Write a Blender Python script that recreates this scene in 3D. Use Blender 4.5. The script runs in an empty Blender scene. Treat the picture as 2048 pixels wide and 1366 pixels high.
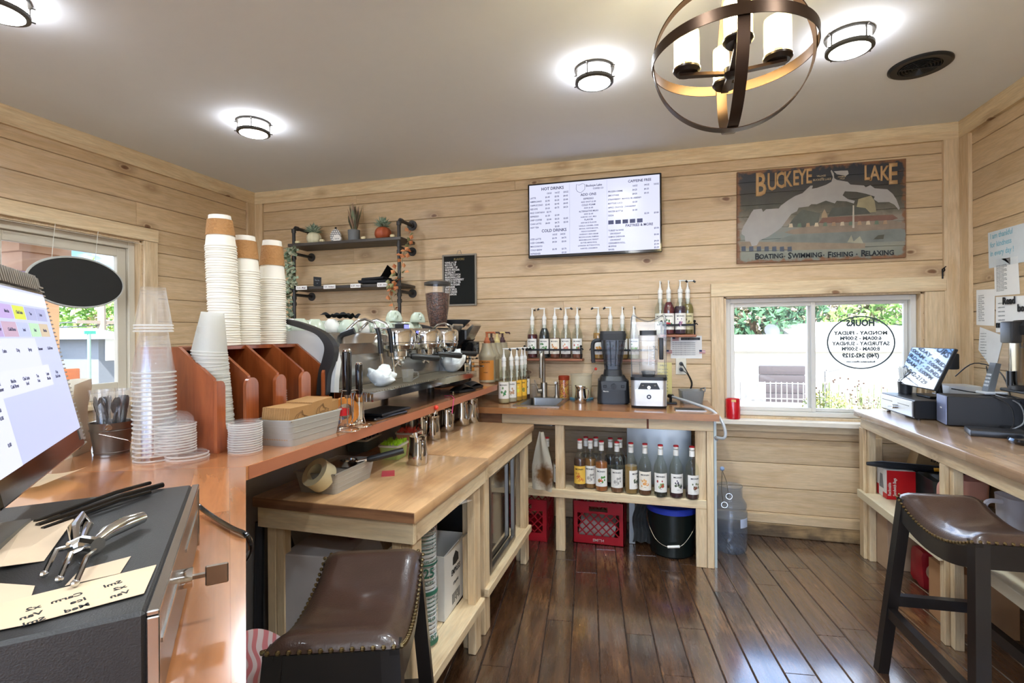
import bpy, bmesh, math, random
from mathutils import Vector, Matrix
C = bpy.context.scene.collection
random.seed(11)
PI = math.pi
# ---------------------------------------------------------------- camera
FPX, YAW, ROLL, CY, CAMZ = 1008.0, math.radians(15.617), math.radians(.459), 669.43, 1.37
_f = Vector((-math.sin(YAW), math.cos(YAW), 0)); _r = Vector((math.cos(YAW), math.sin(YAW), 0)); _d = Vector((0, 0, -1))
_r2 = _r*math.cos(ROLL)+_d*math.sin(ROLL); _d2 = _d*math.cos(ROLL)-_r*math.sin(ROLL)
cam_data = bpy.data.cameras.new('camera'); cam = bpy.data.objects.new('camera', cam_data); C.objects.link(cam)
cam_data.sensor_width = 36; cam_data.lens = FPX/2048*36; cam_data.shift_y = -(683-CY)/2048; cam_data.clip_start = .02; cam_data.clip_end = 300
cam.matrix_world = Matrix(((_r2.x, -_d2.x, -_f.x, 0), (_r2.y, -_d2.y, -_f.y, 0), (_r2.z, -_d2.z, -_f.z, CAMZ), (0, 0, 0, 1)))
bpy.context.scene.camera = cam
def P(px, py, x=None, y=None, z=None):
    "where the photograph's pixel meets a plane of the room"
    v = _f+_r2*((px-1024)/FPX)+_d2*((py-CY)/FPX)
    t = x/v.x if x is not None else y/v.y if y is not None else (z-CAMZ)/v.z
    return Vector((0, 0, CAMZ))+v*t
# ---------------------------------------------------------------- colour management
S = bpy.context.scene
S.view_settings.view_transform = 'Standard'; S.view_settings.look = 'None'; S.view_settings.exposure = 1.75; S.view_settings.gamma = 1
S.render.engine = 'CYCLES'
S.cycles.use_denoising = True; S.cycles.max_bounces = 10; S.cycles.transparent_max_bounces = 40; S.cycles.transmission_bounces = 10
S.cycles.sample_clamp_indirect = 6; S.cycles.caustics_reflective = False; S.cycles.caustics_refractive = False
# ---------------------------------------------------------------- world: a partly cloudy sky, brightness added beyond the back window and behind the camera
W_ = bpy.data.worlds.new('sky'); S.world = W_; W_.use_nodes = True
nt = W_.node_tree; nt.nodes.clear()
def N(nt, typ, **kw):
    n = nt.nodes.new(typ)
    for k, v in kw.items():
        if k == 'inp':
            for a, b in v.items():
                if isinstance(b, bpy.types.NodeSocket): nt.links.new(b, n.inputs[a])
                else: n.inputs[a].default_value = b
        else: setattr(n, k, v)
    return n
tc = N(nt, 'ShaderNodeTexCoord')
mp = N(nt, 'ShaderNodeMapping', inp={0: tc.outputs['Generated']}); mp.inputs['Scale'].default_value = (1, 1, 2.6)
cl = N(nt, 'ShaderNodeTexNoise', inp={0: mp.outputs[0], 'Scale': 4.2, 'Detail': 7, 'Roughness': .55})
cr = N(nt, 'ShaderNodeValToRGB', inp={0: cl.outputs[0]})
cr.color_ramp.elements[0].position = .42; cr.color_ramp.elements[0].color = (.13, .30, .66, 1)
cr.color_ramp.elements[1].position = .56; cr.color_ramp.elements[1].color = (.86, .92, 1, 1)
sp = N(nt, 'ShaderNodeSeparateXYZ', inp={0: tc.outputs['Generated']})
window_side = N(nt, 'ShaderNodeMapRange', inp={0: sp.outputs[1], 1: .25, 2: .95, 3: .32, 4: 2.8})
back_side = N(nt, 'ShaderNodeMapRange', inp={0: sp.outputs[1], 1: -.35, 2: -.9, 3: 0., 4: 3.2})
ad_ = N(nt, 'ShaderNodeMath', operation='ADD', inp={0: window_side.outputs[0], 1: back_side.outputs[0]})
bg = N(nt, 'ShaderNodeBackground', inp={0: cr.outputs[0], 1: ad_.outputs[0]})
N(nt, 'ShaderNodeOutputWorld', inp={0: bg.outputs[0]})
def sun(name, rot, power, col, angle=.02):
    l = bpy.data.lights.new(name, 'SUN'); l.energy = power; l.color = col; l.angle = angle
    o = bpy.data.objects.new(name, l); C.objects.link(o); o.rotation_euler = rot; o.location = (0, 8, 6); return o
_o = sun('sun', (0, 0, 0), 5.0, (1, .98, .96), .03); _o.rotation_euler = Vector((-.25, .60, -.80)).to_track_quat('-Z', 'Y').to_euler()
# ---------------------------------------------------------------- lamp light: the flush ceiling lamps (built further down) carry these
LAMP_W, BULB_W = 5.5, 5.0
FLUSH = [(-2.30, 2.50), (-.265, 2.47), (.83, 2.50), (-2.35, 1.30), (-.27, 1.0), (.83, 1.0), (-2.35, -.3), (-.27, -.6), (.83, -.6), (-1.3, -1.8), (.83, -1.9)]
CEIL = 2.658; WB = 3.745; WL = -3.442; WR = 1.84; WF = -2.8
# ---------------------------------------------------------------- helpers
class MB:
    def __init__(s): s.bm = bmesh.new(); s.mi = 0; s.M = Matrix()
    def add(s, vs, fs):
        v = [s.bm.verts.new(s.M @ Vector(p)) for p in vs]
        for f in fs:
            try: fc = s.bm.faces.new([v[i] for i in f]); fc.material_index = s.mi
            except ValueError: pass
        return s
    def box(s, x0, x1, y0, y1, z0, z1, c=0):
        if x0 > x1: x0, x1 = x1, x0
        if y0 > y1: y0, y1 = y1, y0
        if z0 > z1: z0, z1 = z1, z0
        if c <= 0:
            return s.add([(x0, y0, z0), (x1, y0, z0), (x1, y1, z0), (x0, y1, z0), (x0, y0, z1), (x1, y0, z1), (x1, y1, z1), (x0, y1, z1)],
                  [(3, 2, 1, 0), (4, 5, 6, 7), (0, 1, 5, 4), (1, 2, 6, 5), (2, 3, 7, 6), (3, 0, 4, 7)])
        c = min(c, (x1-x0)*.45, (y1-y0)*.45, (z1-z0)*.45)
        t = bmesh.new(); bmesh.ops.create_cube(t, size=1)
        for v in t.verts: v.co = Vector(((x0+x1)/2+v.co.x*(x1-x0), (y0+y1)/2+v.co.y*(y1-y0), (z0+z1)/2+v.co.z*(z1-z0)))
        bmesh.ops.bevel(t, geom=t.edges[:], offset=c, segments=2 if c > .004 else 1, affect='EDGES', profile=.6)
        return s.join(t)
    def join(s, t):
        t.verts.index_update(); m = {v.index: s.bm.verts.new(s.M @ v.co) for v in t.verts}
        for f in t.faces:
            try: fc = s.bm.faces.new([m[v.index] for v in f.verts]); fc.material_index = s.mi
            except ValueError: pass
        t.free(); return s
    def rbox(s, w, d, z0, z1, r, seg=5, taper=1.0, x=0, y=0, bot=True, top=True, open_t=0):
        "rounded-corner box, optionally tapering to the bottom; open_t > 0 makes an open tub of that wall"
        def ring(w, d, r, z):
            o = []
            for cx, cy, a in ((1, 1, 0), (-1, 1, 1), (-1, -1, 2), (1, -1, 3)):
                for k in range(seg+1):
                    t = (a+k/seg)*PI/2; o.append((x+cx*(w/2-r)+r*math.cos(t), y+cy*(d/2-r)+r*math.sin(t), z))
            return o
        n = 4*(seg+1); rings = [ring(w*taper, d*taper, r*taper, z0), ring(w, d, r, z1)]
        if open_t > 0: rings += [ring(w-2*open_t, d-2*open_t, max(r-open_t, .001), z1), ring(w*taper-2*open_t, d*taper-2*open_t, max(r*taper-open_t, .001), z0+open_t)]
        vs = [p for q in rings for p in q]; fs = []
        for i in range(len(rings)-1):
            for k in range(n): fs.append((i*n+k, i*n+(k+1) % n, (i+1)*n+(k+1) % n, (i+1)*n+k))
        if bot: fs.append(tuple(reversed(range(n))))
        if open_t > 0: fs.append(tuple(range(3*n, 4*n)))
        elif top: fs.append(tuple(range(n, 2*n)))
        return s.add(vs, fs)
    def lathe(s, prof, x=0, y=0, z=0, seg=24, a0=0, a1=2*PI):
        full = abs(a1-a0-2*PI) < 1e-6; n = seg if full else seg+1; vs = []; fs = []; idx = []
        for r, h in prof:
            if r < 1e-6: idx.append([len(vs)]*n); vs.append((x, y, z+h))
            else:
                idx.append(list(range(len(vs), len(vs)+n)))
                for k in range(n):
                    a = a0+(a1-a0)*k/seg; vs.append((x+r*math.cos(a), y+r*math.sin(a), z+h))
        for i in range(len(prof)-1):
            for k in range(n if full else n-1):
                j = (k+1) % n; q = [idx[i][k], idx[i][j], idx[i+1][j], idx[i+1][k]]
                u = []
                for t in q:
                    if t not in u: u.append(t)
                if len(u) > 2: fs.append(u)
        return s.add(vs, fs)
    def cyl(s, p0, p1, r0, r1=None, seg=16, cap=True):
        p0 = Vector(p0); p1 = Vector(p1); r1 = r0 if r1 is None else r1; d = (p1-p0).normalized()
        a = Vector((1, 0, 0)) if abs(d.x) < .9 else Vector((0, 1, 0)); u = d.cross(a).normalized(); v = d.cross(u)
        vs = [p+u*r*math.cos(2*PI*k/seg)+v*r*math.sin(2*PI*k/seg) for p, r in ((p0, r0), (p1, r1)) for k in range(seg)]
        fs = [(k, (k+1) % seg, seg+(k+1) % seg, seg+k) for k in range(seg)]
        if cap: fs += [tuple(reversed(range(seg))), tuple(range(seg, 2*seg))]
        return s.add(vs, fs)
    def tube(s, pts, r, seg=10, closed=False, rs=None):
        pts = [Vector(p) for p in pts]; n = len(pts); vs = []; fs = []; prev = None
        for i, p in enumerate(pts):
            t = (pts[(i+1) % n]-pts[i-1]) if closed else (pts[min(i+1, n-1)]-pts[max(i-1, 0)])
            t = t.normalized()
            if prev is None:
                a = Vector((0, 0, 1)) if abs(t.z) < .9 else Vector((1, 0, 0)); u = t.cross(a).normalized()
            else:
                u = prev-t*prev.dot(t)
                u = u.normalized() if u.length > 1e-6 else t.orthogonal().normalized()
            prev = u; v = t.cross(u); rr = rs[i] if rs else r
            vs += [p+u*rr*math.cos(2*PI*k/seg)+v*rr*math.sin(2*PI*k/seg) for k in range(seg)]
        for i in range(n if closed else n-1):
            j = (i+1) % n
            for k in range(seg): fs.append((i*seg+k, i*seg+(k+1) % seg, j*seg+(k+1) % seg, j*seg+k))
        if not closed: fs += [tuple(reversed(range(seg))), tuple(range((n-1)*seg, n*seg))]
        return s.add(vs, fs)
    def prism(s, poly, a, b, plane='xy'):
        "polygon extruded from a to b along the axis the plane leaves out"
        q = {'xy': lambda p, h: (p[0], p[1], h), 'xz': lambda p, h: (p[0], h, p[1]), 'yz': lambda p, h: (h, p[0], p[1])}[plane]
        n = len(poly)
        return s.add([q(p, a) for p in poly]+[q(p, b) for p in poly], [(k, (k+1) % n, n+(k+1) % n, n+k) for k in range(n)]+[tuple(reversed(range(n))), tuple(range(n, 2*n))])
    def grid(s, fn, nu, nv):
        vs = [fn(i/nu, j/nv) for j in range(nv+1) for i in range(nu+1)]
        return s.add(vs, [(j*(nu+1)+i, j*(nu+1)+i+1, (j+1)*(nu+1)+i+1, (j+1)*(nu+1)+i) for j in range(nv) for i in range(nu)])
    def ball(s, p, r, seg=12, rings=8, sq=(1, 1, 1)):
        return s.add(*sphere_vf(p, r, seg, rings, sq))
    def noise(s, amt, f=20):
        from mathutils import noise as nz
        for v in s.bm.verts: v.co += Vector((nz.noise(v.co*f), nz.noise(v.co*f+Vector((9, 1, 3))), nz.noise(v.co*f+Vector((3, 7, 5)))))*amt
        return s
def sphere_vf(p, r, seg, rings, sq):
    vs = [(p[0], p[1], p[2]-r*sq[2])]
    for i in range(1, rings):
        a = -PI/2+PI*i/rings
        for k in range(seg): vs.append((p[0]+r*sq[0]*math.cos(a)*math.cos(2*PI*k/seg), p[1]+r*sq[1]*math.cos(a)*math.sin(2*PI*k/seg), p[2]+r*sq[2]*math.sin(a)))
    vs.append((p[0], p[1], p[2]+r*sq[2])); fs = []
    for k in range(seg): fs.append((0, 1+(k+1) % seg, 1+k)); fs.append((len(vs)-1, 1+(rings-2)*seg+k, 1+(rings-2)*seg+(k+1) % seg))
    for i in range(rings-2):
        for k in range(seg): fs.append((1+i*seg+k, 1+i*seg+(k+1) % seg, 1+(i+1)*seg+(k+1) % seg, 1+(i+1)*seg+k))
    return vs, fs
def finish(b, name, mats, smooth=32):
    me = bpy.data.meshes.new(name)
    bmesh.ops.recalc_face_normals(b.bm, faces=b.bm.faces[:])
    b.bm.to_mesh(me); b.bm.free()
    for m in (mats if isinstance(mats, (list, tuple)) else [mats]): me.materials.append(m)
    if smooth:
        me.shade_smooth(); me.set_sharp_from_angle(angle=math.radians(smooth))
    return me
def link(o, parent=None):
    C.objects.link(o)
    if parent is not None: o.parent = parent
    return o
def part(name, b, mats, parent, label=None, smooth=32):
    me = b if isinstance(b, bpy.types.Mesh) else finish(b, name, mats, smooth)
    o = link(bpy.data.objects.new(name, me), parent)
    if label: o['label'] = label
    return o
def tag(o, label, cat, group=None):
    o['label'] = label; o['category'] = cat
    if group: o['group'] = group
    return o
def thing(name, label, cat, loc=(0, 0, 0), rz=0, group=None, rot=None):
    o = bpy.data.objects.new(name, None); o.empty_display_size = .05; C.objects.link(o)
    o.location = loc; o.rotation_euler = rot or (0, 0, rz); return tag(o, label, cat, group)
def solo(name, b, mats, label, cat, loc=(0, 0, 0), rz=0, group=None, smooth=32, rot=None):
    me = b if isinstance(b, bpy.types.Mesh) else finish(b, name, mats, smooth)
    o = link(bpy.data.objects.new(name, me)); o.location = loc; o.rotation_euler = rot or (0, 0, rz); return tag(o, label, cat, group)
def struct(name, b, mats, parent=None, smooth=32):
    o = link(bpy.data.objects.new(name, finish(b, name, mats, smooth)), parent)
    if parent is None: o['kind'] = 'structure'
    return o
def dup(root, loc=None, rz=None, label=None, group=None, rot=None):
    def cp(o, parent):
        c = o.copy(); C.objects.link(c); c.parent = parent
        for ch in o.children: cp(ch, c)
        return c
    r = cp(root, None)
    if loc is not None: r.location = loc
    if rz is not None: r.rotation_euler = (0, 0, rz)
    if rot is not None: r.rotation_euler = rot
    if label: r['label'] = label
    if group: r['group'] = group
    return r
_FONTS = {}
def text_mesh(lines, mat, name='lettering', thick=.0004, align='LEFT', bold=.022):
    """lines: (string, x, y, size[, x-stretch]) in the local xy plane; one mesh of all of them"""
    bm = bmesh.new()
    for L in lines:
        cu = bpy.data.curves.new('t', 'FONT'); cu.body = L[0]; cu.size = L[3]; cu.align_x = L[5] if len(L) > 5 else align; cu.resolution_u = 2; cu.offset = L[3]*bold
        o = bpy.data.objects.new('t', cu); C.objects.link(o); dg = bpy.context.evaluated_depsgraph_get(); dg.update()
        me = bpy.data.meshes.new_from_object(o.evaluated_get(dg)); sx = L[4] if len(L) > 4 else 1
        me.transform(Matrix.Translation((L[1], L[2], 0)) @ Matrix.Diagonal((sx, 1, 1, 1)))
        bm.from_mesh(me); bpy.data.objects.remove(o); bpy.data.curves.remove(cu); bpy.data.meshes.remove(me)
    bmesh.ops.remove_doubles(bm, verts=bm.verts[:], dist=1e-6)
    if thick:
        r = bmesh.ops.extrude_face_region(bm, geom=bm.faces[:])
        for v in r['geom']:
            if isinstance(v, bmesh.types.BMVert): v.co.z += thick
    me = bpy.data.meshes.new(name); bm.to_mesh(me); bm.free(); me.materials.append(mat); return me
UP = Matrix.Rotation(PI/2, 4, 'X')          # a page in xy stands up facing -y
def stand(me, M=UP): me.transform(M); return me
# ---------------------------------------------------------------- materials
MATS = {}
def srgb(c):
    if isinstance(c, str): c = tuple(int(c[i:i+2], 16)/255 for i in (0, 2, 4))
    return tuple(((v+.055)/1.055)**2.4 if v > .04045 else v/12.92 for v in c)+(1,)
def newmat(name):
    m = bpy.data.materials.new(name); m.use_nodes = True; t = m.node_tree; t.nodes.clear(); return m, t
def pbsdf(t, **kw):
    b = N(t, 'ShaderNodeBsdfPrincipled', inp=kw); N(t, 'ShaderNodeOutputMaterial', inp={0: b.outputs[0]}); return b
def mat(c, rough=.5, metal=0, coat=0, var=.06, bump=0, bs=60, emit=None, es=1, alpha=1, trans=0, ior=1.45, key=None, sheen=0, aniso=0):
    k = ('m', c, rough, metal, coat, var, bump, bs, emit, es, alpha, trans, sheen, aniso)
    if k in MATS: return MATS[k]
    m, t = newmat('finish_%s' % (c if isinstance(c, str) else 'mix')); col = srgb(c)
    tc = N(t, 'ShaderNodeTexCoord'); n = N(t, 'ShaderNodeTexNoise', inp={0: tc.outputs['Object'], 'Scale': 14., 'Detail': 3.})
    d = tuple(max(0, v*(1-var*2)) for v in col[:3])+(1,); l = tuple(min(1, v*(1+var)) for v in col[:3])+(1,)
    mx = N(t, 'ShaderNodeMix', data_type='RGBA', inp={0: n.outputs[0], 6: d, 7: l})
    b = pbsdf(t, **{'Base Color': mx.outputs[2], 'Roughness': rough, 'Metallic': metal, 'Coat Weight': coat, 'Coat Roughness': .08, 'Alpha': alpha, 'Transmission Weight': trans, 'IOR': ior, 'Sheen Weight': sheen})
    if aniso: b.inputs['Anisotropic'].default_value = aniso
    if emit: b.inputs['Emission Color'].default_value = srgb(emit); b.inputs['Emission Strength'].default_value = es
    if bump:
        n2 = N(t, 'ShaderNodeTexNoise', inp={0: tc.outputs['Object'], 'Scale': float(bs), 'Detail': 4.})
        bp = N(t, 'ShaderNodeBump', inp={'Height': n2.outputs[0], 'Strength': bump, 'Distance': .01}); t.links.new(bp.outputs[0], b.inputs['Normal'])
    MATS[k] = m; return m
def glass(c='ffffff', tint=.9, rough=.02, gloss=1.0, ior=1.45, key=0, film=0, filmc='ffffff'):
    "thin clear sheet: lets light straight through, reflects by Fresnel; film adds a share of diffuse plastic"
    k = ('g', c, tint, rough, gloss, ior, film, filmc)
    if k in MATS: return MATS[k]
    m, t = newmat('clear_%s' % c); col = tuple(v*tint for v in srgb(c)[:3])+(1,)
    tr = N(t, 'ShaderNodeBsdfTransparent', inp={0: col}); gl = N(t, 'ShaderNodeBsdfGlossy', inp={0: (gloss, gloss, gloss, 1), 'Roughness': rough})
    lw = N(t, 'ShaderNodeLayerWeight', inp={0: .5}); f0 = ((ior-1)/(ior+1))**2; pw = N(t, 'ShaderNodeMath', operation='POWER', inp={0: lw.outputs[1], 1: 4.}); fr = N(t, 'ShaderNodeMath', operation='MULTIPLY_ADD', inp={0: pw.outputs[0], 1: .8, 2: f0}); mx = N(t, 'ShaderNodeMixShader', inp={0: fr.outputs[0], 1: tr.outputs[0], 2: gl.outputs[0]})
    out = mx
    if film:
        df = N(t, 'ShaderNodeBsdfDiffuse', inp={0: srgb(filmc)}); tl = N(t, 'ShaderNodeBsdfTranslucent', inp={0: srgb(filmc)})
        dm = N(t, 'ShaderNodeMixShader', inp={0: .5, 1: df.outputs[0], 2: tl.outputs[0]})
        out = N(t, 'ShaderNodeMixShader', inp={0: film, 1: mx.outputs[0], 2: dm.outputs[0]})
    N(t, 'ShaderNodeOutputMaterial', inp={0: out.outputs[0]}); MATS[k] = m; return m
def ramp(t, fac, stops):
    r = N(t, 'ShaderNodeValToRGB', inp={0: fac}); e = r.color_ramp.elements
    while len(e) < len(stops): e.new(.5)
    for i, (p, c) in enumerate(stops): e[i].position = p; e[i].color = srgb(c) if isinstance(c, str) else c
    return r
def wood(name, light, dark, axis='x', rough=.5, knot=None, var=.25, coat=0, grain=1., kscale=1., bump=.15, dirt=None):
    m, t = newmat(name); tc = N(t, 'ShaderNodeTexCoord'); g = N(t, 'ShaderNodeNewGeometry')
    off = N(t, 'ShaderNodeVectorMath', operation='SCALE', inp={0: (37., 19., 53.), 'Scale': g.outputs['Random Per Island']})
    ad = N(t, 'ShaderNodeVectorMath', operation='ADD', inp={0: tc.outputs['Object'], 1: off.outputs[0]})
    sc = {'x': (1.1, 11, 11), 'y': (11, 1.1, 11), 'z': (11, 11, 1.1)}[axis]
    mp = N(t, 'ShaderNodeMapping', inp={0: ad.outputs[0]}); mp.inputs['Scale'].default_value = sc
    n1 = N(t, 'ShaderNodeTexNoise', inp={0: mp.outputs[0], 'Scale': 1.6*grain, 'Detail': 8., 'Roughness': .62, 'Distortion': 1.2})
    n2 = N(t, 'ShaderNodeTexNoise', inp={0: mp.outputs[0], 'Scale': 11.*grain, 'Detail': 4., 'Roughness': .6})
    r1 = ramp(t, n1.outputs[0], [(.34, dark), (.62, light)])
    mul = N(t, 'ShaderNodeMapRange', inp={0: n2.outputs[0], 1: .3, 2: .7, 3: .86, 4: 1.08})
    c = N(t, 'ShaderNodeVectorMath', operation='SCALE', inp={0: r1.outputs[0], 'Scale': mul.outputs[0]}).outputs[0]
    iv = N(t, 'ShaderNodeMapRange', inp={0: g.outputs['Random Per Island'], 1: 0., 2: 1., 3: 1-var, 4: 1+var*.25})
    c = N(t, 'ShaderNodeVectorMath', operation='SCALE', inp={0: c, 'Scale': iv.outputs[0]}).outputs[0]
    if knot:
        ks = {'x': (1.5, 1, 7), 'y': (1, 1.5, 7), 'z': (7, 7, 1.5)}[axis]
        ks = tuple(v*kscale for v in ks)
        if axis == 'x': ks = (ks[0]*1.6, 0, ks[2]*.62)
        if axis == 'y': ks = (0, ks[1]*1.6, ks[2]*.62)
        m2 = N(t, 'ShaderNodeMapping', inp={0: ad.outputs[0]}); m2.inputs['Scale'].default_value = ks
        wn = N(t, 'ShaderNodeTexNoise', inp={0: m2.outputs[0], 'Scale': 3.})
        wa = N(t, 'ShaderNodeVectorMath', operation='MULTIPLY_ADD', inp={0: wn.outputs[1], 1: (.12, .12, .12), 2: m2.outputs[0]})
        vo = N(t, 'ShaderNodeTexVoronoi', inp={0: wa.outputs[0], 'Scale': 1.0})
        kr = ramp(t, vo.outputs[0], [(.0, (1, 1, 1, 1)), (.05, (.9, .9, .9, 1)), (.075, (.2, .2, .2, 1)), (.10, (.4, .4, .4, 1)), (.24, (0, 0, 0, 1))])
        mk = N(t, 'ShaderNodeMix', data_type='RGBA', inp={0: kr.outputs[0], 6: c, 7: srgb(knot)}); c = mk.outputs[2]
    if dirt:
        sp = N(t, 'ShaderNodeSeparateXYZ', inp={0: tc.outputs['Object']})
        dn = N(t, 'ShaderNodeTexNoise', inp={0: tc.outputs['Object'], 'Scale': 9., 'Detail': 6.})
        dd = N(t, 'ShaderNodeMath', operation='MULTIPLY_ADD', inp={0: dn.outputs[0], 1: .22, 2: sp.outputs[2]})
        dr = N(t, 'ShaderNodeMapRange', inp={0: dd.outputs[0], 1: .12, 2: .2, 3: .75, 4: 0.})
        mk = N(t, 'ShaderNodeMix', data_type='RGBA', inp={0: dr.outputs[0], 6: c, 7: srgb(dirt)}); c = mk.outputs[2]
    bp = N(t, 'ShaderNodeBump', inp={'Height': n2.outputs[0], 'Strength': bump, 'Distance': .002})
    pbsdf(t, **{'Base Color': c, 'Roughness': rough, 'Coat Weight': coat, 'Coat Roughness': .12, 'Normal': bp.outputs[0]}); return m
def butcher(name, c1, c2, axis='y', rough=.3, coat=.4, bw=.9, rh=.045, blotch=None, ang=0.):
    m, t = newmat(name); tc = N(t, 'ShaderNodeTexCoord')
    mp = N(t, 'ShaderNodeMapping', inp={0: tc.outputs['Object']}); mp.inputs['Rotation'].default_value = (0, 0, (PI/2 if axis == 'y' else 0)+ang)
    br = N(t, 'ShaderNodeTexBrick', inp={0: mp.outputs[0], 'Color1': srgb(c1), 'Color2': srgb(c2), 'Mortar': srgb(c2), 'Scale': 1., 'Mortar Size': .0006, 'Bias': 0., 'Brick Width': bw, 'Row Height': rh})
    m2 = N(t, 'ShaderNodeMapping', inp={0: mp.outputs[0]}); m2.inputs['Scale'].default_value = (1.2, 13, 13)
    n = N(t, 'ShaderNodeTexNoise', inp={0: m2.outputs[0], 'Scale': 3., 'Detail': 8., 'Roughness': .6, 'Distortion': .8})
    mr = N(t, 'ShaderNodeMapRange', inp={0: n.outputs[0], 1: .3, 2: .7, 3: .78, 4: 1.12})
    c = N(t, 'ShaderNodeVectorMath', operation='SCALE', inp={0: br.outputs[0], 'Scale': mr.outputs[0]}).outputs[0]
    if blotch:
        b = N(t, 'ShaderNodeTexNoise', inp={0: tc.outputs['Object'], 'Scale': 5., 'Detail': 5.})
        rr = N(t, 'ShaderNodeMapRange', inp={0: b.outputs[0], 1: .5, 2: .72, 3: 0., 4: .6})
        c = N(t, 'ShaderNodeMix', data_type='RGBA', inp={0: rr.outputs[0], 6: c, 7: srgb(blotch)}).outputs[2]
    pbsdf(t, **{'Base Color': c, 'Roughness': rough, 'Coat Weight': coat, 'Coat Roughness': .15}); return m
CHROME = mat('d8d8d6', .08, 1, var=.01); STEEL = mat('b9b7b2', .28, 1, var=.03); BRUSH = mat('c2bfb8', .22, 1, var=.05, aniso=.6)
BLACKP = mat('17181a', .38, var=.05); BLACKM = mat('1c1b1a', .42, .6); BLACKG = mat('0c0d0f', .12, coat=.6); DARKG = mat('3a3b3d', .5)
WHITE = mat('e9e7e0', .4); PAPER = mat('efeeea', .8, var=.02); INK = mat('1a1a1c', .7); GREYINK = mat('6b6d70', .8)
CREAM = mat('e3dcc6', .5); RED = mat('c01822', .35); KRAFT = mat('b98d5a', .8, var=.1); CARD = mat('b3895d', .85, var=.1)
PINE = wood('shiplap_pine', 'd8bd97', 'caab81', 'x', .5, '6b4526', .16, .06, dirt=None)
PINEY = wood('shiplap_pine_along', 'd8bd97', 'caab81', 'y', .5, '6b4526', .16, .06)
PINEV = wood('pine_post', 'dcc49f', 'cbac82', 'z', .5, '70482a', .08, .05)
STUD = wood('stud_lumber_x', 'e4cfa8', 'd4b68c', 'x', .6, '7a5230', .08); STUDY = wood('stud_lumber_y', 'e4cfa8', 'd4b68c', 'y', .6, '7a5230', .08); STUDV = wood('stud_lumber_z', 'e2cba4', 'd0b186', 'z', .6, '7a5230', .08)
# ================================================================ the room
def boards(b, fixed, side, axis, u0, u1, z0, z1, holes, pitch=.166, zoff=-.01, t=.014, joints=True):
    """shiplap boards whose face lies at coordinate `fixed`, standing t in front of the backing on the room's side"""
    rr = random.Random(int(fixed*100)+7)
    k = math.floor((z0-zoff)/pitch)
    while zoff+k*pitch < z1:
        a, c = max(z0, zoff+k*pitch), min(z1, zoff+(k+1)*pitch); k += 1
        if c-a < .01: continue
        cuts = sorted({a, c, *[z for h in holes for z in h[2:] if a < z < c]})
        for za, zc in zip(cuts, cuts[1:]):
            segs = [(u0, u1)]
            for h in holes:
                if h[2] <= (za+zc)/2 <= h[3]:
                    segs = [s for q in segs for s in ((q[0], min(q[1], h[0])), (max(q[0], h[1]), q[1])) if s[1]-s[0] > .01]
            out = []
            for s in segs:
                while joints and s[1]-s[0] > 2.2 and rr.random() < .75:
                    m = s[0]+rr.uniform(.6, 2.0)
                    if m > s[1]-.4: break
                    out.append((s[0], m)); s = (m, s[1])
                out.append(s)
            for s in out:
                g = .0012; e = .004; f = fixed; i = fixed-side*t
                lo, hi = za+(g if za == a else 0), zc-(g if zc == c else 0)
                pr = [(i, lo), (f-side*e*.8, lo), (f, lo+e*.8), (f, hi-e), (f-side*e, hi), (i, hi)]
                if axis == 'x':
                    vs = [(s[0]+.0008, p[0], p[1]) for p in pr]+[(s[1]-.0008, p[0], p[1]) for p in pr]
                else: vs = [(p[0], s[0]+.0008, p[1]) for p in pr]+[(p[0], s[1]-.0008, p[1]) for p in pr]
                n = 6; b.add(vs, [(q, (q+1) % n, n+(q+1) % n, n+q) for q in range(n)]+[tuple(range(n)), tuple(range(n, 2*n))])
def backing(b, axis, f0, f1, u0, u1, z0, z1, h=None):
    R = [(u0, u1, z0, z1)] if not h else [(u0, h[0], z0, z1), (h[1], u1, z0, z1), (h[0], h[1], z0, h[2]), (h[0], h[1], h[3], z1)]
    for a in R:
        if axis == 'x': b.box(a[0], a[1], f0, f1, a[2], a[3])
        else: b.box(f0, f1, a[0], a[1], a[2], a[3])
W2 = (.475, 1.635, .79, 1.618)             # window in the back wall (x, z)
W1 = (1.83, 2.70, .95, 2.045)              # window in the left wall (y, z)
b = MB(); boards(b, WB, -1, 'x', WL, WR, 0, CEIL, [W2]); b.mi = 1; backing(b, 'x', WB+.0145, WB+.15, WL-.15, WR+.15, -.1, CEIL+.1, W2)
# side: +1 means the face looks along +; the board sits behind its face
BACKM = mat('8a6a48', .9)
struct('wall_back', b, [PINE, BACKM], smooth=20)
b = MB(); boards(b, WL, 1, 'y', WF, WB, 0, CEIL, [W1]); b.mi = 1; backing(b, 'y', WL-.15, WL-.0145, WF, WB, -.1, CEIL+.1, W1)
struct('wall_left', b, [PINEY, BACKM], smooth=20)
b = MB(); boards(b, WR, -1, 'y', WF, WB, 0, CEIL, []); b.mi = 1; backing(b, 'y', WR+.0145, WR+.15, WF, WB, -.1, CEIL+.1)
struct('wall_right', b, [PINEY, BACKM], smooth=20)
LIGHT_GAP = (-3.1, 1.5, .3, 2.45)  # unseen opening added in the front wall to let fill daylight in
b = MB(); boards(b, WF, 1, 'x', WL, WR, 0, CEIL, [LIGHT_GAP]); b.mi = 1; backing(b, 'x', WF-.15, WF-.0145, WL-.15, WR+.15, -.1, CEIL+.1, LIGHT_GAP)
struct('wall_front', b, [PINE, BACKM], smooth=20)
b = MB(); b.box(WL-.15, WR+.15, WF-.15, WB+.15, CEIL, CEIL+.1)
struct('ceiling', b, mat('e3e8ee', .85, var=.01))
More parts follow.
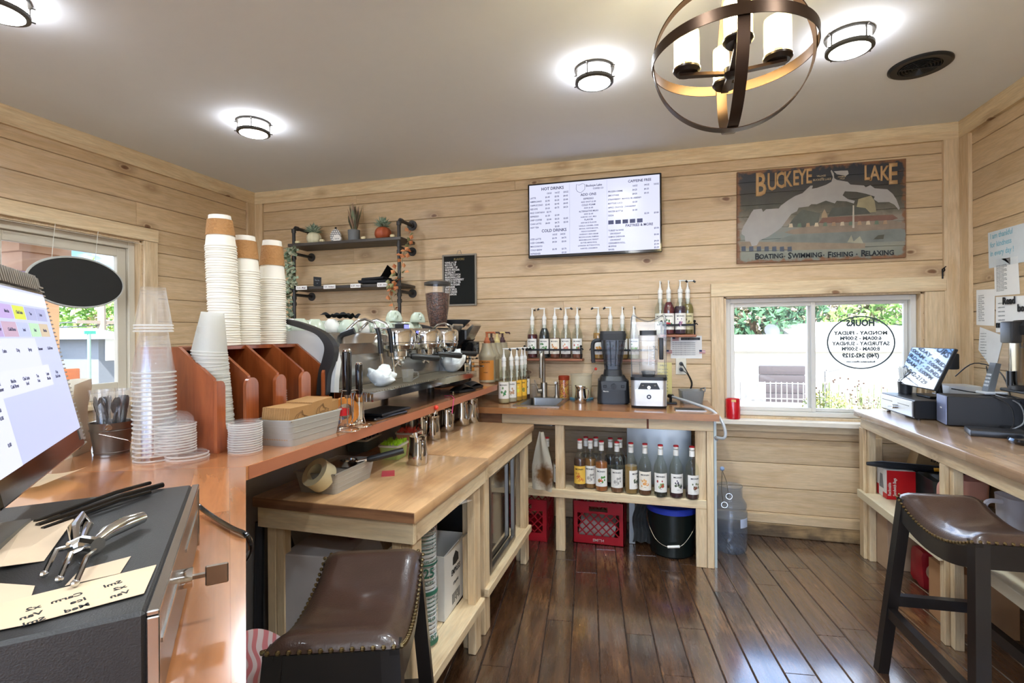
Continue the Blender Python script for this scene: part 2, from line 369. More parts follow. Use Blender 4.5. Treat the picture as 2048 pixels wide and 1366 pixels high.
# floor: dark hand-scraped planks, turned a little from the walls
def floor_mat():
    m, t = newmat('dark_plank_floor'); tc = N(t, 'ShaderNodeTexCoord'); g = N(t, 'ShaderNodeNewGeometry')
    off = N(t, 'ShaderNodeVectorMath', operation='SCALE', inp={0: (37., 19., 53.), 'Scale': g.outputs['Random Per Island']})
    rt = N(t, 'ShaderNodeMapping', inp={0: tc.outputs['Object']}); rt.inputs['Rotation'].default_value = (0, 0, -math.radians(7))
    ad = N(t, 'ShaderNodeVectorMath', operation='ADD', inp={0: rt.outputs[0], 1: off.outputs[0]})
    mp = N(t, 'ShaderNodeMapping', inp={0: ad.outputs[0]}); mp.inputs['Scale'].default_value = (14, 1.5, 1)
    n1 = N(t, 'ShaderNodeTexNoise', inp={0: mp.outputs[0], 'Scale': 1.4, 'Detail': 9., 'Roughness': .68, 'Distortion': 1.})
    n2 = N(t, 'ShaderNodeTexNoise', inp={0: tc.outputs['Object'], 'Scale': 2.2, 'Detail': 5., 'Roughness': .6})
    n3 = N(t, 'ShaderNodeTexNoise', inp={0: mp.outputs[0], 'Scale': 5., 'Detail': 8., 'Roughness': .75})
    r = ramp(t, n1.outputs[0], [(.3, '2b1a10'), (.5, '4a2f1c'), (.72, '6b472b')])
    w = N(t, 'ShaderNodeMath', operation='MULTIPLY', inp={0: n2.outputs[0], 1: n3.outputs[0]})
    wr = N(t, 'ShaderNodeMapRange', inp={0: w.outputs[0], 1: .29, 2: .42, 3: 0., 4: .75})
    mx = N(t, 'ShaderNodeMix', data_type='RGBA', inp={0: wr.outputs[0], 6: r.outputs[0], 7: srgb('9a6d3e')})
    iv = N(t, 'ShaderNodeMapRange', inp={0: g.outputs['Random Per Island'], 1: 0., 2: 1., 3: .7, 4: 1.3})
    c = N(t, 'ShaderNodeVectorMath', operation='SCALE', inp={0: mx.outputs[2], 'Scale': iv.outputs[0]})
    ro = N(t, 'ShaderNodeMapRange', inp={0: n3.outputs[0], 1: .3, 2: .7, 3: .2, 4: .38})
    bp = N(t, 'ShaderNodeBump', inp={'Height': n1.outputs[0], 'Strength': .22, 'Distance': .006})
    pbsdf(t, **{'Base Color': c.outputs[0], 'Roughness': ro.outputs[0], 'Normal': bp.outputs[0], 'Coat Weight': 1., 'Coat Roughness': .14, 'Coat IOR': 2.1, 'Specular IOR Level': .8}); return m
b = MB(); R7 = Matrix.Rotation(math.radians(7), 4, 'Z'); b.M = R7; rr = random.Random(4); x = -4.6
while x < 3.4:
    y = -3.6-rr.random()
    while y < 5.0:
        L = rr.uniform(.5, 1.5)
        x0, x1, y0, y1, e = x+.0012, x+.1208, y+.0012, y+L-.0012, .0035
        if True:
            b.add([(x0, y0, -.004), (x1, y0, -.004), (x1, y1, -.004), (x0, y1, -.004), (x0+e, y0+.001, 0), (x1-e, y0+.001, 0), (x1-e, y1-.001, 0), (x0+e, y1-.001, 0)], [(4, 5, 6, 7), (0, 1, 5, 4), (1, 2, 6, 5), (2, 3, 7, 6), (3, 0, 4, 7)])
        y += L
    x += .122
b.M = Matrix()
for co, no in (((WL-.1, 0, 0), (-1, 0, 0)), ((WR+.1, 0, 0), (1, 0, 0)), ((0, WB+.1, 0), (0, 1, 0)), ((0, WF-.1, 0), (0, -1, 0))):
    bmesh.ops.bisect_plane(b.bm, geom=b.bm.verts[:]+b.bm.edges[:]+b.bm.faces[:], plane_co=co, plane_no=no, clear_outer=True)
b.mi = 1; b.box(WL-.15, WR+.15, WF-.15, WB+.15, -.12, -.0038)
struct('floor', b, [floor_mat(), mat('1a110b', .8)], smooth=0)
# trims: crown board round the room, corner posts, base board
b = MB(); b.box(WL, WR, WB-.022, WB, CEIL-.105, CEIL); struct('trim_1', b, STUD)
TR = .022
for n_, (x0, x1) in (('trim_2', (WL, WL+TR)), ('trim_3', (WR-TR, WR))):
    b = MB(); b.box(x0, x1, WF, WB-.0225, CEIL-.105, CEIL); struct(n_, b, STUDY)
b = MB(); b.box(WL, WL+.02, WB-.10, WB-.001, 0, CEIL-.106); b.box(WL+.021, WL+.10, WB-.02, WB-.001, 0, CEIL-.106); struct('trim_4', b, PINEV)
b = MB(); b.box(WR-.10, WR-.001, WB-.022, WB-.001, .9, CEIL-.106); b.box(WR-.021, WR-.001, WB-.115, WB-.023, .9, CEIL-.106); struct('trim_5', b, PINEV)
DIRTY = wood('grimy_base_board', 'c8a473', '6f5637', 'x', .6, '3a2a1a', .1, dirt='2a2119', grain=.6)
b = MB(); b.box(.36, 1.285, WB-.02, WB-.0005, .001, .088, .003); struct('baseboard_back', b, DIRTY)
b = MB(); b.box(.36, 1.285, WB-.02, WB-.0005, .09, .15, .003); struct('trim_6', b, PINE)
b = MB(); b.box(1.287, 1.40, WB-.03, WB-.0005, .001, .69, .003); struct('trim_7', b, PINEV)
# pony wall that carries the bar: painted board, 45 degree turn near the camera
PONYM = mat('a8a6a3', .8, var=.03)
B0 = Vector((-1.0, 1.052, 0)); U45 = Vector((.688, -.726, 0)).normalized(); N45 = Vector((-.726, -.688, 0)).normalized()
q0 = Vector((-1.42, 3.05, 0)); q1 = Vector((-1.42, 1.23, 0)); q1 = Vector((-1.42, .90, 0))
e0 = B0+N45*.14; s = (-1.42-e0.x)/U45.x; q1 = e0+U45*s; q2 = e0+U45*1.35
poly = [(q0.x, q0.y), (q1.x, q1.y), (q2.x, q2.y), ((q2+N45*.1).x, (q2+N45*.1).y), (-1.52, (e0+N45*.1+U45*((-1.52-(e0+N45*.1).x)/U45.x)).y), (-1.52, q0.y)]
b = MB(); b.prism(poly, 0, 1.0035); o = struct('wall_bar', b, PONYM)
# ---------------------------------------------------------------- window in the back wall
VINYL = mat('dcd9d0', .35, var=.01); PANE = glass('ffffff', .96, .01)
x0, x1, z0, z1 = W2
b = MB()
for (a, c, d, e) in ((x0, x1, z1, z1+.004), (x0, x1, z0-.004, z0)): b.box(a, c, WB-.001, WB+.15, d, e)
b.box(x0-.001, x0+.012, WB, WB+.09, z0, z1); b.box(x1-.012, x1+.001, WB, WB+.09, z0, z1)
b.box(x0, x1, WB+.001, WB+.09, z0-.003, z0+.010); b.box(x0, x1, WB, WB+.09, z1-.010, z1+.002)
w2 = struct('window_2', b, PINEV)
b = MB(); b.box(.388, x0-.004, WB-.022, WB-.0005, z0-.02, 1.618, .003); part('side_casing', b, PINEV, w2)
b = MB(); b.box(x1+.004, 1.742, WB-.022, WB-.0005, z0-.02, 1.618, .003); part('side_casing', b, PINEV, w2)
b = MB(); b.box(.388, 1.752, WB-.024, WB-.0005, 1.62, 1.712, .003); part('head_casing', b, STUD, w2)
b = MB(); b.box(.37, 1.30, WB-.085, WB+.09, z0-.035, z0-.003, .004); part('sill_board', b, mat('e6ddcc', .35), w2)
b = MB(); b.box(.388, 1.285, WB-.022, WB-.0005, z0-.085, z0-.037, .002); part('sill_apron', b, STUD, w2)
fy = WB+.05; xm = 1.03
def vframe(b, a, c, d, e, w, y0, y1):
    b.box(a, a+w, y0, y1, d, e, .003); b.box(c-w, c, y0, y1, d, e, .003); b.box(a+w, c-w, y0, y1, d, d+w, .003); b.box(a+w, c-w, y0, y1, e-w, e, .003)
b = MB(); vframe(b, x0+.013, x1-.013, z0+.011, z1-.011, .032, fy, fy+.07); part('vinyl_frame', b, VINYL, w2)
b = MB(); vframe(b, x0+.046, xm+.02, z0+.044, z1-.044, .026, fy+.006, fy+.034); s1 = part('sliding_sash', b, VINYL, w2)
b = MB(); b.box(x0+.07, xm-.004, fy+.016, fy+.022, z0+.068, z1-.068); part('pane', b, PANE, s1)
b = MB(); vframe(b, xm-.02, x1-.046, z0+.044, z1-.044, .022, fy+.036, fy+.062); s2 = part('fixed_sash', b, VINYL, w2)
b = MB(); b.box(xm, x1-.067, fy+.046, fy+.052, z0+.064, z1-.064); part('pane', b, PANE, s2)
# opening-hours decal, read backwards from indoors
DEC = mat('38454a', .6, var=0)
L = [('HOURS', 0, .110, .058, .85), ('MONDAY - FRIDAY', 0, .052, .034, 1.05), ('6:00AM - 5:00PM', 0, .017, .034, 1.0), ('SATURDAY - SUNDAY', 0, -.018, .034, .98), ('8:00AM - 5:00PM', 0, -.053, .034, .92), ('(740) 242-2129', 0, -.098, .037, .92), ('Buckeyelakecoffeeco.com', 0, -.132, .016, 1)]
me = text_mesh(L, DEC, align='CENTER', bold=.045); me.transform(Matrix.Scale(-1, 4, (1, 0, 0))); stand(me)
b = MB(); R0 = .198
b.grid(lambda u, v: ((R0-.009*v)*math.cos(2*PI*u), 0, (R0-.009*v)*.89*math.sin(2*PI*u)), 64, 1)
dc = P(1721, 685, y=fy+.045)
ring_o = part('hours_decal', b, DEC, w2, 'frosted oval ring with shop hours'); ring_o.location = (dc.x, fy+.044, dc.z)
t_ = part('lettering', me, DEC, ring_o)
# ---------------------------------------------------------------- window in the left wall
y0, y1, z0, z1 = W1
ALM = mat('cfc6b2', .45, var=.02)
b = MB(); b.box(WL-.09, WL, y0, y1, z1-.012, z1+.002); b.box(WL-.09, WL, y0, y1, z0-.002, z0+.012); b.box(WL-.09, WL, y1-.012, y1+.001, z0, z1); b.box(WL-.09, WL, y0-.001, y0+.012, z0, z1)
w1 = struct('window_1', b, PINEV)
b = MB(); b.box(WL+.0005, WL+.022, y1+.004, y1+.105, z0-.1, z1+.004, .003); part('side_casing', b, PINEV, w1)
b = MB(); b.box(WL+.0005, WL+.022, y0-.105, y0-.004, z0-.1, z1+.004, .003); part('side_casing', b, PINEV, w1)
b = MB(); b.box(WL+.0005, WL+.024, y0-.11, y1+.11, z1+.006, z1+.095, .003); part('head_casing', b, STUDY, w1)
b = MB(); b.box(WL-.05, WL+.06, y0-.11, y1+.11, z0-.035, z0-.003, .004); part('sill_board', b, STUDY, w1)
def yframe(b, a, c, d, e, w, x0, x1):
    b.box(x0, x1, a, a+w, d, e, .003); b.box(x0, x1, c-w, c, d, e, .003); b.box(x0, x1, a+w, c-w, d, d+w, .003); b.box(x0, x1, a+w, c-w, e-w, e, .003)
fx = WL-.12
b = MB(); yframe(b, y0+.013, y1-.013, z0+.013, z1-.013, .045, fx, fx+.075); part('vinyl_frame', b, ALM, w1)
b = MB(); yframe(b, y0+.06, y1-.06, z0+.06, z1-.06, .06, fx+.02, fx+.055); s1 = part('sash', b, ALM, w1)
b = MB(); b.box(fx+.034, fx+.040, y0+.12, y1-.12, z0+.12, z1-.12); part('pane', b, PANE, s1)
# oval sign hung in that window, seen from behind
oc = P(156, 565, x=WL+.035); b = MB()
b.prism([(.268*math.cos(2*PI*k/56), .150*math.sin(2*PI*k/56)) for k in range(56)], -.006, .006, 'yz')
ov = thing('oval_sign', 'black oval sign board hung by cords in the left window', 'sign', oc)
part('board', b, mat('201f1c', .8, var=.04), ov); b = MB()
b.tube([(.30*math.cos(2*PI*k/56), 0, 0) and (0, .270*math.cos(2*PI*k/56), .152*math.sin(2*PI*k/56)) for k in range(56)], .0075, 6, True); part('rim', b, mat('b9b8b0', .5), ov)
for dy in (-.14, .10):
    b = MB(); b.tube([(0, dy, .125), (0, dy+.01, .25), (0, dy+.02, 2.05-oc.z)], .0016, 5); part('cord', b, mat('d8d4c6', .7), ov)
b = MB(); b.tube([(WL+.03, 1.84, 2.02), (WL+.03, 2.69, 2.02)], .0022, 6); solo('curtain_wire', b, ALM, 'thin wire with hooks across the top of the left window', 'wire')
# ---------------------------------------------------------------- ceiling lamps
LAMPGLASS = mat('fff6e6', .5, var=0, emit='f3f4fa', es=11); LDISC = mat('fffaf0', .5, var=0, emit='fff3df', es=1.5)
RIMM = mat('4d4a45', .38, .7)
def flush():
    t = thing('ceiling_light', '', 'ceiling light', (0, 0, 0), group='drum ceiling lights')
    b = MB(); b.lathe([(.0, 0), (.092, 0), (.092, -.012), (.078, -.014), (0, -.014)], seg=40); part('mounting_ring', b, RIMM, t)
    b = MB(); b.lathe([(.080, -.013), (.080, -.062), (.076, -.062), (.076, -.013)], seg=40); part('drum_glass', b, LAMPGLASS, t)
    b = MB(); b.lathe([(0, -.030), (.0755, -.030), (.0755, -.033), (0, -.033)], seg=40); part('diffuser', b, LDISC, t)
    b = MB(); b.lathe([(.092, -.055), (.092, -.068), (.077, -.071), (.077, -.060), (.092, -.055)], seg=40); part('lower_ring', b, RIMM, t)
    for k in range(4):
        a = .6+k*PI/2; c, s = math.cos(a), math.sin(a); b = MB(); b.cyl((.0865*c, .0865*s, -.012), (.0865*c, .0865*s, -.058), .0035, seg=8)
        for z in (-.008, -.062): b.cyl((.088*c, .088*s, z), (.104*c, .104*s, z), .003, seg=6)
        part('screw_post', b, RIMM, t)
    return t
fl = flush(); places = ['above the espresso machine', 'over the room between espresso machine and television', 'beside the round ceiling vent', 'at the upper left corner near the ceiling edge']
for i, (x, y) in enumerate(FLUSH):
    o = fl if i == 0 else dup(fl, (x, y, CEIL)); o.location = (x, y, CEIL); o.rotation_euler.z = i*.7
    o['label'] = 'bronze rimmed drum ceiling light '+(places[i] if i < 4 else 'behind the camera')
    ld = bpy.data.lights.new('lamp', 'AREA'); ld.shape = 'DISK'; ld.size = .14; ld.energy = LAMP_W; ld.color = (.76, .89, 1)
    lo = bpy.data.objects.new('lamp', ld); C.objects.link(lo); lo.location = (x, y, CEIL-.036)
b = MB(); b.lathe([(0, 0), (.128, 0), (.128, -.006), (.118, -.012), (.088, -.010), (.083, -.002), (0, -.002)], seg=48)
VENTM = mat('2c2d2e', .35, .5)
vt = thing('ceiling_vent', 'round dark grey ceiling vent near the right wall', 'vent', (1.255, 2.885, CEIL)); part('flange', b, VENTM, vt)
b = MB()
for i in range(6): b.lathe([(.012+i*.0125, -.004), (.018+i*.0125, -.014), (.020+i*.0125, -.013), (.014+i*.0125, -.003)], seg=40)
for k in range(6): b.box(-.08, .08, -.002, .002, -.015, -.005) if k == 0 else b.cyl((.01*math.cos(k), .01*math.sin(k), -.011), (.082*math.cos(k), .082*math.sin(k), -.011), .002, seg=6)
part('louvre', b, VENTM, vt)
# ================================================================ outside
GZ = -.25
b = MB(); b.grid(lambda u, v: (-70+140*u, WB+.3+60*v, GZ+.1*math.sin(u*40)*math.sin(v*23)*.3), 60, 30); struct('ground_1', b, mat('a9a595', .9, var=.1))
b = MB(); b.box(-90, WL-.2, -40, 70, GZ-.3, GZ-.06); struct('ground_2', b, mat('8f8d86', .9, var=.06))
b = MB(); b.box(WL-.1, 40, -60, WF-.2, GZ-.3, GZ); struct('ground_3', b, mat('d2cfc8', .9, var=.06))
b = MB(); b.box(WL-.15, WR+.15, WF-1.2, WF-.16, GZ, -.02); struct('ground_4', b, mat('b8b2a6', .9))
def leafy(name, c, r, n, mats, label, cat='tree', group=None, trunk=None, sq=1.0, seed=0, leaf=.16):
    rr = random.Random(seed); b = MB(); t = thing(name, label, cat, c, group=group)
    for i in range(n):
        a = rr.uniform(0, 2*PI); u = rr.uniform(-1, 1); q = rr.uniform(.55, 1.0)**.5*(1+.22*math.sin(a*3+u*4+seed))
        p = Vector((r*q*math.sqrt(1-u*u)*math.cos(a), r*q*math.sqrt(1-u*u)*math.sin(a), r*sq*q*u)); d = Vector((rr.gauss(0, 1), rr.gauss(0, 1), rr.gauss(0, 1))).normalized(); e = d.orthogonal().normalized(); s = leaf*rr.uniform(.6, 1.3)
        f = d.cross(e); b.mi = rr.randrange(len(mats)); b.add([p-d*s, p+e*s*.5+f*s*.12, p+d*s, p-e*s*.5+f*s*.12], [(0, 1, 2, 3)])
    part('crown', b, mats, t, smooth=0)
    if trunk:
        b = MB(); b.cyl((0, 0, GZ-c[2]), (0, 0, 0), trunk, trunk*.6, 8); part('trunk', b, mat('6d5b48', .9), t)
    return t
GR = [mat('86b25c', .7), mat('a9c96f', .7), mat('6d9a4a', .7)]; PALE = [mat('b5ac90', .7), mat('c4b394', .7), mat('989c7c', .7)]; DKG = [mat('4f7a55', .7), mat('3b5f42', .7)]
leafy('tree', P(1505, 640, y=22), 2.2, 3000, DKG, 'dark green tree behind the white sheds, seen in the left pane', group='trees behind the sheds', trunk=.2, seed=1, leaf=.17)
leafy('tree', P(1580, 632, y=25), 3.0, 3200, PALE, 'pale autumn tree straight behind the satellite dish', group='trees behind the sheds', trunk=.2, seed=2, leaf=.18)
leafy('tree', P(1690, 625, y=26), 3.6, 4200, PALE, 'pale autumn tree filling the top of the right pane', group='trees behind the sheds', trunk=.2, seed=3, leaf=.18)
leafy('tree', P(1812, 665, y=22), 2.3, 2600, GR, 'green tree at the right end of the right pane', group='trees behind the sheds', trunk=.2, seed=4, leaf=.17)
leafy('tree', P(1450, 635, y=28), 3.2, 2400, PALE, 'pale tree at the left edge of the left pane', group='trees behind the sheds', trunk=.2, seed=5, leaf=.18)
SHED = mat('c9c7c2', .7, var=.02); ROOF = mat('b9b7b2', .7, var=.04)
a = P(1440, 700, y=13); c = P(1640, 700, y=13); hz = P(1530, 702, y=13).z
t = thing('garage', 'long white garage with grey door beyond the back window', 'building', (a.x-.8, 13, GZ)); w = c.x+1.2-a.x+.8
b = MB(); b.box(0, w+6, 0, 5, 0, hz-GZ); part('wall', b, SHED, t)
b = MB(); b.prism([(-.3, hz-GZ), (5.3, hz-GZ), (2.6, hz-GZ+.38)], -.3, w+6.3, 'yz'); part('roof', b, ROOF, t)
g0 = P(1518, 731, y=12.97); g1 = P(1611, 806, y=12.97)
b = MB()
for k in range(4): b.box(g0.x-t.location.x, g1.x-t.location.x, -.05, 0, max(0, g1.z-GZ)+(g0.z-g1.z)*k/4, g1.z-GZ+(g0.z-g1.z)*(k+.97)/4, .02)
part('door', b, mat('4a4446', .7), t)
a = P(1560, 668, y=18)
t = thing('white_house', 'white low house behind the garage, right of the dish', 'house', (P(1600, 690, y=19).x, 19, GZ))
b = MB(); b.box(0, 9, 0, 5, 0, 1.5); part('wall', b, SHED, t); b = MB(); b.prism([(-.3, 1.5), (5.3, 1.5), (2.5, 2.0)], -.3, 9.3, 'yz'); part('roof', b, ROOF, t)
p = P(1543, 670, y=16); t = thing('satellite_dish', 'grey satellite dish on the garage roof', 'satellite dish', p+Vector((0, 0, .10)), rot=(1.1, .3, 0))
b = MB(); b.lathe([(0, .0), (.13, .015), (.21, .05), (.21, .056), (.12, .024), (0, .008)], seg=24); part('reflector', b, mat('565c63', .6), t); b = MB(); b.tube([(0, -.02, 0), (0, -.10, -.30)], .015, 6); part('mast', b, STEEL, t)
p = P(1553, 832, y=5.6)
t = thing('air_conditioner', 'light grey outdoor air conditioning unit below the back window', 'air conditioner', (p.x, 6.0, GZ))
b = MB(); b.rbox(.95, .8, 0, p.z-GZ+.04, .1); part('cabinet', b, mat('d8d6ce', .6), t); b = MB()
for k in range(9): b.box(-.4, .4, -.41, -.4, .25+k*.055, .28+k*.055)
for k in range(8): b.box(-.4+k*.112, -.385+k*.112, -.412, -.401, .22, .74)
part('grille', b, mat('9a9b9c', .6), t)
b = MB()
for k in range(9): x = P(1530+k*11, 800, y=8).x; b.cyl((x, 8, GZ), (x, 8, .66), .008, seg=5)
for z in (.2, .42, .64): b.cyl((P(1525, 0, y=8).x, 8, z), (P(1622, 0, y=8).x, 8, z), .007, seg=5)
solo('wire_fence', b, mat('b8b8b4', .6), 'thin wire garden fence in front of the garage door', 'fence')
def bush(px, py, y, r, n, seed, label, mats, fl):
    c = P(px, py, y=y); rr = random.Random(seed); t = leafy('flower_bush', c, r, n, mats, label, 'flowers', 'flowering plants below the back window', seed=seed, leaf=.024, sq=.8)
    b = MB()
    for k in range(46):
        q = Vector((rr.gauss(0, .45), rr.gauss(0, .3), rr.uniform(-.3, 1.5)))*r; b.mi = k % 2; b.ball(q, .009, 6, 4)
    part('blossom', b, fl, t); b = MB()
    for k in range(12): q = Vector((rr.gauss(0, .4)*r, rr.gauss(0, .3)*r, r*rr.uniform(.6, 1.4))); b.cyl((q.x*.4, q.y*.4, GZ-c.z), q, .004, seg=4)
    part('stem', b, mat('8fa06a', .8), t)
FL = [mat('e8d7c2', .6), mat('5c4636', .7)]
bush(1655, 818, 5.2, .19, 420, 3, 'yellow green flowering bush beside the blue box outside', [mat('b5b55f', .7), mat('9fb27a', .7)], FL)
bush(1732, 815, 5.6, .17, 240, 4, 'sparse flower heads below the hours sign outside', PALE, FL)
bush(1692, 820, 5.9, .15, 200, 5, 'thin dry flower stalks between the two bushes outside', PALE, FL)
p = P(1642, 838, y=5.0); b = MB(); b.box(-.12, .12, -.08, .08, -.05, .03, .005); solo('planter', b, mat('3f6a9e', .6), 'small blue planter box outside the right pane', 'planter', p)
b = MB(); x = P(1647, 0, y=9).x; b.cyl((x, 9, GZ), (x, 9, P(0, 725, y=9).z), .03, seg=8); b.cyl((x, 9, P(0, 725, y=9).z), (x+.5, 9, P(0, 718, y=9).z+.05), .03, seg=8); solo('down_pipe', b, mat('8b8b8b', .6), 'grey drain pipe on the shed wall outside', 'pipe')
p = P(1506, 815, y=7.5); b = MB(); b.box(-.16, .16, -.02, .02, -.45, .35, .01); solo('banner', b, [mat('8c8c8a', .8, var=.35)], 'grey patterned garden banner left of the garage door', 'banner', p)
# --- left side: street
leafy('tree', P(150, 645, x=-24), 2.4, 4600, GR, 'bright green tree under the oval sign', group='street trees', trunk=.2, seed=8, leaf=.13)
leafy('tree', P(228, 672, x=-26), 1.6, 900, [mat('b9b87a', .7), mat('c2a878', .7)], 'small pale tree behind the utility pole', group='street trees', trunk=.15, seed=9, leaf=.16)
def xat(px, py, x): return P(px, py, x=x)
a = xat(118, 700, -16); c = xat(200, 700, -16); top = xat(160, 690, -16).z
t = thing('street_house', 'white house with grey roof across the street', 'house', (-16, a.y, GZ))
b = MB(); b.box(-4, 0, -2, c.y-a.y, 0, top-GZ); part('wall', b, mat('b9bbbc', .8), t); b = MB(); b.prism([(-4.3, top-GZ), (.3, top-GZ), (-2, top-GZ+.30)], -2.3, c.y-a.y+.3, 'xz'); part('roof', b, mat('6f7378', .8), t)
w = xat(167, 708, -15.98); b = MB(); b.box(0, .03, w.y-a.y-.14, w.y-a.y+.14, w.z-GZ-.25, w.z-GZ+.25); part('window', b, mat('56646b', .3), t)
a = xat(197, 690, -14); c = xat(262, 690, -14); top = xat(220, 678, -14).z
t = thing('street_house', 'grey house with white trim at the right of the left window', 'house', (-14, a.y, GZ))
b = MB(); b.box(-4, 0, 0, c.y-a.y, 0, top-GZ); part('wall', b, mat('757b82', .8), t); b = MB(); b.prism([(-4.3, top-GZ), (.35, top-GZ), (-1.8, top-GZ+.32)], -.4, c.y-a.y+.3, 'xz'); part('roof', b, mat('7c7e83', .8), t)
w = xat(226, 697, -13.98); b = MB(); b.box(0, .04, w.y-a.y-.2, w.y-a.y+.25, w.z-GZ-.32, w.z-GZ+.3, .02); part('window', b, mat('eef0f2', .5), t)
p = xat(203, 600, -20); b = MB(); b.cyl((0, 0, GZ), (0, 0, p.z+.3), .16, .12, 8); b.box(-.08, .08, -.9, .9, p.z-.9, p.z-.78); solo('utility_pole', b, mat('9c8f80', .9), 'wooden utility pole behind the street houses', 'utility pole', (p.x, p.y, 0))
for z in (.15, .0, -.35):
    p0 = xat(100, 655, -20); p1 = xat(250, 640, -20); b = MB(); b.cyl((-20, p0.y, p0.z+z), (-20, p1.y+3, p1.z+z), .02, seg=4); solo('power_line', b, mat('6d7278', .8), 'power line strung along the street', 'power line', group='power lines')
p = xat(178, 668, -9); t = thing('street_sign', 'green street name sign on a thin post', 'street sign', (-9, p.y, GZ)); b = MB(); b.cyl((0, 0, 0), (0, 0, p.z-GZ), .025, seg=8); part('post', b, mat('7fa08d', .6), t)
b = MB(); b.box(-.01, .01, -.07, .10, p.z-GZ, p.z-GZ+.05); part('blade', b, mat('3f9c8a', .6), t)
# porch column and beam close to the glass
p = xat(62, 560, -5.0); q = xat(100, 462, -5.0)
b = MB(); b.box(-5.3, -4.75, 1.2, xat(112, 462, -5.0).y, xat(100, 494, -5).z, 2.6, .01); struct('porch_beam', b, mat('ddd5bd', .7))
t = thing('porch_column', 'square porch column in orange and lilac outside the left window', 'column', (-5.0, xat(68, 520, -5).y, GZ))
h = xat(68, 500, -5.0).z-GZ
b = MB(); b.box(-.1, .1, -.12, .12, 0, h-.2); part('shaft', b, mat('cf9a72', .7), t); b = MB(); b.box(-.13, .13, -.16, .16, h-.2, h-.04, .01); b.box(-.15, .15, -.19, .19, h-.04, h+.06, .01); part('capital', b, mat('c7a184', .7), t)
b = MB(); b.box(-.132, .132, -.24, -.125, 0, h-.2); part('lilac_board', b, mat('b79bb8', .7), t, 'lilac painted board')
p = xat(160, 745, -7.5); t = thing('patio_chair', 'brown patio chair back outside the left window', 'chair', (-7.5, p.y, GZ)); b = MB(); b.box(-.25, -.2, -.14, .14, .45, p.z-GZ+.05, .02); part('backrest', b, mat('9c5a36', .7), t); b = MB(); b.box(-.25, .25, -.14, .14, .4, .45); part('seat', b, mat('9c5a36', .7), t)
for sx in (-.22, .22):
    for sy in (-.12, .12): b = MB(); b.cyl((sx, sy, 0), (sx, sy, .4), .02, seg=6); part('leg', b, mat('7a4428', .7), t)
# ================================================================ furniture
BARM = butcher('bar_staves', 'be8052', '94572f', 'y', .17, .7, 1.3, .048, ang=0.); BARM45 = butcher('bar_staves_turned', 'be8052', '945a34', 'x', .17, .7, 1.1, .075, ang=math.radians(45))
BUTCH = butcher('work_table_staves', 'd9b083', 'c49a6c', 'y', .28, .35, 1.1, .045, blotch='8a5c36'); BUTCHX = butcher('back_counter_staves', 'b98150', '96613a', 'x', .24, .5, 1.2, .045, blotch='6e472a')
BUTCHR = butcher('side_counter_staves', 'b3987c', '96785c', 'y', .24, .5, 1.2, .05, blotch='80563a')  # stave colours greyed to carry the washed look of window glare
ENDG = wood('weathered_edge', '9a6d4a', '6f4a31', 'x', .45, None, .1)
# bar: straight run along the pony wall and the run turned 45 degrees towards the camera
t = thing('bar_counter', 'glossy red brown plank bar top running past the espresso machine', 'bar counter', (0, 0, 1.004))
DB = .76; out0 = B0+N45*DB; s_ = (-1.0-DB-out0.x)/U45.x; mi = out0+U45*s_
b = MB(); b.prism([(-1.0, 3.2), (-1.0, B0.y), (mi.x, mi.y), (-1.0-DB, 3.70), (-1.085, 3.70), (-1.085, 3.2)], 0, .036); part('straight_top', b, BARM, t)
b = MB(); e1 = B0+U45*1.25; o1 = e1+N45*DB; b.prism([(B0.x+.0005, B0.y-.0005), (e1.x, e1.y), (o1.x, o1.y), (mi.x, mi.y-.0008)], 0, .0358); part('angled_top', b, BARM45, t)
b = MB(); b.box(-1.0, -.9985, 1.06, 3.2, .0015, .0345); part('edge_strip', b, mat('a9694a', .3, var=.06), t)
# two butcher block work tables in front of it
def two_by(b, x, y, z0, z1, sx, sy):    # corner leg of two boards
    b.box(x, x+sx*.036, y, y+sy*.072, z0, z1, .003); b.box(x+sx*.037, x+sx*.072, y, y+sy*.036, z0, z1, .003)
def work_table(name, label, y0, y1, group):
    L = y1-y0; Wd = .62; t = thing(name, label, 'work table', (-.715, y0, 0), -math.radians(.6), group)
    b = MB(); b.box(-Wd, 0, 0, L, .782, .82, .007); part('tabletop', b, BUTCH, t)
    b = MB(); b.box(-Wd+.01, -.012, .012, .032, .712, .781, .002); part('apron', b, STUD, t)
    b = MB(); b.box(-.03, -.012, .033, L-.012, .715, .781, .002); part('apron', b, STUDY, t)
    b = MB(); b.box(-Wd+.01, -.031, L-.032, L-.012, .705, .781, .002); part('apron', b, STUD, t)
    b = MB(); b.box(-Wd+.002, -.004, -.0012, -.0002, .785, .817); part('end_grain_edge', b, ENDG, t, 'darker end grain edge')
    for x, sx in ((-.031, -1), (-Wd+.03, 1)):
        for y, sy in ((.034, 1), (L-.034, -1)):
            b = MB(); two_by(b, x, y, 0, .78 if sx > 0 else .78, sx, sy); part('leg', b, STUDV, t)
    s = MB(); s.box(-.11, -.012, .034, L-.034, .175, .215, .004); s.box(-.30, -.112, .11, L-.11, .175, .213, .004); s.box(-Wd+.06, -.302, .11, L-.11, .175, .213, .004); part('lower_shelf', s, STUDY, t)
    return t
ta = work_table('work_table', 'near butcher block work table with grey bin and milk pitcher on it', 1.425, 2.135, 'pine work tables')
tb = work_table('work_table', 'far butcher block work table with the row of steel pitchers', 2.14, 3.015, 'pine work tables')
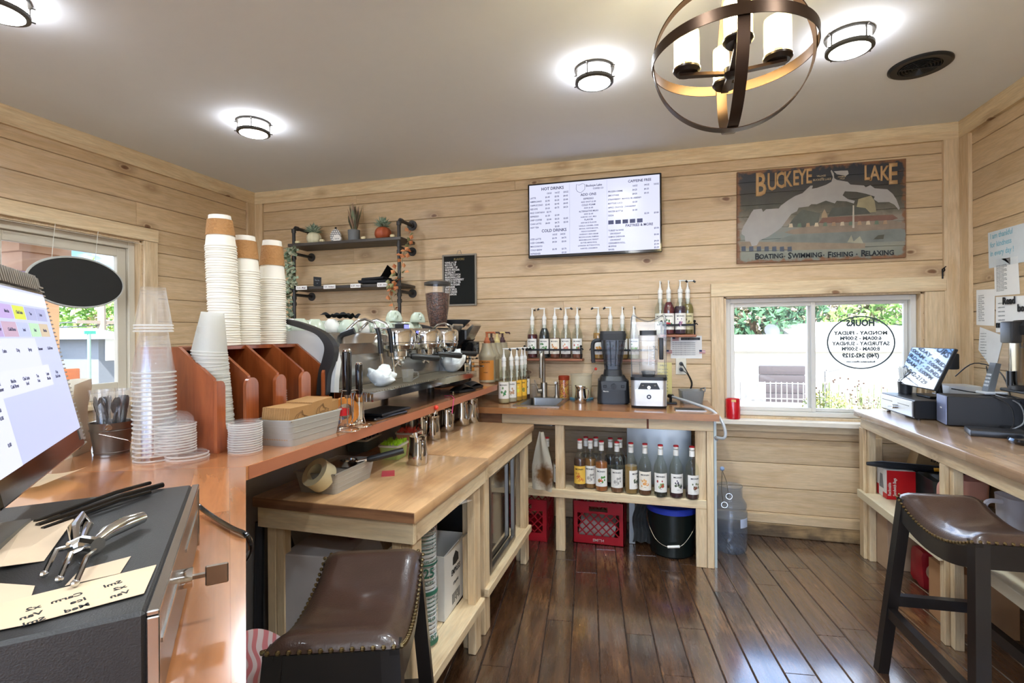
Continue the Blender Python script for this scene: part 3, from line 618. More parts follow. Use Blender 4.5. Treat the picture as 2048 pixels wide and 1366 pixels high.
# back counter
CT = .903
t = thing('back_counter', 'pine framed back counter with sink, blenders and syrup shelf', 'counter', (0, 0, 0))
b = MB(); hx0, hx1, hy0, hy1 = -.857, -.613, 3.216, 3.60
for q_ in ((-1.45, hx0, 3.085, WB-.023), (hx1, .362, 3.085, WB-.023), (hx0, hx1, 3.085, hy0), (hx0, hx1, hy1, WB-.023)): b.box(*q_, CT-.038, CT)
part('worktop', b, BUTCHX, t)
b = MB(); b.box(-1.40, -.95, 3.132, 3.15, CT-.135, CT-.039, .002); part('apron', b, ENDG, t)
b = MB(); b.box(-.949, .335, 3.132, 3.15, CT-.105, CT-.039, .002); part('apron', b, STUD, t)
for x0, x1 in ((-.602, -.545),):
    b = MB(); b.box(x0, x1, 3.151, 3.19, 0, CT-.04, .002); part('leg', b, STUDV, t)
b = MB(); b.box(.235, .295, 3.133, 3.17, 0, .342, .002); b.box(.235, .295, 3.151, 3.17, .342, CT-.106, .002); part('leg', b, STUDV, t); b = MB(); b.box(.297, .335, 3.133, 3.20, 0, CT-.106, .002); part('leg', b, STUDV, t)
b = MB(); b.box(.28, .335, 3.66, 3.70, 0, CT-.04, .002); part('leg', b, STUDV, t); b = MB(); b.box(-1.40, -1.35, 3.66, 3.70, 0, CT-.04, .002); part('leg', b, STUDV, t)
b = MB(); b.box(-1.40, .295, 3.132, 3.150, .343, .393, .002); b.box(-1.40, .295, 3.151, 3.34, .372, .392, .002); part('shelf', b, STUD, t)
b = MB(); b.box(.338, .352, 3.15, 3.66, 0, CT-.04); part('side_panel', b, mat('b9c2bc', .4, .3), t)
b = MB(); b.box(-.04, -.028, 3.130, 3.1325, CT-.104, CT-.04); part('stain', b, mat('6e3d26', .7), t)
# right-hand counter
RX, RT = 1.187, .893
t = thing('side_counter', 'pine framed counter along the right wall holding the register', 'counter', (0, 0, 0))
b = MB(); b.box(RX, WR-.003, .75, 3.56, RT-.038, RT, .005); part('worktop', b, BUTCHR, t)
b = MB(); b.box(RX+.03, RX+.048, .8, 3.54, RT-.105, RT-.039, .002); part('apron', b, STUDY, t)
b = MB(); b.box(RX+.049, WR-.01, 3.522, 3.54, RT-.105, RT-.039, .002); part('apron', b, STUD, t)
for y in (3.54, 2.66, 1.75, .9):
    b = MB(); b.box(RX+.05, RX+.086, y-.07, y, 0, RT-.04, .002); b.box(RX+.03, RX+.049, y-.04, y, 0, RT-.106, .002) if y < 3 else b.box(RX+.03, RX+.049, y-.04, y+.02, 0, RT-.106, .002); part('leg', b, STUDV, t)
    b = MB(); b.box(WR-.06, WR-.024, y-.07, y, 0, RT-.04, .002); part('leg', b, STUDV, t)
b = MB(); b.box(RX+.01, RX+.029, 2.625, 3.54, .365, .41, .002); b.box(RX+.0295, WR-.065, 2.665, 3.46, .39, .409, .002); part('shelf', b, mat('d8c9a8', .5, var=.05), t)
b = MB(); b.box(RX+.01, RX+.029, .9, 2.60, .425, .472, .002); b.box(RX+.0295, WR-.065, 1.76, 2.585, .45, .471, .002); part('shelf', b, mat('d8c9a8', .5, var=.05), t)
# saddle stools
LEATH = mat('3c2a22', .3, coat=.35, var=.12, bump=.12, bs=220); ESPR = mat('16110f', .32, coat=.25, var=.1); NAIL = mat('8d7a55', .3, 1)
def stool(label, loc, rz):
    t = thing('bar_stool', label, 'bar stool', loc, rz, 'dark saddle stools'); LW, LL, ZT = .275, .455, .655
    def sad(u, v, top):
        x = (u-.5)*LW; y = (v-.5)*LL; e = min(1, min(u, 1-u)*7); f = min(1, min(v, 1-v)*9); k = (e*f)**.4
        z = ZT+.010+.062*(abs(y)/(LL/2))**2+(.045*k if top else 0)
        q = 1+.03*math.sin(PI*k)*(1 if top else 0); return (x*q, y*q, z)
    b = MB(); b.grid(lambda u, v: sad(u, v, True), 22, 26); b.grid(lambda u, v: sad(u, v, False), 22, 26); bmesh.ops.remove_doubles(b.bm, verts=b.bm.verts[:], dist=.0008)
    cush = part('seat', b, LEATH, t, 'dark brown leather cushion', smooth=60)
    b = MB()
    for sx in (-1, 1):
        for k in range(27): y = -LL/2+.01+(LL-.02)*k/26; b.ball((sx*(LW/2+.003), y, ZT+.016+.062*(abs(y)/(LL/2))**2), .0055, 6, 4)
    for sy in (-1, 1):
        for k in range(13): x = -LW/2+.012+(LW-.024)*k/12; b.ball((x, sy*(LL/2+.003), ZT+.078), .0055, 6, 4)
    part('nail_heads', b, NAIL, cush)
    for sx in (-1, 1):
        pl = [(-LL/2+.02, ZT-.035)]+[(LL*(k/12-.5)*.93, ZT-.055+.075*(abs(k/12-.5)*2)**2) for k in range(13)][0:0]
        up = [(LL*(k/16-.5), ZT+.009+.062*(abs(k/16-.5)*2)**2) for k in range(17)]; lo = [(LL*(k/16-.5), ZT-.052+.05*(abs(k/16-.5)*2)**2) for k in range(17)]
        b = MB(); b.prism(up+lo[::-1], sx*(LW/2-.001), sx*(LW/2-.022), 'yz'); part('side_rail', b, ESPR, t)
    for sy in (-1, 1): b = MB(); b.box(-LW/2+.022, LW/2-.022, sy*(LL/2-.001), sy*(LL/2-.022), ZT-.005, ZT+.070); part('end_rail', b, ESPR, t)
    P4 = {}
    for sx in (-1, 1):
        for sy in (-1, 1):
            a = Vector((sx*(LW/2-.021), sy*(LL/2-.021), ZT+.072)); c = a+Vector((sx*.05, sy*.085, -(ZT+.072))); h = .0195; b = MB()
            b.add([(p.x+i*h, p.y+j*h, p.z) for p in (c, a) for i, j in ((-1, -1), (1, -1), (1, 1), (-1, 1))], [(0, 1, 2, 3), (7, 6, 5, 4), (0, 1, 5, 4), (1, 2, 6, 5), (2, 3, 7, 6), (3, 0, 4, 7)])
            part('leg', b, ESPR, t, smooth=0); P4[sx, sy] = (a, c)
    def bar(p, q, z, w=.014, h=.020):
        def at(k): a, c = P4[k]; s = (a.z-z)/(a.z-c.z); return a+(c-a)*s
        A, B_ = at(p), at(q); d = (B_-A).normalized(); A = A+d*.018; B_ = B_-d*.018; n = Vector((-d.y, d.x, 0))*w
        b = MB(); b.add([e+n*i+Vector((0, 0, h*j)) for e in (A, B_) for i, j in ((-1, -1), (1, -1), (1, 1), (-1, 1))], [(0, 1, 2, 3), (7, 6, 5, 4), (0, 1, 5, 4), (1, 2, 6, 5), (2, 3, 7, 6), (3, 0, 4, 7)]); part('stretcher', b, ESPR, t, smooth=0)
    bar((-1, 1), (-1, -1), .26); bar((1, 1), (1, -1), .26); bar((-1, 1), (1, 1), .31); bar((-1, -1), (1, -1), .17)
    return t
stool('dark brown leather saddle stool at the near work table', (-.712, 1.10, 0), math.radians(20)); stool('dark brown leather saddle stool at the right counter', (1.06, 2.08, 0), math.radians(3))
# ================================================================ things on the bar
BZ = 1.0402
CHERRY = wood('cherry_organizer', 'a4562b', '7a3717', 'z', .28, None, .15, coat=.5, grain=.7)
# cup organizer with four open slots
PY = [1.146, 1.272, 1.396, 1.521, 1.646]
t = thing('cup_organizer', 'red brown wooden cup and lid organizer with sloping dividers', 'organizer', (-1.2, 1.146, BZ))
for k, y in enumerate(PY):
    y -= 1.146; b = MB(); b.prism([(0, 0), (-.27, 0), (-.27, .302), (-.125, .302), (-.006, .215), (0, .21)], y, y+.011, 'xz'); part('divider', b, CHERRY, t)
b = MB(); b.box(-.27, -.262, .0115, .4995, 0, .300); part('back_panel', b, CHERRY, t)
b = MB(); b.box(-.262, -.127, .0115, .4995, .290, .301); part('top_shelf', b, CHERRY, t)
h = .205; w = [.030, .050, .050, .050, .030]; cs = [.015, .132, .256, .381, .496]; q = [(0, 0), (.511, 0)]
for k in range(4, -1, -1):
    r = w[k]/2
    if k == 4: q += [(.511, h-.002)]+[(cs[k]-r+r*1.2*(1+math.cos(a))/1.2, h-r*1.2+r*1.2*math.sin(a)) for a in (PI/2, 2.1, 2.6, PI)]
    elif k == 0: q += [(cs[0]+r*math.cos(a), h-r*1.2+r*1.2*math.sin(a)) for a in (0, .5, 1.0, PI/2)]+[(0, h)]
    else: q += [(cs[k]+r*math.cos(a), h-r+r*math.sin(a)) for a in [PI*i/10 for i in range(11)]]
    if k:
        a0 = cs[k]-r; a1 = cs[k-1]+w[k-1]/2; m = (a0+a1)/2; q += [(m+(a0-m)*math.cos(a), .08-(a0-m)*math.sin(a)) for a in [PI*i/8 for i in range(9)]]
b = MB(); b.prism(q, .0005, .0125, 'yz'); part('front_plate', b, CHERRY, t)
b = MB(); b.box(-.262, -.0125, .0115, .4995, .002, .010); part('floor_panel', b, CHERRY, t)
def cup_mesh(name, R, r, H, m, lip=.0022, seg=28, wall=.001):      # mouth down
    if m is not WC:
        b = MB(); b.mi = 1; b.lathe([(R, 0), (R+lip, .001), (R+lip, .0035), (R, .0045)], seg=seg); b.mi = 0; b.lathe([(R, .0045), (r, H), (r-.003, H+.0002), (r-.004, H-.003), (0, H-.003)], seg=seg); return finish(b, name, [m, RIMC], 40)
    b = MB(); b.lathe([(R-wall, 0), (R-.0004, 0), (R+lip, .001), (R+lip, .004), (R, .0052), (r, H), (r-.004, H+.0002), (r-.005, H-.004), (0, H-.004), (0, H-.005), (r-.006, H-.005), (R-wall, .0)], seg=seg)
    return finish(b, name, m, 40)
def stack(me, base, n, step, lean, name, label, cat, group, jit=.0006, top=None):
    rr = random.Random(n); out = []
    for i in range(n):
        o = link(bpy.data.objects.new(name, me)); o.location = (base[0]+lean[0]*i*step+rr.uniform(-jit, jit), base[1]+lean[1]*i*step+rr.uniform(-jit, jit), base[2]+i*step)
        o.rotation_euler = (-lean[1], lean[0], rr.uniform(0, 6)); tag(o, label if i < n-1 or not top else top, cat, group); out.append(o)
    return out
WC = mat('e9e4d6', .55, var=.01)
ZT_ = BZ+.302
SLV = mat('b0804d', .8, var=.12, bump=.5, bs=130)
for nm, (x, y), n, st, R, H, ln in (('tallest', (-1.385, 1.372), 41, .0082, .046, .105, (-.02, -.025)), ('middle', (-1.385, 1.462), 32, .0082, .0455, .128, (.0, .0)), ('right-hand', (-1.385, 1.594), 30, .0083, .0455, .148, (.0, -.004))):
    me = cup_mesh('paper_cup', R, R*.72, H, WC)
    cs = stack(me, (x, y, ZT_), n, st, ln, 'paper_cup', 'upside-down white paper cup in the %s stack on the wooden organizer' % nm, 'paper cup', 'paper cups in the %s stack' % nm, top='topmost white paper cup wearing a kraft sleeve on the %s stack' % nm)
    k = cs[-1]; b = MB(); r0, r1 = R+.0015, R*.72+.0015; z0, z1 = H*.36, H*.86
    b.lathe([(r0+(r1-r0)*.36, z0), (r0+(r1-r0)*.36+.0015, z0), (r0+(r1-r0)*.86+.0015, z1), (r0+(r1-r0)*.86, z1)], seg=32); k2 = solo('cup_sleeve', b, SLV, 'kraft corrugated sleeve on the top cup of the %s white stack' % nm, 'cup sleeve', k.location, group='sleeves on the paper cups'); k2.rotation_euler = k.rotation_euler
CLR = glass('ffffff', 1, .06, .9, 1.3, film=.05, filmc='f6f6f2'); RIMC = glass('ffffff', 1, .1, 1, 1.5, film=.62, filmc='f3f2ec'); TRL = glass('ffffff', 1, .25, .7, 1.35, film=.5, filmc='f4f3ec')
me = cup_mesh('clear_cup', .049, .031, .125, CLR, .0025, wall=.0006); base = P(302, 915, z=BZ)
stack(me, (-1.305, 1.058, BZ), 20, .0123, (0.0, -.01), 'clear_cup', 'upside-down clear plastic cup in the tall stack left of the organizer', 'plastic cup', 'clear cups in the tall stack')
me2 = cup_mesh('clear_cup', .043, .028, .105, CLR, .0025, wall=.0006)
stack(me2, (-1.305, 1.056, BZ+.345), 3, .008, (0, 0), 'clear_cup', 'smaller clear plastic cup capping the tall clear stack', 'plastic cup', 'small clear cups on top of the tall stack')
me = cup_mesh('frosted_cup', .0465, .030, .118, TRL, .0022, wall=.0006)
stack(me, (-1.255, 1.216, BZ+.012), 36, .0078, (-.035, -.075), 'frosted_cup', 'upside-down frosted plastic cup leaning in the first slot of the organizer', 'plastic cup', 'frosted cups in the first slot')
def lid_mesh(R, m, dome):
    b = MB(); b.mi = 1; b.lathe([(R, 0), (R+.001, .003), (R-.002, .0045)], seg=32); b.mi = 0; b.lathe([(R-.002, .0045), (R-.005, .0075)]+([(R-.008, .022), (R-.02, .034), (R*.25, .038), (R*.25-.002, .036)] if dome else [(R-.006, .006), (R-.010, .0105), (0, .0105)]), seg=32); return finish(b, 'lid', [m, RIMC if m is LIDM else m], 40)
LIDM = glass('ffffff', 1, .05, 1, 1.4, film=.06, filmc='f4f4f4')
fl_ = lid_mesh(.052, LIDM, False)
stack(fl_, (-1.232, 1.09, BZ), 2, .0085, (0, 0), 'stacked_cover', 'clear plastic lid under the taller lid stack by the clear cups', 'cup lid', 'lids at the foot of the taller lid stack', .001)
dm = lid_mesh(.049, LIDM, True)
stack(dm, (-1.262, 1.082, BZ+.018), 11, .0072, (0, .0), 'stacked_cover', 'clear domed plastic lid in the taller lid stack beside the clear cups', 'cup lid', 'domed lids in the taller stack', .0012)
f3 = lid_mesh(.0445, LIDM, False)
stack(f3, (-1.135, 1.193, BZ), 13, .0066, (0, 0), 'stacked_cover', 'flat clear lid in the short lid stack in front of the organizer', 'cup lid', 'flat lids in the short stack', .0008)
s3 = lid_mesh(.044, LIDM, True); BL = lid_mesh(.040, mat('3b4a48', .4), False)
stack(s3, (-1.27, 1.462, BZ+.012), 16, .0085, (0, -.02), 'stacked_cover', 'clear plastic lid stacked in the third slot of the organizer', 'cup lid', 'clear lids in the third slot')
stack(BL, (-1.27, 1.588, BZ+.012), 24, .0068, (0, -.05), 'stacked_cover', 'dark lid stacked in the last slot of the organizer', 'cup lid', 'dark lids in the last slot')
# sleeves in a grey tray
GT = mat('9f9b91', .55, var=.03)
def grey_bin(name, label, loc, rz, w, d, h):
    t = thing(name, label, 'storage tray', loc, rz, 'light grey plastic trays'); b = MB(); b.rbox(w, d, 0, h, .018, 5, .88, open_t=.003); part('body', b, GT, t); b = MB()
    for k in range(3):
        z = h*(.28+.24*k); s = .88+.12*z/h; b.rbox(w*s+.0016, d*s+.0016, z, z+.002, .018, 5, 1)
    part('rib', b, GT, t); b = MB(); b.rbox(w+.008, d+.008, h-.003, h, .02, 5, 1, open_t=.006) if 0 else b.tube([(sx*(w/2-.004), sy*(d/2-.004), h) for sx, sy in ((1, 1), (-1, 1), (-1, -1), (1, -1))], .0032, 6, True); part('rim', b, GT, t); return t
grey_bin('storage_tray', 'light grey plastic tray full of kraft cup sleeves on the bar', (-1.098, 1.385, BZ), 0, .135, .26, .078)
sm = MB(); sm.box(-.0011, .0011, -.052, .052, 0, .098); SL = finish(sm, 'cup_sleeve', mat('b18450', .85, var=.12), 0); SLD = mat('5b4128', .8)
for bun, (y, n, x0, dz, tilt) in enumerate(((1.318, 34, -1.150, .012, .0), (1.425, 34, -1.150, .020, .06), (1.475, 10, -1.085, .004, .16))):
    for k in range(n):
        o = link(bpy.data.objects.new('cup_sleeve', SL)); o.location = (x0+k*.0029, y+.0006*(k % 3), BZ+.006+dz); o.rotation_euler = (tilt, .12, 0)
        tag(o, 'kraft cup sleeve packed in the %s bundle of the grey tray' % ('front', 'rear', 'small tilted')[bun], 'cup sleeve', 'sleeves in the %s bundle' % ('front', 'rear', 'small tilted')[bun])
    b = MB(); zz = BZ+.006+dz
    pts = [(-.02, .045), (.0, .052), (.03, .046), (.034, .062), (.01, .07), (.004, .085), (-.022, .074), (-.03, .06)]
    o_ = Vector((x0+(n-1)*.0029+.0025, y, zz)); b.tube([(0, p[0], p[1]) for p in pts], .0006, 4, True); b.tube([(0, p[0]*.5, p[1]*.6+.03) for p in pts], .0006, 4, True)
    part('printed_mark', b, SLD, o, 'black printed outline').location = (.0022, 0, 0)
# small clutter behind the tray
p = P(628, 800, z=BZ); b = MB(); b.rbox(.085, .085, 0, .075, .02, 5, .8, open_t=.001)
t = thing('deli_container', 'clear plastic tub with blue packets behind the sleeve tray', 'container', (-1.115, 1.60, BZ)); part('tub', b, CLR, t)
b = MB(); b.box(-.03, .02, -.02, .02, .004, .03, .004); part('packets', b, mat('2f5f9a', .5), t)
for (x, y, h) in ((-1.07, 1.665, .082), (-1.115, 1.70, .10)):
    b = MB(); b.box(-.014, .014, -.014, .014, 0, h, .002); solo('carton', b, mat('d9cdb2', .7), 'small cream carton %s behind the sleeve tray' % ('nearer the bar edge' if h < .09 else 'taller and farther in'), 'carton', (x, y, BZ))
t = thing('jar', 'small clear jar with bright red cap beside the sleeve tray', 'jar', (-1.052, 1.545, BZ)); b = MB(); b.lathe([(0, 0), (.02, 0), (.022, .05), (.018, .055)], seg=18); part('glass', b, CLR, t); b = MB(); b.lathe([(0, .075), (.021, .075), (.021, .052), (0, .052)], seg=18); part('cap', b, RED, t)
p = P(688, 772, x=-1.09); b = MB(); b.lathe([(.030, 0), (.052, 0), (.052, .022), (.030, .022), (.030, 0)], seg=32); solo('tape_roll', b, mat('d98a3a', .5), 'roll of orange tape leaning behind the milk frothers', 'tape roll', (-1.10, 1.62, BZ+.053), rot=(PI/2, .1, .9))
# two handheld milk frothers standing in wire stands
def frother(label, x, y, hr, zb, zt):
    t = thing('milk_frother', label, 'milk frother', (x, y, BZ), group='handheld milk frothers')
    b = MB(); b.lathe([(0, zb), (hr*.75, zb), (hr, zb+.01), (hr*1.08, zt-.012), (hr*.9, zt-.008), (0, zt-.008)], seg=24); g = part('handle', b, BLACKG, t)
    b = MB(); b.lathe([(hr*.95, zt-.009), (hr*1.0, zt-.004), (hr*.8, zt), (0, zt)], seg=24); b.lathe([(0, zb-.014), (hr*.5, zb-.012), (hr*.75, zb), (0, zb)], seg=20); part('metal_end', b, CHROME, g)
    b = MB(); b.tube([(0, 0, zb), (0, 0, .022)], .0017, 6); part('whisk_shaft', b, CHROME, t)
    b = MB(); b.tube([(.010*math.cos(a), .010*math.sin(a), .02+.002*math.sin(5*a)) for a in [2*PI*i/24 for i in range(24)]], .0016, 5, True); part('whisk', b, CHROME, t)
    b = MB(); b.tube([(.042*math.cos(2*PI*i/32), .042*math.sin(2*PI*i/32), .002) for i in range(32)], .002, 6, True)
    b.tube([(-.042, 0, .002), (-.025, 0, .03), (-.024, 0, zb-.01), (-hr*1.2, 0, zb+.015)], .0019, 6); b.tube([(.0, .042, .002), (.0, .03, .03), (0, .026, zb-.012), (0, hr*1.25, zb+.015)], .0019, 6)
    b.tube([(hr*1.25*math.cos(2*PI*i/24), hr*1.25*math.sin(2*PI*i/24), zb+.016) for i in range(21)], .0019, 6); part('wire_stand', b, CHROME, t)
frother('black milk frother nearest the sleeve tray, taller of two in wire stands', -1.03, 1.54, .0155, .125, .285); frother('black milk frother next to the espresso machine, shorter of two', -1.035, 1.622, .0125, .118, .235)
# ---------------------------------------------------------------- espresso machine
t = thing('espresso_machine', 'stainless three group espresso machine on the bar', 'espresso machine', (-1.0, 1.66, BZ)); ML = 1.14
SS = mat('c4c1ba', .24, 1, var=.05); SSD = mat('a29e97', .3, 1, var=.05)
b = MB(); b.box(-.60, -.22, .06, ML-.04, .06, .345, .006); part('body', b, SS, t)
b = MB(); b.prism([(-.60, .34), (-.215, .34), (-.175, .30), (-.185, .255), (-.22, .25), (-.6, .25)], .05, ML-.03, 'xz'); part('upper_housing', b, SS, t)
b = MB(); b.box(-.216, -.2145, .08, ML-.06, .115, .262); part('splash_panel', b, BRUSH, t)
LOGO = mat('8f93ff', .4, var=0, emit='8a8cff', es=.22)
b = MB(); b.prism([(-.1768, .297), (-.1758, .297), (-.1848, .259), (-.1858, .259)], .10, .30, 'xz'); part('light_strip', b, LOGO, t)
b = MB(); b.prism([(-.45, .062), (.0, .085), (.0, .115), (-.02, .116), (-.45, .116)], .0, ML, 'xz'); part('drip_tray', b, CHROME, t)
b = MB()
for k in range(54):
    y = .05+k*(ML-.1)/53; b.box(-.205, -.02, y-.005, y+.005, .1165, .119)
part('tray_grate', b, mat('b3a78f', .35, .8), t)
def curve(pts, n=6):
    o = []; v = [Vector(p) for p in pts]
    for i in range(len(v)-1):
        a, b_, c, d = v[max(i-1, 0)], v[i], v[i+1], v[min(i+2, len(v)-1)]
        for k in range(n):
            u = k/n; o.append(.5*((2*b_)+(c-a)*u+(2*a-5*b_+4*c-d)*u*u+(3*b_-a-3*c+d)*u**3))
    return o+[v[-1]]
ap = [P(px, py, y=1.64) for px, py in ((566, 637), (600, 645), (640, 661), (662, 680), (670, 700), (666, 725), (657, 752), (654, 790))]; an = [P(px, py, y=1.64) for px, py in ((566, 646), (600, 656), (630, 667), (645, 682), (650, 698), (645, 722), (638, 745), (634, 790))]
op = curve([(p.x+1.0, p.z-BZ) for p in ap]); ip = curve([(p.x+1.0, p.z-BZ) for p in an])
for y0, y1 in ((-.025, .005), (ML-.005, ML+.025)):
    b = MB(); n = len(op)
    for i in range(n-1): b.add([(q[0], y, q[1]) for y in (y0, y1) for q in (op[i], op[i+1], ip[i+1], ip[i])], [(0, 1, 2, 3), (7, 6, 5, 4), (0, 4, 5, 1), (2, 6, 7, 3)])
    bmesh.ops.remove_doubles(b.bm, verts=b.bm.verts[:], dist=.0003); part('side_arm', b, mat('2e2c2b', .35, var=.05), t, 'curved black side arm', smooth=50)
for y0, y1 in ((.0, .03), (ML-.03, ML)): b = MB(); b.prism([(-.60, .04), (-.17, .04), (-.165, .16)]+[(-.155-.16*(1-math.cos(a)), .23+.125*math.sin(a)) for a in (0, .35, .7, 1.05, 1.4)]+[(-.36, .352), (-.60, .345)], y0, y1, 'xz'); part('side_panel', b, mat('d9d9d4', .3, .2, var=.02), t)
for x in (-.55, -.25):
    for y in (.08, ML-.1): b = MB(); b.cyl((x, y, 0), (x, y, .065), .022, seg=16); part('foot', b, BLACKP, t)
for k, y in enumerate((.46, .76, 1.00)):
    cx = -.145; b = MB(); b.lathe([(0, .362), (.068, .362), (.079, .354), (.082, .342), (.082, .300), (.078, .296), (.078, .290), (.081, .286), (.074, .268), (.050, .258), (.048, .235), (.04, .232), (0, .232)], cx, y, 0, 32); b.box(-.24, cx-.02, y-.03, y+.03, .27, .335, .01)
    g = part('group_head', b, CHROME, t)
    b = MB(); b.lathe([(0, .25), (.036, .25), (.036, .222), (.03, .215), (0, .215)], cx, y, 0, 24); b.tube([(cx, y, .217), (cx, y, .200), (cx+.012, y+.012, .188)], .008, 8); b.tube([(cx, y, .205), (cx-.012, y-.012, .188)], .007, 8)
    f = part('portafilter', b, CHROME, t); d = Vector((.60, .76, -.10)).normalized(); a = Vector((cx, y, .238))
    b = MB(); b.tube([a+d*.03, a+d*.065], .006, 8); b.tube([a+d*.065, a+d*.075, a+d*.13, a+d*.20, a+d*.212], .013, 14, rs=[.011, .015, .0135, .0165, .014]); part('handle', b, mat('1e1f1f', .4), f, 'black portafilter handle')
def wand(y, s, lean):
    b = MB(); b.tube([(-.245, y, .355), (-.20, y+.0*s, .392), (-.165, y+.01*s, .400), (-.13, y+.02*s, .385), (-.112, y+.03*s, .345)], .006, 10)
    b.tube([(-.112, y+.03*s, .345), (-.105, y+.035*s, .24), (-.098+lean, y+.05*s, .128)], .0052, 10); w = part('steam_wand', b, CHROME, t)
    b = MB(); b.tube([(-.118, y+.026*s, .362), (-.111, y+.03*s, .335), (-.1065, y+.034*s, .255)], .0095, 12); part('grip', b, BLACKP, w)
wand(.205, 1, .01); wand(.30, 1, .0); wand(ML-.10, 1, 0)
b = MB(); b.tube([(-.225, .10, .30), (-.20, .105, .335), (-.155, .12, .352)], .011, 10, rs=[.008, .012, .015]); part('steam_lever', b, BLACKP, t)
b = MB(); b.box(-.24, -.19, .60, .665, .346, .39, .004); d_ = part('display', b, BLACKP, t); b = MB(); b.box(-.1895, -.189, .606, .66, .352, .384); part('screen', b, LOGO, d_)
b = MB(); b.tube([(-.60, .03, .352), (-.60, .03, .39), (-.60, ML-.03, .39), (-.60, ML-.03, .352)], .005, 8); b.tube([(-.24, .4, .348), (-.24, .4, .365), (-.24, ML-.12, .365), (-.24, ML-.12, .348)], .004, 8); part('cup_rail', b, CHROME, t)
# mint cups warming on top, mouth down
MINT = mat('c3cdb9', .18, coat=.6, var=.02)
def mug(name, R, H, m):
    b = MB(); b.lathe([(R, 0), (R*1.02, .001), (R*.97, H*.35), (R*.78, H*.75), (R*.5, H*.95), (R*.45, H), (R*.42, H-.003), (0, H-.004)], seg=24); me = finish(b, name, m, 50); return me
M1 = mug('cup', .044, .058, MINT); M2 = mug('cup', .038, .062, WHITE)
hb = MB(); hb.tube([(.036, 0, .02), (.055, 0, .016), (.066, 0, .03), (.058, 0, .045), (.03, 0, .048)], .0045, 7); HM = finish(hb, 'handle', MINT)
rr = random.Random(5); ck = 0
for i in range(9):
    for j in range(3):
        x = -1.31-.105*j+rr.uniform(-.008, .008); y = 1.77+i*.108+rr.uniform(-.008, .008)
        if (i in (0, 1) and j == 0): continue
        o = link(bpy.data.objects.new('cup', M1 if (i+j) % 3 else M2)); o.location = (x, y, BZ+.3455); o.rotation_euler = (0, 0, rr.uniform(0, 6))
        tag(o, ('pale green' if (i+j) % 3 else 'white')+' upside-down cup on the cup warmer of the espresso machine, '+('front row' if j == 0 else 'middle row' if j == 1 else 'rear row'), 'cup', 'cups warming on the espresso machine, '+('front', 'middle', 'rear')[j]); h = link(bpy.data.objects.new('handle', HM), o)
for (x, y, m) in ((-1.32, 2.385, M1), (-1.30, 2.62, M1)):
    o = link(bpy.data.objects.new('cup', m)); o.location = (x+.01, y, BZ+.3455+.058); o.rotation_euler = (0, 0, 5.5); tag(o, 'pale green cup balanced on the others above the group heads, '+('nearer' if y < 2.5 else 'farther')+' one', 'cup'); link(bpy.data.objects.new('handle', HM), o)
b = MB(); b.grid(lambda u, v: (-.06+.12*u, -.10+.2*v, .012+.014*math.sin(u*9+v*3)*math.sin(v*11)), 14, 18); r_ = bmesh.ops.solidify(b.bm, geom=b.bm.faces[:], thickness=.008)
solo('black_towel', b, mat('1c1d1e', .9), 'folded black towel lying on the cups of the espresso machine', 'towel', (-1.42, 2.08, BZ+.415), .2)
def cloth(name, label, loc, r, seed, sq=.75, m=None):
    b = MB(); b.ball((0, 0, r*sq), r, 26, 18, (1, .8, sq))
    from mathutils import noise as nz
    for v in b.bm.verts:
        n = nz.noise(v.co*28+Vector((seed, 0, 0)))+.5*nz.noise(v.co*70); k = 1+.5*n; v.co.x *= k; v.co.y *= k; v.co.z = max(.001, v.co.z*(1+.45*n))
    return solo(name, b, m or mat('dfe3e0', .9, var=.05), label, 'cloth', loc, smooth=75)
cloth('cloth', 'crumpled white cloth at the near end of the drip tray', (-1.085, 1.865, BZ+.1195), .052, 1); cloth('cloth', 'second crumpled white cloth lying behind the first on the tray', (-1.13, 1.985, BZ+.1195), .042, 2); cloth('cloth', 'crumpled white cloth at the far end of the drip tray', (-1.10, 2.66, BZ+.1195), .066, 3, .95)
t = thing('shot_glass', 'small clear handled measuring glass on the drip tray', 'glass', (-1.065, 2.06, BZ+.1195)); b = MB(); b.lathe([(0, .002), (.022, .002), (.027, .058), (.0262, .058), (.0212, .004), (0, .004)], seg=24); part('bowl', b, glass('f0eee4', .95, .03, 1, 1.5, film=.15), t); b = MB(); b.tube([(.026, 0, .048), (.045, .01, .046), (.048, .012, .025), (.025, 0, .012)], .003, 7); part('handle', b, glass('f0eee4', .95, .03, 1, 1.5, film=.15), t)
# flat black tablets and handsets under and beside the machine
p = P(760, 828, z=BZ)
b = MB(); b.box(-.085, .085, -.11, .11, 0, .012, .004); solo('tablet', b, BLACKG, 'black tablet lying under the front of the espresso machine', 'tablet', (-1.10, 1.84, BZ), -.12)
b = MB(); b.box(-.07, .07, -.11, .11, 0, .010, .003); solo('tablet', b, BLACKP, 'thinner black tablet lying on the first tablet', 'tablet', (-1.085, 1.875, BZ+.0125), -.05)
def reader(label, x, y, rz):
    t = thing('card_reader', label, 'card reader', (x, y, BZ), rz, 'black card readers'); b = MB(); b.grid(lambda u, v: ((u-.5)*.075, (v-.5)*.15, .014+.034*math.sin(PI*min(1, v*1.15))**.7*math.sin(PI*(.1+.8*u))**.5), 12, 16); b.box(-.036, .036, -.073, .073, .0, .018, .006); part('shell', b, BLACKP, t); b = MB(); b.cyl((.0, -.075, .006), (.0, -.083, .006), .006, seg=8); part('plug', b, CHROME, t)
reader('black card reader nearest the bar edge, under the end of the machine', -1.06, 2.73, -.35); reader('black card reader behind the first, next to the caramel jug', -1.075, 2.93, -.2)
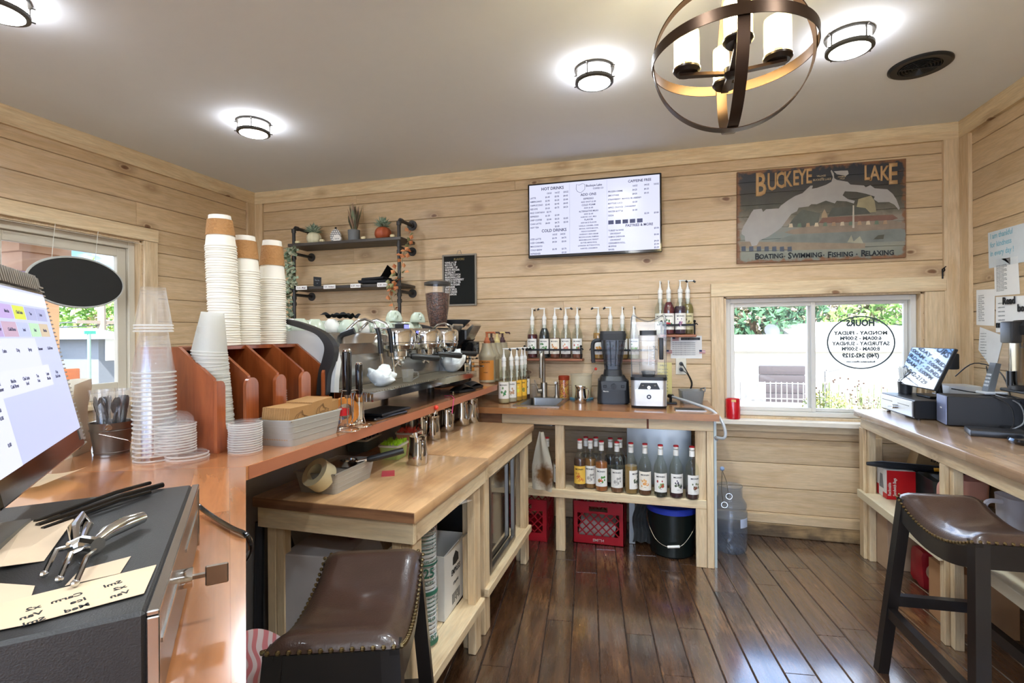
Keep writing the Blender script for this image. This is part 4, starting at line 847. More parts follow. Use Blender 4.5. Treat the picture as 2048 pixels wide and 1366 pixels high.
b = MB(); b.tube([(-1.085, 2.52, BZ+.004), (-1.035, 2.50, BZ+.006), (-.998, 2.44, BZ+.002), (-.993, 2.40, BZ-.07)], .002, 6); solo('pink_string', b, mat('d23b78', .5), 'thin pink cord hanging over the bar edge', 'cord')
b = MB(); b.ball((0, 0, 0), .011, 10, 7); o = solo('red_stirrer', b, mat('e0402f', .4), 'small red tipped wire stirrer at the bar edge', 'stirrer', (-.99, 2.20, BZ-.012)); b = MB(); b.tube([(0, 0, -.01), (-.01, -.04, -.075)], .0014, 5); part('stem', b, CHROME, o)
# ---------------------------------------------------------------- grinders
def grinder(label, x, y, s, rz, full):
    t = thing('coffee_grinder', label, 'coffee grinder', (x, y, BZ), rz)
    b = MB(); b.box(-.10, .07, -.085, .085, 0, .05, .012); b.prism([(-.10, .05), (.03, .05), (.045, .25), (.10, .30), (.10, .36), (-.10, .38)], -.075, .075, 'xz'); part('body', b, BLACKP, t)
    b = MB(); b.prism([(.10, .30), (.155, .39), (.15, .40), (.085, .345)], -.06, .06, 'xz'); part('chute', b, SS, t)
    b = MB(); b.box(.045, .13, -.045, .045, .17, .18, .003); b.tube([(.13, -.03, .175), (.145, -.03, .175)], .006, 8); b.tube([(.13, .03, .175), (.145, .03, .175)], .006, 8); part('fork', b, CHROME, t)
    if full:
        b = MB(); b.lathe([(.052, .385), (.06, .42), (.073, .50), (.080, .60), (.083, .66)], seg=36); h = part('hopper', b, glass('ffffff', 1, .03, 1, 1.35, film=.04), t)
        m, n_ = newmat('coffee_beans'); tc = N(n_, 'ShaderNodeTexCoord'); vo = N(n_, 'ShaderNodeTexVoronoi', inp={0: tc.outputs['Object'], 'Scale': 95.}); r = ramp(n_, vo.outputs[0], [(.0, '7b4a34'), (.5, '4a2a1e'), (.9, '1d100b')]); bp = N(n_, 'ShaderNodeBump', inp={'Height': vo.outputs[0], 'Strength': .9, 'Distance': -.004}); pbsdf(n_, **{'Base Color': r.outputs[0], 'Roughness': .35, 'Normal': bp.outputs[0]})
        b = MB(); b.lathe([(0, .386), (.048, .386), (.057, .42), (.070, .50), (.0765, .595), (.05, .603), (0, .606)], seg=30); o = part('beans', b, m, h); o['kind'] = 'stuff'
        b = MB(); b.lathe([(.085, .652), (.085, .668), (.06, .676), (0, .678)], seg=36); part('hopper_lid', b, mat('3a3836', .4), t)
    else:
        b = MB(); b.lathe([(.05, .38), (.095, .425), (.097, .43), (.090, .432), (.045, .385), (0, .38)], seg=30); part('hopper', b, DARKG, t)
        b = MB(); b.box(.06, .15, -.05, .05, .20, .29, .012); part('control_box', b, BLACKG, t)
        b = MB(); b.box(.08, .10, -.07, .07, .06, .15, .004); b.cyl((.06, .05, .12), (.17, .07, .12), .007, seg=8); b.cyl((.06, -.05, .09), (.16, -.03, .09), .007, seg=8); b.cyl((.1, 0, .02), (.1, 0, .2), .01, seg=8); part('dosing_fork', b, CHROME, t)
grinder('coffee grinder with tall clear hopper full of beans', -1.33, 2.99, 1, -.15, True); grinder('short black coffee grinder without beans, nearest the caramel jug', -1.26, 3.13, 1, -.1, False)
# sauce jugs
def jug(label, x, y, rz, pump, lab):
    t = thing('sauce_jug', label, 'sauce jug', (x, y, BZ), rz, 'sauce jugs with pumps'); JM = mat('a59a80', .3, var=.04)
    b = MB(); b.lathe([(0, 0), (.052, 0), (.057, .006), (.057, .165), (.060, .172), (.060, .188), (.054, .198), (.040, .232), (.034, .262), (.034, .272), (.0, .272)], seg=32); part('body', b, JM, t)
    b = MB(); b.lathe([(.0575, .02), (.0578, .02), (.0578, .155), (.0575, .155)], seg=20, a0=-2.6, a1=-.35); l = part('label', b, mat(lab, .5), t)
    me = text_mesh([('MONIN', 0, .012, .017, 1, 'CENTER'), ('caramel', 0, -.055, .009, 1, 'CENTER')], mat('3a2a1c', .6), thick=.0002); me.transform(Matrix.Translation((0, 0, .125))@UP)
    for v in me.vertices: a = -1.45+v.co.x/.058; v.co = Vector((.0583*math.cos(a), .0583*math.sin(a), v.co.z))
    if lab == 'c77f33': part('lettering', me, mat('3a2a1c', .6), l)
    b = MB(); b.lathe([(.022, .268), (.024, .285), (.016, .295), (.014, .31), (.008, .312), (.008, .345), (0, .345)], seg=20); b.box(-.010, .06, -.009, .009, .340, .352, .004); b.cyl((.055, 0, .345), (.062, 0, .335), .005, seg=8); part('pump', b, mat(pump, .4), t)
def jx(px, y): return P(px, 700, y=y).x
jug('caramel sauce jug with orange label and terracotta pump', jx(974, 3.33), 3.33, 0, 'b5633a', 'c77f33'); jug('sauce jug with dark brown pump behind the caramel jug', jx(983, 3.445), 3.445, .3, '4a3029', '8c7a5c'); jug('sauce jug with cream yellow pump, third in the row', jx(994, 3.56), 3.56, .2, 'dcc98a', 'cfc3a0'); jug('sauce jug with dark plum pump, at the right end of the row', jx(1005, 3.675), 3.675, -.1, '4c2f33', '8c7a5c')
# ================================================================ register corner in front of the camera
RZ45 = math.atan2(U45.y, U45.x); A_ = Vector((-.691, .627, BZ))
t = thing('cash_drawer', 'black metal cash drawer with key in its lock on the near end of the bar', 'cash drawer', A_, RZ45)
SPK = mat('2f2d2b', .42, .25, var=.12, bump=.12, bs=600); DRH = .100
b = MB(); b.box(0, .412, -.42, -.006, .004, DRH, .003); part('body', b, SPK, t)
b = MB(); b.box(.006, .406, -.006, .002, .008, DRH-.006, .001); f = part('front_panel', b, mat('77726d', .25, .8, var=.05), t, 'brushed metal front')
b = MB(); b.box(.0, .412, -.0055, .004, DRH-.005, DRH-.0005, .001); b.box(.0, .005, -.0055, .004, .004, DRH-.006, .001); b.box(.407, .412, -.0055, .004, .004, DRH-.006, .001); part('front_trim', b, mat('c9c6c2', .2, 1), t)
for q_ in ((.02, .18), (.28, .39)): b = MB(); b.box(q_[0], q_[1], .002, .0035, .06, .064); part('slot', b, mat('d9d7d3', .2, 1), f)
b = MB(); b.cyl((.235, .001, .05), (.235, .014, .05), .011, seg=20); lk = part('lock', b, CHROME, t)
b = MB(); b.prism([(.232, .05-.002), (.238, .05-.002), (.238, .052), (.232, .052)], .014, .026, 'xz'); b.box(.2335, .2365, .026, .050, .036, .060, .004); part('key', b, mat('8d7f72', .35, .9), lk)
for x in (.03, .38):
    for y in (-.03, -.39): b = MB(); b.cyl((x, y, 0), (x, y, .004), .012, seg=12); part('foot', b, BLACKP, t)
TOPZ = BZ+DRH+.0006
# touch screen on its stand
UM = Vector((.718, -.696, 0)).normalized(); zb = 1.225; Bc = P(160, 855, z=zb); dv = P(85, 590, z=2)-Vector((0, 0, CAMZ)); O_ = Vector((0, 0, CAMZ)); s_ = (UM.dot(Bc)-UM.dot(O_))/UM.dot(dv); Tc = O_+dv*s_
ez = (Tc-Bc); SH = ez.length; ez.normalize(); ex = UM; ey = ez.cross(ex).normalized()
def frame_matrix(o, ex, ey, ez): return Matrix(((ex.x, ey.x, ez.x, o.x), (ex.y, ey.y, ez.y, o.y), (ex.z, ey.z, ez.z, o.z), (0, 0, 0, 1)))
MM = frame_matrix(Bc, ex, ey, ez)
t = thing('touch_monitor', 'register touch screen seen from the side, standing on the cash drawer', 'monitor'); t.matrix_world = MM; SW = .35
b = MB(); b.box(-.008, SW+.008, -.030, -.0006, -.030, SH+.006, .003); part('bezel', b, BLACKG, t)
OFM = mat('6f6a62', .4, var=.05); b = MB(); b.box(-.034, -.0085, -.030, -.006, -.036, SH+.034, .004); b.box(-.0084, SW+.034, -.030, -.006, SH+.0065, SH+.034, .004); ofr = part('outer_frame', b, OFM, t)
b = MB()
for k in range(40): z = -.03+k*(SH+.05)/40; b.box(-.033, -.0095, -.0062, -.0035, z, z+.0022)
for k in range(40): x = -.006+k*(SW+.03)/40; b.box(x, x+.004, -.0062, -.0035, SH+.009, SH+.032)
part('frame_rib', b, mat('968f84', .4), ofr)
b = MB(); b.box(-.022, SW+.022, -.052, -.031, -.026, SH+.022, .006); sh = part('housing', b, mat('6e6a63', .4, var=.05), t)
b = MB()
for k in range(28): x = -.018+k*.0135; b.box(x, x+.006, -.0535, -.0525, .0, SH+.015); 
for k in range(22): z = .01+k*SH/22; b.box(-.0235, -.0222, -.050, -.034, z, z+.004)
for k in range(24): x = -.01+k*.0155; b.box(x, x+.007, -.050, -.034, SH+.0222, SH+.0237)
part('cooling_rib', b, mat('8a857b', .4), sh)
b = MB(); b.box(-.004, .014, -.0005, .0006, -.018, -.002); b.box(-.0135, .003, -.0005, .0005, -.0195, -.0175); part('badge', b, mat('9a9a97', .3, .5), t)
SCR = mat('101218', .35, var=.0, emit='c6cdf0', es=.34)
b = MB(); b.box(0, SW, -.0006, .0003, 0, SH); scr = part('screen', b, SCR, t)
def tile(x0, x1, z0, z1, c, nm='menu_tile'):
    b = MB(); b.box(x0*SW, x1*SW, .0004, .0008, z0*SH, z1*SH); part(nm, b, mat('101218', .4, var=0, emit=c, es=.36), scr)
tile(.0, 1, .90, .985, 'dfe3fb'); tile(.05, .18, .80, .885, 'a9add6'); tile(.19, .32, .80, .885, 'a9add6'); tile(.335, .46, .80, .885, 'd5dc4f'); tile(.475, .62, .80, .885, 'bda6dc'); tile(.63, .80, .80, .885, 'bda6dc')
tile(.07, .19, .69, .78, 'cdbba0'); tile(.20, .32, .69, .78, 'b6dcb8'); tile(.335, .46, .69, .78, 'b9c2ec'); tile(.475, .62, .69, .78, 'c3a5bd'); tile(.63, .80, .69, .78, 'b6a0d4')
tile(.30, .80, .50, .68, 'd9ddf8'); tile(.22, .80, .36, .50, 'dde0fa'); tile(.80, 1.0, .0, .68, 'dfe3fb')
L = []
rr = random.Random(3); wd = ['Latte', 'Tea', 'Chai Latte', 'Mocha', 'Hot', 'Iced', 'Cold Brew', 'Steamer', 'Syrup', 'Drip']
for r_, z in enumerate((.835, .725, .60, .43, .40)):
    for c in range(6): L.append((wd[(r_*3+c) % 10], -(.13+.135*c)*SW, z*SH, .0062, 1, 'CENTER'))
for k, z in enumerate((.30, .26, .12)): L.append(('0.00', -.86*SW, z*SH, .006, 1, 'CENTER'))
me = text_mesh(L, mat('5a5c7c', .6), thick=.0002); me.transform(Matrix.Rotation(PI, 4, 'Z')@UP); me.transform(Matrix.Translation((0, .0009, 0))); 
part('lettering', me, mat('5a5c7c', .6), scr)
b = MB(); c0 = MM.inverted(); bz = TOPZ
def wb(pt): return c0 @ Vector(pt)
cx = A_+U45*.205+N45*.25; bb = MB()
pts = [cx+U45*sx*.10+N45*sy*.085 for sx, sy in ((-1, -1), (1, -1), (1, 1), (-1, 1))]
bb.add([wb((p.x, p.y, bz)) for p in pts]+[wb((p.x, p.y, bz+.008)) for p in pts], [(3, 2, 1, 0), (4, 5, 6, 7), (0, 1, 5, 4), (1, 2, 6, 5), (2, 3, 7, 6), (3, 0, 4, 7)]); part('base_plate', bb, mat('6b6a66', .35, .5), t)
p0 = cx+N45*.03; mid = MM @ Vector((SW/2, -.052, SH*.35)); bb = MB(); bb.tube([wb((p0.x, p0.y, bz+.008)), wb((p0.x+N45.x*.04, p0.y+N45.y*.04, bz+.08)), wb(mid)], .02, 12); part('neck', bb, DARKG, t)
# slips of paper, straps and the corkscrew on the drawer
def flat(name, pts, z, m, label, cat, curl=.0, group=None, txt=None):
    q = [P(px, py, z=z) for px, py in pts]; c = sum(q, Vector())/len(q); b = MB(); n = len(q); 
    vs = [(p.x-c.x, p.y-c.y, (curl if i % 2 else 0)) for i, p in enumerate(q)]; vs += [(v[0], v[1], v[2]+.0004) for v in vs]
    b.add(vs, [tuple(reversed(range(n))), tuple(range(n, 2*n))]+[(k, (k+1) % n, n+(k+1) % n, n+k) for k in range(n)]); return solo(name, b, m, label, cat, (c.x, c.y, z), group=group, smooth=0)
SLIP = mat('cfb597', .8, var=.06)
flat('paper_slip', [(118, 1030), (148, 1045), (88, 1122), (0, 1142), (-20, 1110), (50, 1052)], TOPZ, SLIP, 'tan paper slip with curled corner beside the base of the register screen', 'paper', .004)
flat('paper_slip', [(-30, 1165), (70, 1172), (60, 1200), (-30, 1215)], TOPZ, SLIP, 'tan paper slip at the left edge partly under the handwritten slip', 'paper')
flat('paper_slip', [(262, 1113), (240, 1147), (130, 1172), (160, 1140)], TOPZ, SLIP, 'tan paper slip under the jaws of the chrome corkscrew', 'paper')
hw = flat('paper_slip', [(313, 1130), (288, 1187), (60, 1248), (-40, 1268), (-40, 1218), (70, 1190)], TOPZ+.0008, mat('d2b998', .8, var=.05), 'long tan paper slip covered with handwriting, nearest the camera', 'paper')
L = []; rr = random.Random(8); q0_ = P(270, 1150, z=TOPZ); q1_ = P(20, 1235, z=TOPZ); dr = (q1_-q0_); an = math.atan2(dr.y, dr.x)
for r_ in range(3):
    for c in range(5): L.append((['Sml', 'Carm', 'x2', 'Ice', 'Van', 'Med'][(r_*2+c) % 6], .012+c*.028, -.012-r_*.014, .0095))
me = text_mesh(L, INK, thick=.0001); me.transform(Matrix.Translation((q0_.x-hw.location.x, q0_.y-hw.location.y, .0006))@Matrix.Rotation(an, 4, 'Z')@Matrix.Scale(-1, 4, (0, 1, 0))@Matrix.Rotation(.12, 4, 'Z')); part('handwriting', me, INK, hw)
for k, (a, c, w) in enumerate((((75, 1052), (325, 970), .004), ((70, 1044), (300, 966), .003), ((85, 1058), (300, 984), .003))):
    p, q = P(*a, z=TOPZ+.004), P(*c, z=TOPZ+.004); b = MB(); m_ = (p+q)/2; b.tube([p-m_, (q-p)*.15+Vector((0, 0, .003)), q-m_], w, 8); solo('strap', b, BLACKG, ['thick', 'outer thin', 'inner thin'][k]+' glossy black strap lying across the cash drawer', 'strap', m_, group='black straps on the drawer')
t = thing('corkscrew', 'chrome lever corkscrew lying on the cash drawer', 'corkscrew', P(190, 1100, z=TOPZ+.008)); o = t.location
def W3(px, py, dz=.0): v = P(px, py, z=TOPZ+.008)-o; v.z += dz; return v
b = MB(); b.tube([W3(186, 1088), W3(215, 1072, .004), W3(250, 1056, .005), W3(284, 1040, .003)], .007, 12, rs=[.005, .0075, .0085, .007]); part('grip', b, CHROME, t)
b = MB(); b.tube([W3(150, 1085), W3(148, 1070, .008), W3(165, 1055, .012), W3(176, 1062, .006), W3(165, 1080)], .006, 10, rs=[.004, .006, .007, .005, .003]); b.tube([W3(140, 1098), W3(165, 1090, .002), W3(196, 1094, .002)], .008, 10); part('hinge_body', b, CHROME, t)
for k, (a, c) in enumerate((((150, 1092), (88, 1142)), ((168, 1096), (118, 1152)), ((190, 1102), (150, 1160)))):
    b = MB(); m_ = ((a[0]+c[0])/2-8+6*k, (a[1]+c[1])/2-6); b.tube([W3(*a), W3(*m_, .005), W3(*c, -.004)], .0026, 8); b.ball(W3(*c, -.003), .0035, 8, 6); part('lever', b, CHROME, t)
# cable running over the bar edge
b = MB(); c_ = [P(388, 1004, z=BZ+.025), P(410, 1022, z=BZ+.010), P(440, 1042, z=BZ+.006), P(468, 1058, z=BZ+.006), P(490, 1068, z=BZ+.005), P(501, 1086, z=BZ-.012), P(499, 1106, z=BZ-.04), P(484, 1130, z=BZ-.07)]
b = MB(); b.tube([tuple(v) for v in curve(c_)], .0042, 8); solo('power_cable', b, BLACKG, 'thick black cable running from the cash drawer over the bar edge', 'cable')
# bucket of wrapped cutlery, paper bag
t = thing('metal_bucket', 'small galvanised bucket holding wrapped black cutlery', 'bucket', (-1.50, 1.085, BZ))
GALV = mat('8d857c', .3, .9, var=.15)
b = MB(); b.lathe([(0, .002), (.040, .002), (.041, 0), (.052, .088), (.054, .091), (.050, .089), (.039, .004), (0, .004)], seg=36); part('body', b, GALV, t)
b = MB(); b.lathe([(.0505, .066), (.0520, .068), (.0508, .070)], seg=36); b.lathe([(.0417, .004), (.0432, .006), (.042, .008)], seg=36); part('hoop', b, GALV, t)
b = MB(); a0_ = -.75; c, s = math.cos(a0_), math.sin(a0_); b.cyl((.050*c, .050*s, .080), (.056*c, .056*s, .080), .008, seg=14); b.tube([(.056*c, .056*s, .08), (.060*c+.02*s, .06*s-.02*c, .066), (.056*c+.045, .056*s+.02, .044), (.058, .012, .03)], .0015, 6); part('handle', b, CHROME, t)
WRAP = glass('ffffff', 1, .08, 1, 1.5, film=.08, filmc='eeeeea')
rr = random.Random(2)
for k in range(9):
    a = k*.7; r = .024 if k else 0; lx, ly = .03*math.cos(a), .03*math.sin(a); q = thing('wrapped_cutlery', 'black plastic cutlery in clear wrap standing in the small metal bucket', 'cutlery', (-1.50+r*math.cos(a), 1.085+r*math.sin(a), BZ+.006), rr.uniform(0, 6), 'cutlery packets in the bucket', rot=(rr.uniform(-.14, .14), rr.uniform(-.14, .14), rr.uniform(0, 6)))
    b = MB(); b.tube([(0, 0, 0), (.0, .001, .09), (.002, 0, .115)], .0035, 6); b.grid(lambda u, v: ((u-.5)*.020*math.sin(.4+2.5*v), .003*math.sin(u*3), .112+.045*v), 4, 6); part('fork', b, BLACKG, q); b = MB(); b.tube([(.005, .004, 0), (.006, .004, .13)], .0032, 6); b.ball((.006, .004, .142), .010, 8, 6, (.8, .35, 1.6)); part('spoon', b, BLACKG, q)
    b = MB(); b.grid(lambda u, v: (.015*math.cos(2*PI*u)*(1+.2*math.sin(9*v+u*12)), .009*math.sin(2*PI*u)*(1+.2*math.sin(7*v)), .178*v), 14, 12); part('wrap', b, WRAP, q, smooth=80)
t = thing('paper_bag', 'open cream paper bag standing between screen and bucket', 'bag', (-1.60, .99, BZ), .5)
b = MB(); b.grid(lambda u, v: ((.055+.006*math.sin(8*v+3*u))*(1 if abs(math.cos(2*PI*u)) > .70 else abs(math.cos(2*PI*u))/.70)*(1 if math.cos(2*PI*u) > 0 else -1), .085*max(-1, min(1, 1.4*math.sin(2*PI*u))), .20*v+.012*math.sin(9*u)*v), 40, 8); part('bag_wall', b, mat('d9cdb6', .8, var=.04), t, smooth=50); b = MB(); b.box(-.054, .054, -.083, .083, .0, .002); part('bag_base', b, mat('d9cdb6', .8), t)
b = MB(); b.grid(lambda u, v: (.09*(u-.5)*2, .13*(v-.5), .005+.035*(u-.5)**2*(1+v)), 10, 8); bmesh.ops.solidify(b.bm, geom=b.bm.faces[:], thickness=.006); solo('paper_tray', b, mat('e0c9a4', .8), 'curved cream paper sheet lying on the bar behind the register screen', 'paper', (-1.37, .80, BZ+.001), .3)
# ================================================================ bottles (shared builder)
BG = glass('f4f7f2', .99, .02, 1, 1.42, film=.03); LABW = mat('ece8df', .6, var=.01); PUMPW = mat('ebe9e2', .4, var=.01); CAPR = mat('b5272b', .4)
_BM = {}
def bmesh_once(key, fn):
    if key not in _BM: _BM[key] = fn()
    return _BM[key]
def m_shell():
    b = MB(); b.lathe([(0, .003), (.030, .0), (.037, .004), (.0385, .012), (.0385, .165), (.037, .185), (.030, .205), (.019, .228), (.0145, .25), (.0135, .292), (.0150, .294), (.0150, .300), (.012, .301), (0, .301)], seg=26); return finish(b, 'glass', BG, 50)
def m_liquid(lv, c):
    def f():
        prof = [(.0, .004), (.035, .006), (.0372, .014)]
        full = [(.0372, .165), (.0358, .185), (.029, .204), (.018, .227), (.0135, .25)]
        for r, z in full:
            if z < lv: prof.append((r, z))
        import bisect
        rr_ = .0372 if lv <= .165 else (.0372-(lv-.165)*.19 if lv < .185 else max(.014, .0355-(lv-.185)*.42)); prof += [(rr_, lv), (0, lv)]
        b = MB(); b.lathe(prof, seg=24); return finish(b, 'syrup', mat(c, .15, coat=.4, var=.02, trans=.25), 50)
    return bmesh_once(('l', round(lv, 3), c), f)
def m_label(c, fr, fr2):
    def f():
        b = MB(); a0, a1 = -PI/2-1.12, -PI/2+1.12
        b.lathe([(.0388, .034), (.0391, .034), (.0391, .146), (.0388, .146)], seg=16, a0=a0, a1=a1)
        rr = random.Random(hash(fr) % 99); b.mi = 1
        def dot(a, z, s, sy=1):
            n = 9; pts = [(.0395*math.cos(-PI/2+a+s/.039*math.cos(2*PI*k/n)), .0395*math.sin(-PI/2+a+s/.039*math.cos(2*PI*k/n)), z+s*sy*math.sin(2*PI*k/n)) for k in range(n)]; b.add(pts, [tuple(range(n))])
        for k in range(4): dot(rr.uniform(-.35, .5), rr.uniform(.065, .085), rr.uniform(.006, .010))
        b.mi = 2
        for k in range(7): dot(rr.uniform(-.6, .6), rr.uniform(.058, .108), rr.uniform(.003, .006), 1.5)
        return finish(b, 'label', [mat(c, .6, var=.01), mat(fr, .6), mat(fr2, .6)], 50)
    return bmesh_once(('b', c, fr, fr2), f)
def m_word():
    me = text_mesh([('MONIN', 0, .122, .0135, 1.15, 'CENTER'), ('syrup', 0, .052, .006, 1, 'CENTER')], INK, thick=0); stand(me)
    for v in me.vertices: a = -PI/2+v.co.x/.0395; v.co = Vector((.0397*math.cos(a), .0397*math.sin(a), v.co.z))
    return me
def m_neck():
    b = MB(); b.lathe([(.0142, .258), (.0158, .25), (.0150, .285), (.0140, .285)], seg=16); return finish(b, 'neck_band', LABW, 50)
def m_cap():
    b = MB(); b.lathe([(.0153, .288), (.0160, .29), (.0160, .300), (.0153, .302)], seg=18); b.mi = 1; b.lathe([(.0155, .302), (.0155, .309), (.013, .311), (0, .311)], seg=18); return finish(b, 'cap', [mat('e8e2d8', .4), CAPR], 40)
def m_pump():
    b = MB(); b.lathe([(.0165, .288), (.0165, .303), (.014, .312), (.0095, .316), (.0085, .326), (.006, .33), (.0048, .352), (.0048, .372), (0, .374)], seg=16); b.box(-.008, .040, -.006, .006, .366, .376, .003); return finish(b, 'pump', PUMPW, 40)
def m_tube():
    b = MB(); b.lathe([(.010, .288), (.010, .255), (.013, .25), (.013, .225), (.009, .22), (.009, .17), (.004, .168), (.0035, .02), (0, .02)], seg=12); return finish(b, 'pump_tube', PUMPW, 40)
def m_tip():
    b = MB(); b.cyl((.038, 0, .371), (.052, 0, .360), .0075, .006, 10); return finish(b, 'spout_cap', BLACKP, 40)
def bottle(label, loc, rz, liquid, lv, lab=('ece8df', 'b5303a', '4f7a3c'), pump=True, prz=0., group=None, name='syrup_bottle', sc=1.0):
    t = thing(name, label, 'syrup bottle', loc, rz, group); t.scale = (sc, sc, sc)
    g = part('glass', bmesh_once('shell', m_shell), None, t); part('syrup', m_liquid(lv, liquid), None, t)
    l = part('label', m_label(*lab), None, t); part('lettering', bmesh_once('word', m_word), None, l); part('neck_band', bmesh_once('neck', m_neck), None, t)
    if pump:
        p = part('pump', bmesh_once('pump', m_pump), None, t); p.rotation_euler.z = prz; part('spout_cap', bmesh_once('tip', m_tip), None, p); part('pump_tube', bmesh_once('tube', m_tube), None, t)
    else: part('cap', bmesh_once('cap', m_cap), None, t)
    return t
# ================================================================ syrup racks on the back wall
IRON = mat('1b1b1c', .45, .6); RACKW = wood('rack_board', '9c5f3c', '6d3b24', 'x', .4, None, .1)
def rack(label, x0, x1, z, dp=.105):
    t = thing('bottle_rack', label, 'bottle rack', ((x0+x1)/2, WB, z), 0, 'wall racks for syrup bottles'); w = (x1-x0)/2
    b = MB(); b.box(-w, w, -dp, -.001, -.018, 0, .004); part('shelf_board', b, RACKW, t)
    b = MB(); b.box(-w+.01, w-.01, -dp-.004, -dp+.001, .058, .072); b.box(-w+.010, -w+.015, -dp, -.001, .058, .072); b.box(w-.015, w-.010, -dp, -.001, .058, .072); part('front_rail', b, IRON, t)
    for s in (-1, 1): b = MB(); b.cyl((s*(w-.012), -dp+.006, 0), (s*(w-.012), -dp+.006, .085), .005, seg=8); b.ball((s*(w-.012), -dp+.006, .09), .009, 8, 6); b.tube([(s*(w-.012), -dp-.002, .068), (s*(w-.0), -dp-.012, .075), (s*(w+.006), -dp-.006, .066)], .004, 6); part('end_post', b, IRON, t)
RK1, RK3 = 1.192, 1.362
rack('leftmost wall rack holding five pumped syrups above the sink', -.935, -.49, RK1); rack('middle wall rack partly hidden behind the blenders', -.432, .02, RK1-.003); rack('high wall rack above the flag notice', .045, .285, RK3, .125)
G1, G2, G3 = 'pumped syrups on the rack above the sink', 'pumped syrups on the rack behind the blenders', 'pumped syrups on the high rack'
def rx(px, y=3.695): return P(px, 680, y=y).x
for px, li, lv, lb, pr, d in ((1065, '5e1420', .18, ('ece8df', '3f7a3c', '2f5f35'), 1.4, 'dark red syrup with pump, leftmost on the rack above the sink'), (1089, '0d1518', .225, ('ece8df', '4f8a3c', '3f7a3c'), 3.3, 'black syrup bottle with pump, second on the rack above the sink'), (1110, '7a3b22', .152, ('ece3d2', 'd9823b', 'c98a4a'), .3, 'pumped syrup with orange fruit label, third on the rack above the sink'), (1132, '54281c', .150, ('ece8df', 'c9686a', 'd99a6a'), -.2, 'pumped syrup with pink fruit label, fourth on the rack above the sink'), (1155, '8a4a34', .06, ('ece8df', '5f9a4c', 'c05a4a'), 1.3, 'nearly empty pumped syrup with green leaf label, right end of the rack above the sink')):
    bottle(d, (rx(px), 3.692, RK1), 0, li, lv, lb, True, pr, G1)
for px, li, lv, lb, pr, d in ((1197, 'c8924a', .19, ('ece8df', 'e08a2c', 'd9a03b'), 3.3, 'amber syrup with pump at the left end of the rack behind the blenders'), (1221, 'a03a22', .175, ('ece8df', 'b5303a', '6f8a3c'), 3.5, 'orange red syrup with pump above the black blender'), (1245, 'caa05a', .16, ('ece8df', '6f9a4c', 'b5503a'), 1.5, 'pale syrup with pump between the two blenders'), (1268, 'd8cfae', .12, ('ece8df', '6fae4c', '7a9a5c'), 1.5, 'clear syrup with pump behind the silver blender')):
    bottle(d, (rx(px), 3.692, RK1-.003), 0, li, lv, lb, True, pr, G2)
for px, y, li, lv, lb, pr, d in ((1321, 3.672, 'c9c3a6', .15, ('dcd8c9', '7a8a6c', '5f6f5c'), 1.5, 'pale syrup with pump at the left end of the high rack'), (1338, 3.66, '6d1324', .225, ('ece8df', 'b5202c', '3f7a3c'), 1.5, 'dark cherry red syrup with pump on the high rack'), (1361, 3.655, '3a1230', .195, ('ece8df', '9a5a7c', '6a4a7c'), .3, 'dark purple syrup with pump on the high rack'), (1376, 3.70, '8a7a3c', .21, ('cfc49a', 'a08a4c', '5f5a3c'), -.2, 'olive labelled syrup at the right end of the high rack')):
    bottle(d, (rx(px, y), y, RK3), 0, li, lv, lb, True, pr, G3)
# syrups standing at the left end of the back counter
G4 = 'pumped syrups standing left of the sink'
for px, y, li, lv, lb, pr, d in ((1008, 3.30, 'e0cfa4', .15, ('ece8df', '3f8a5c', '6f9a5c'), -.1, 'almond coloured pumped syrup nearest the bar end'), (1023, 3.37, 'd8cbb0', .14, ('ece8df', 'b98a6a', 'c9a07a'), .1, 'pumped coconut style syrup, second from the bar end'), (1034, 3.44, 'e2a93a', .14, ('f0b93a', 'e8e04a', 'f5d86a'), .2, 'pumped syrup with yellow label left of the sink'), (1044, 3.50, 'd99a2c', .15, ('f0b93a', '3f7a3c', 'e8742c'), .6, 'pumped syrup with orange yellow label behind the yellow one'), (1050, 3.58, '4a2018', .16, ('ece8df', '4a3a3a', '6a4a4c'), .5, 'dark pumped syrup closest to the faucet')):
    bottle(d, (P(px, 780, y=y).x, y, CT), .15, li, lv, lb, True, pr, G4)
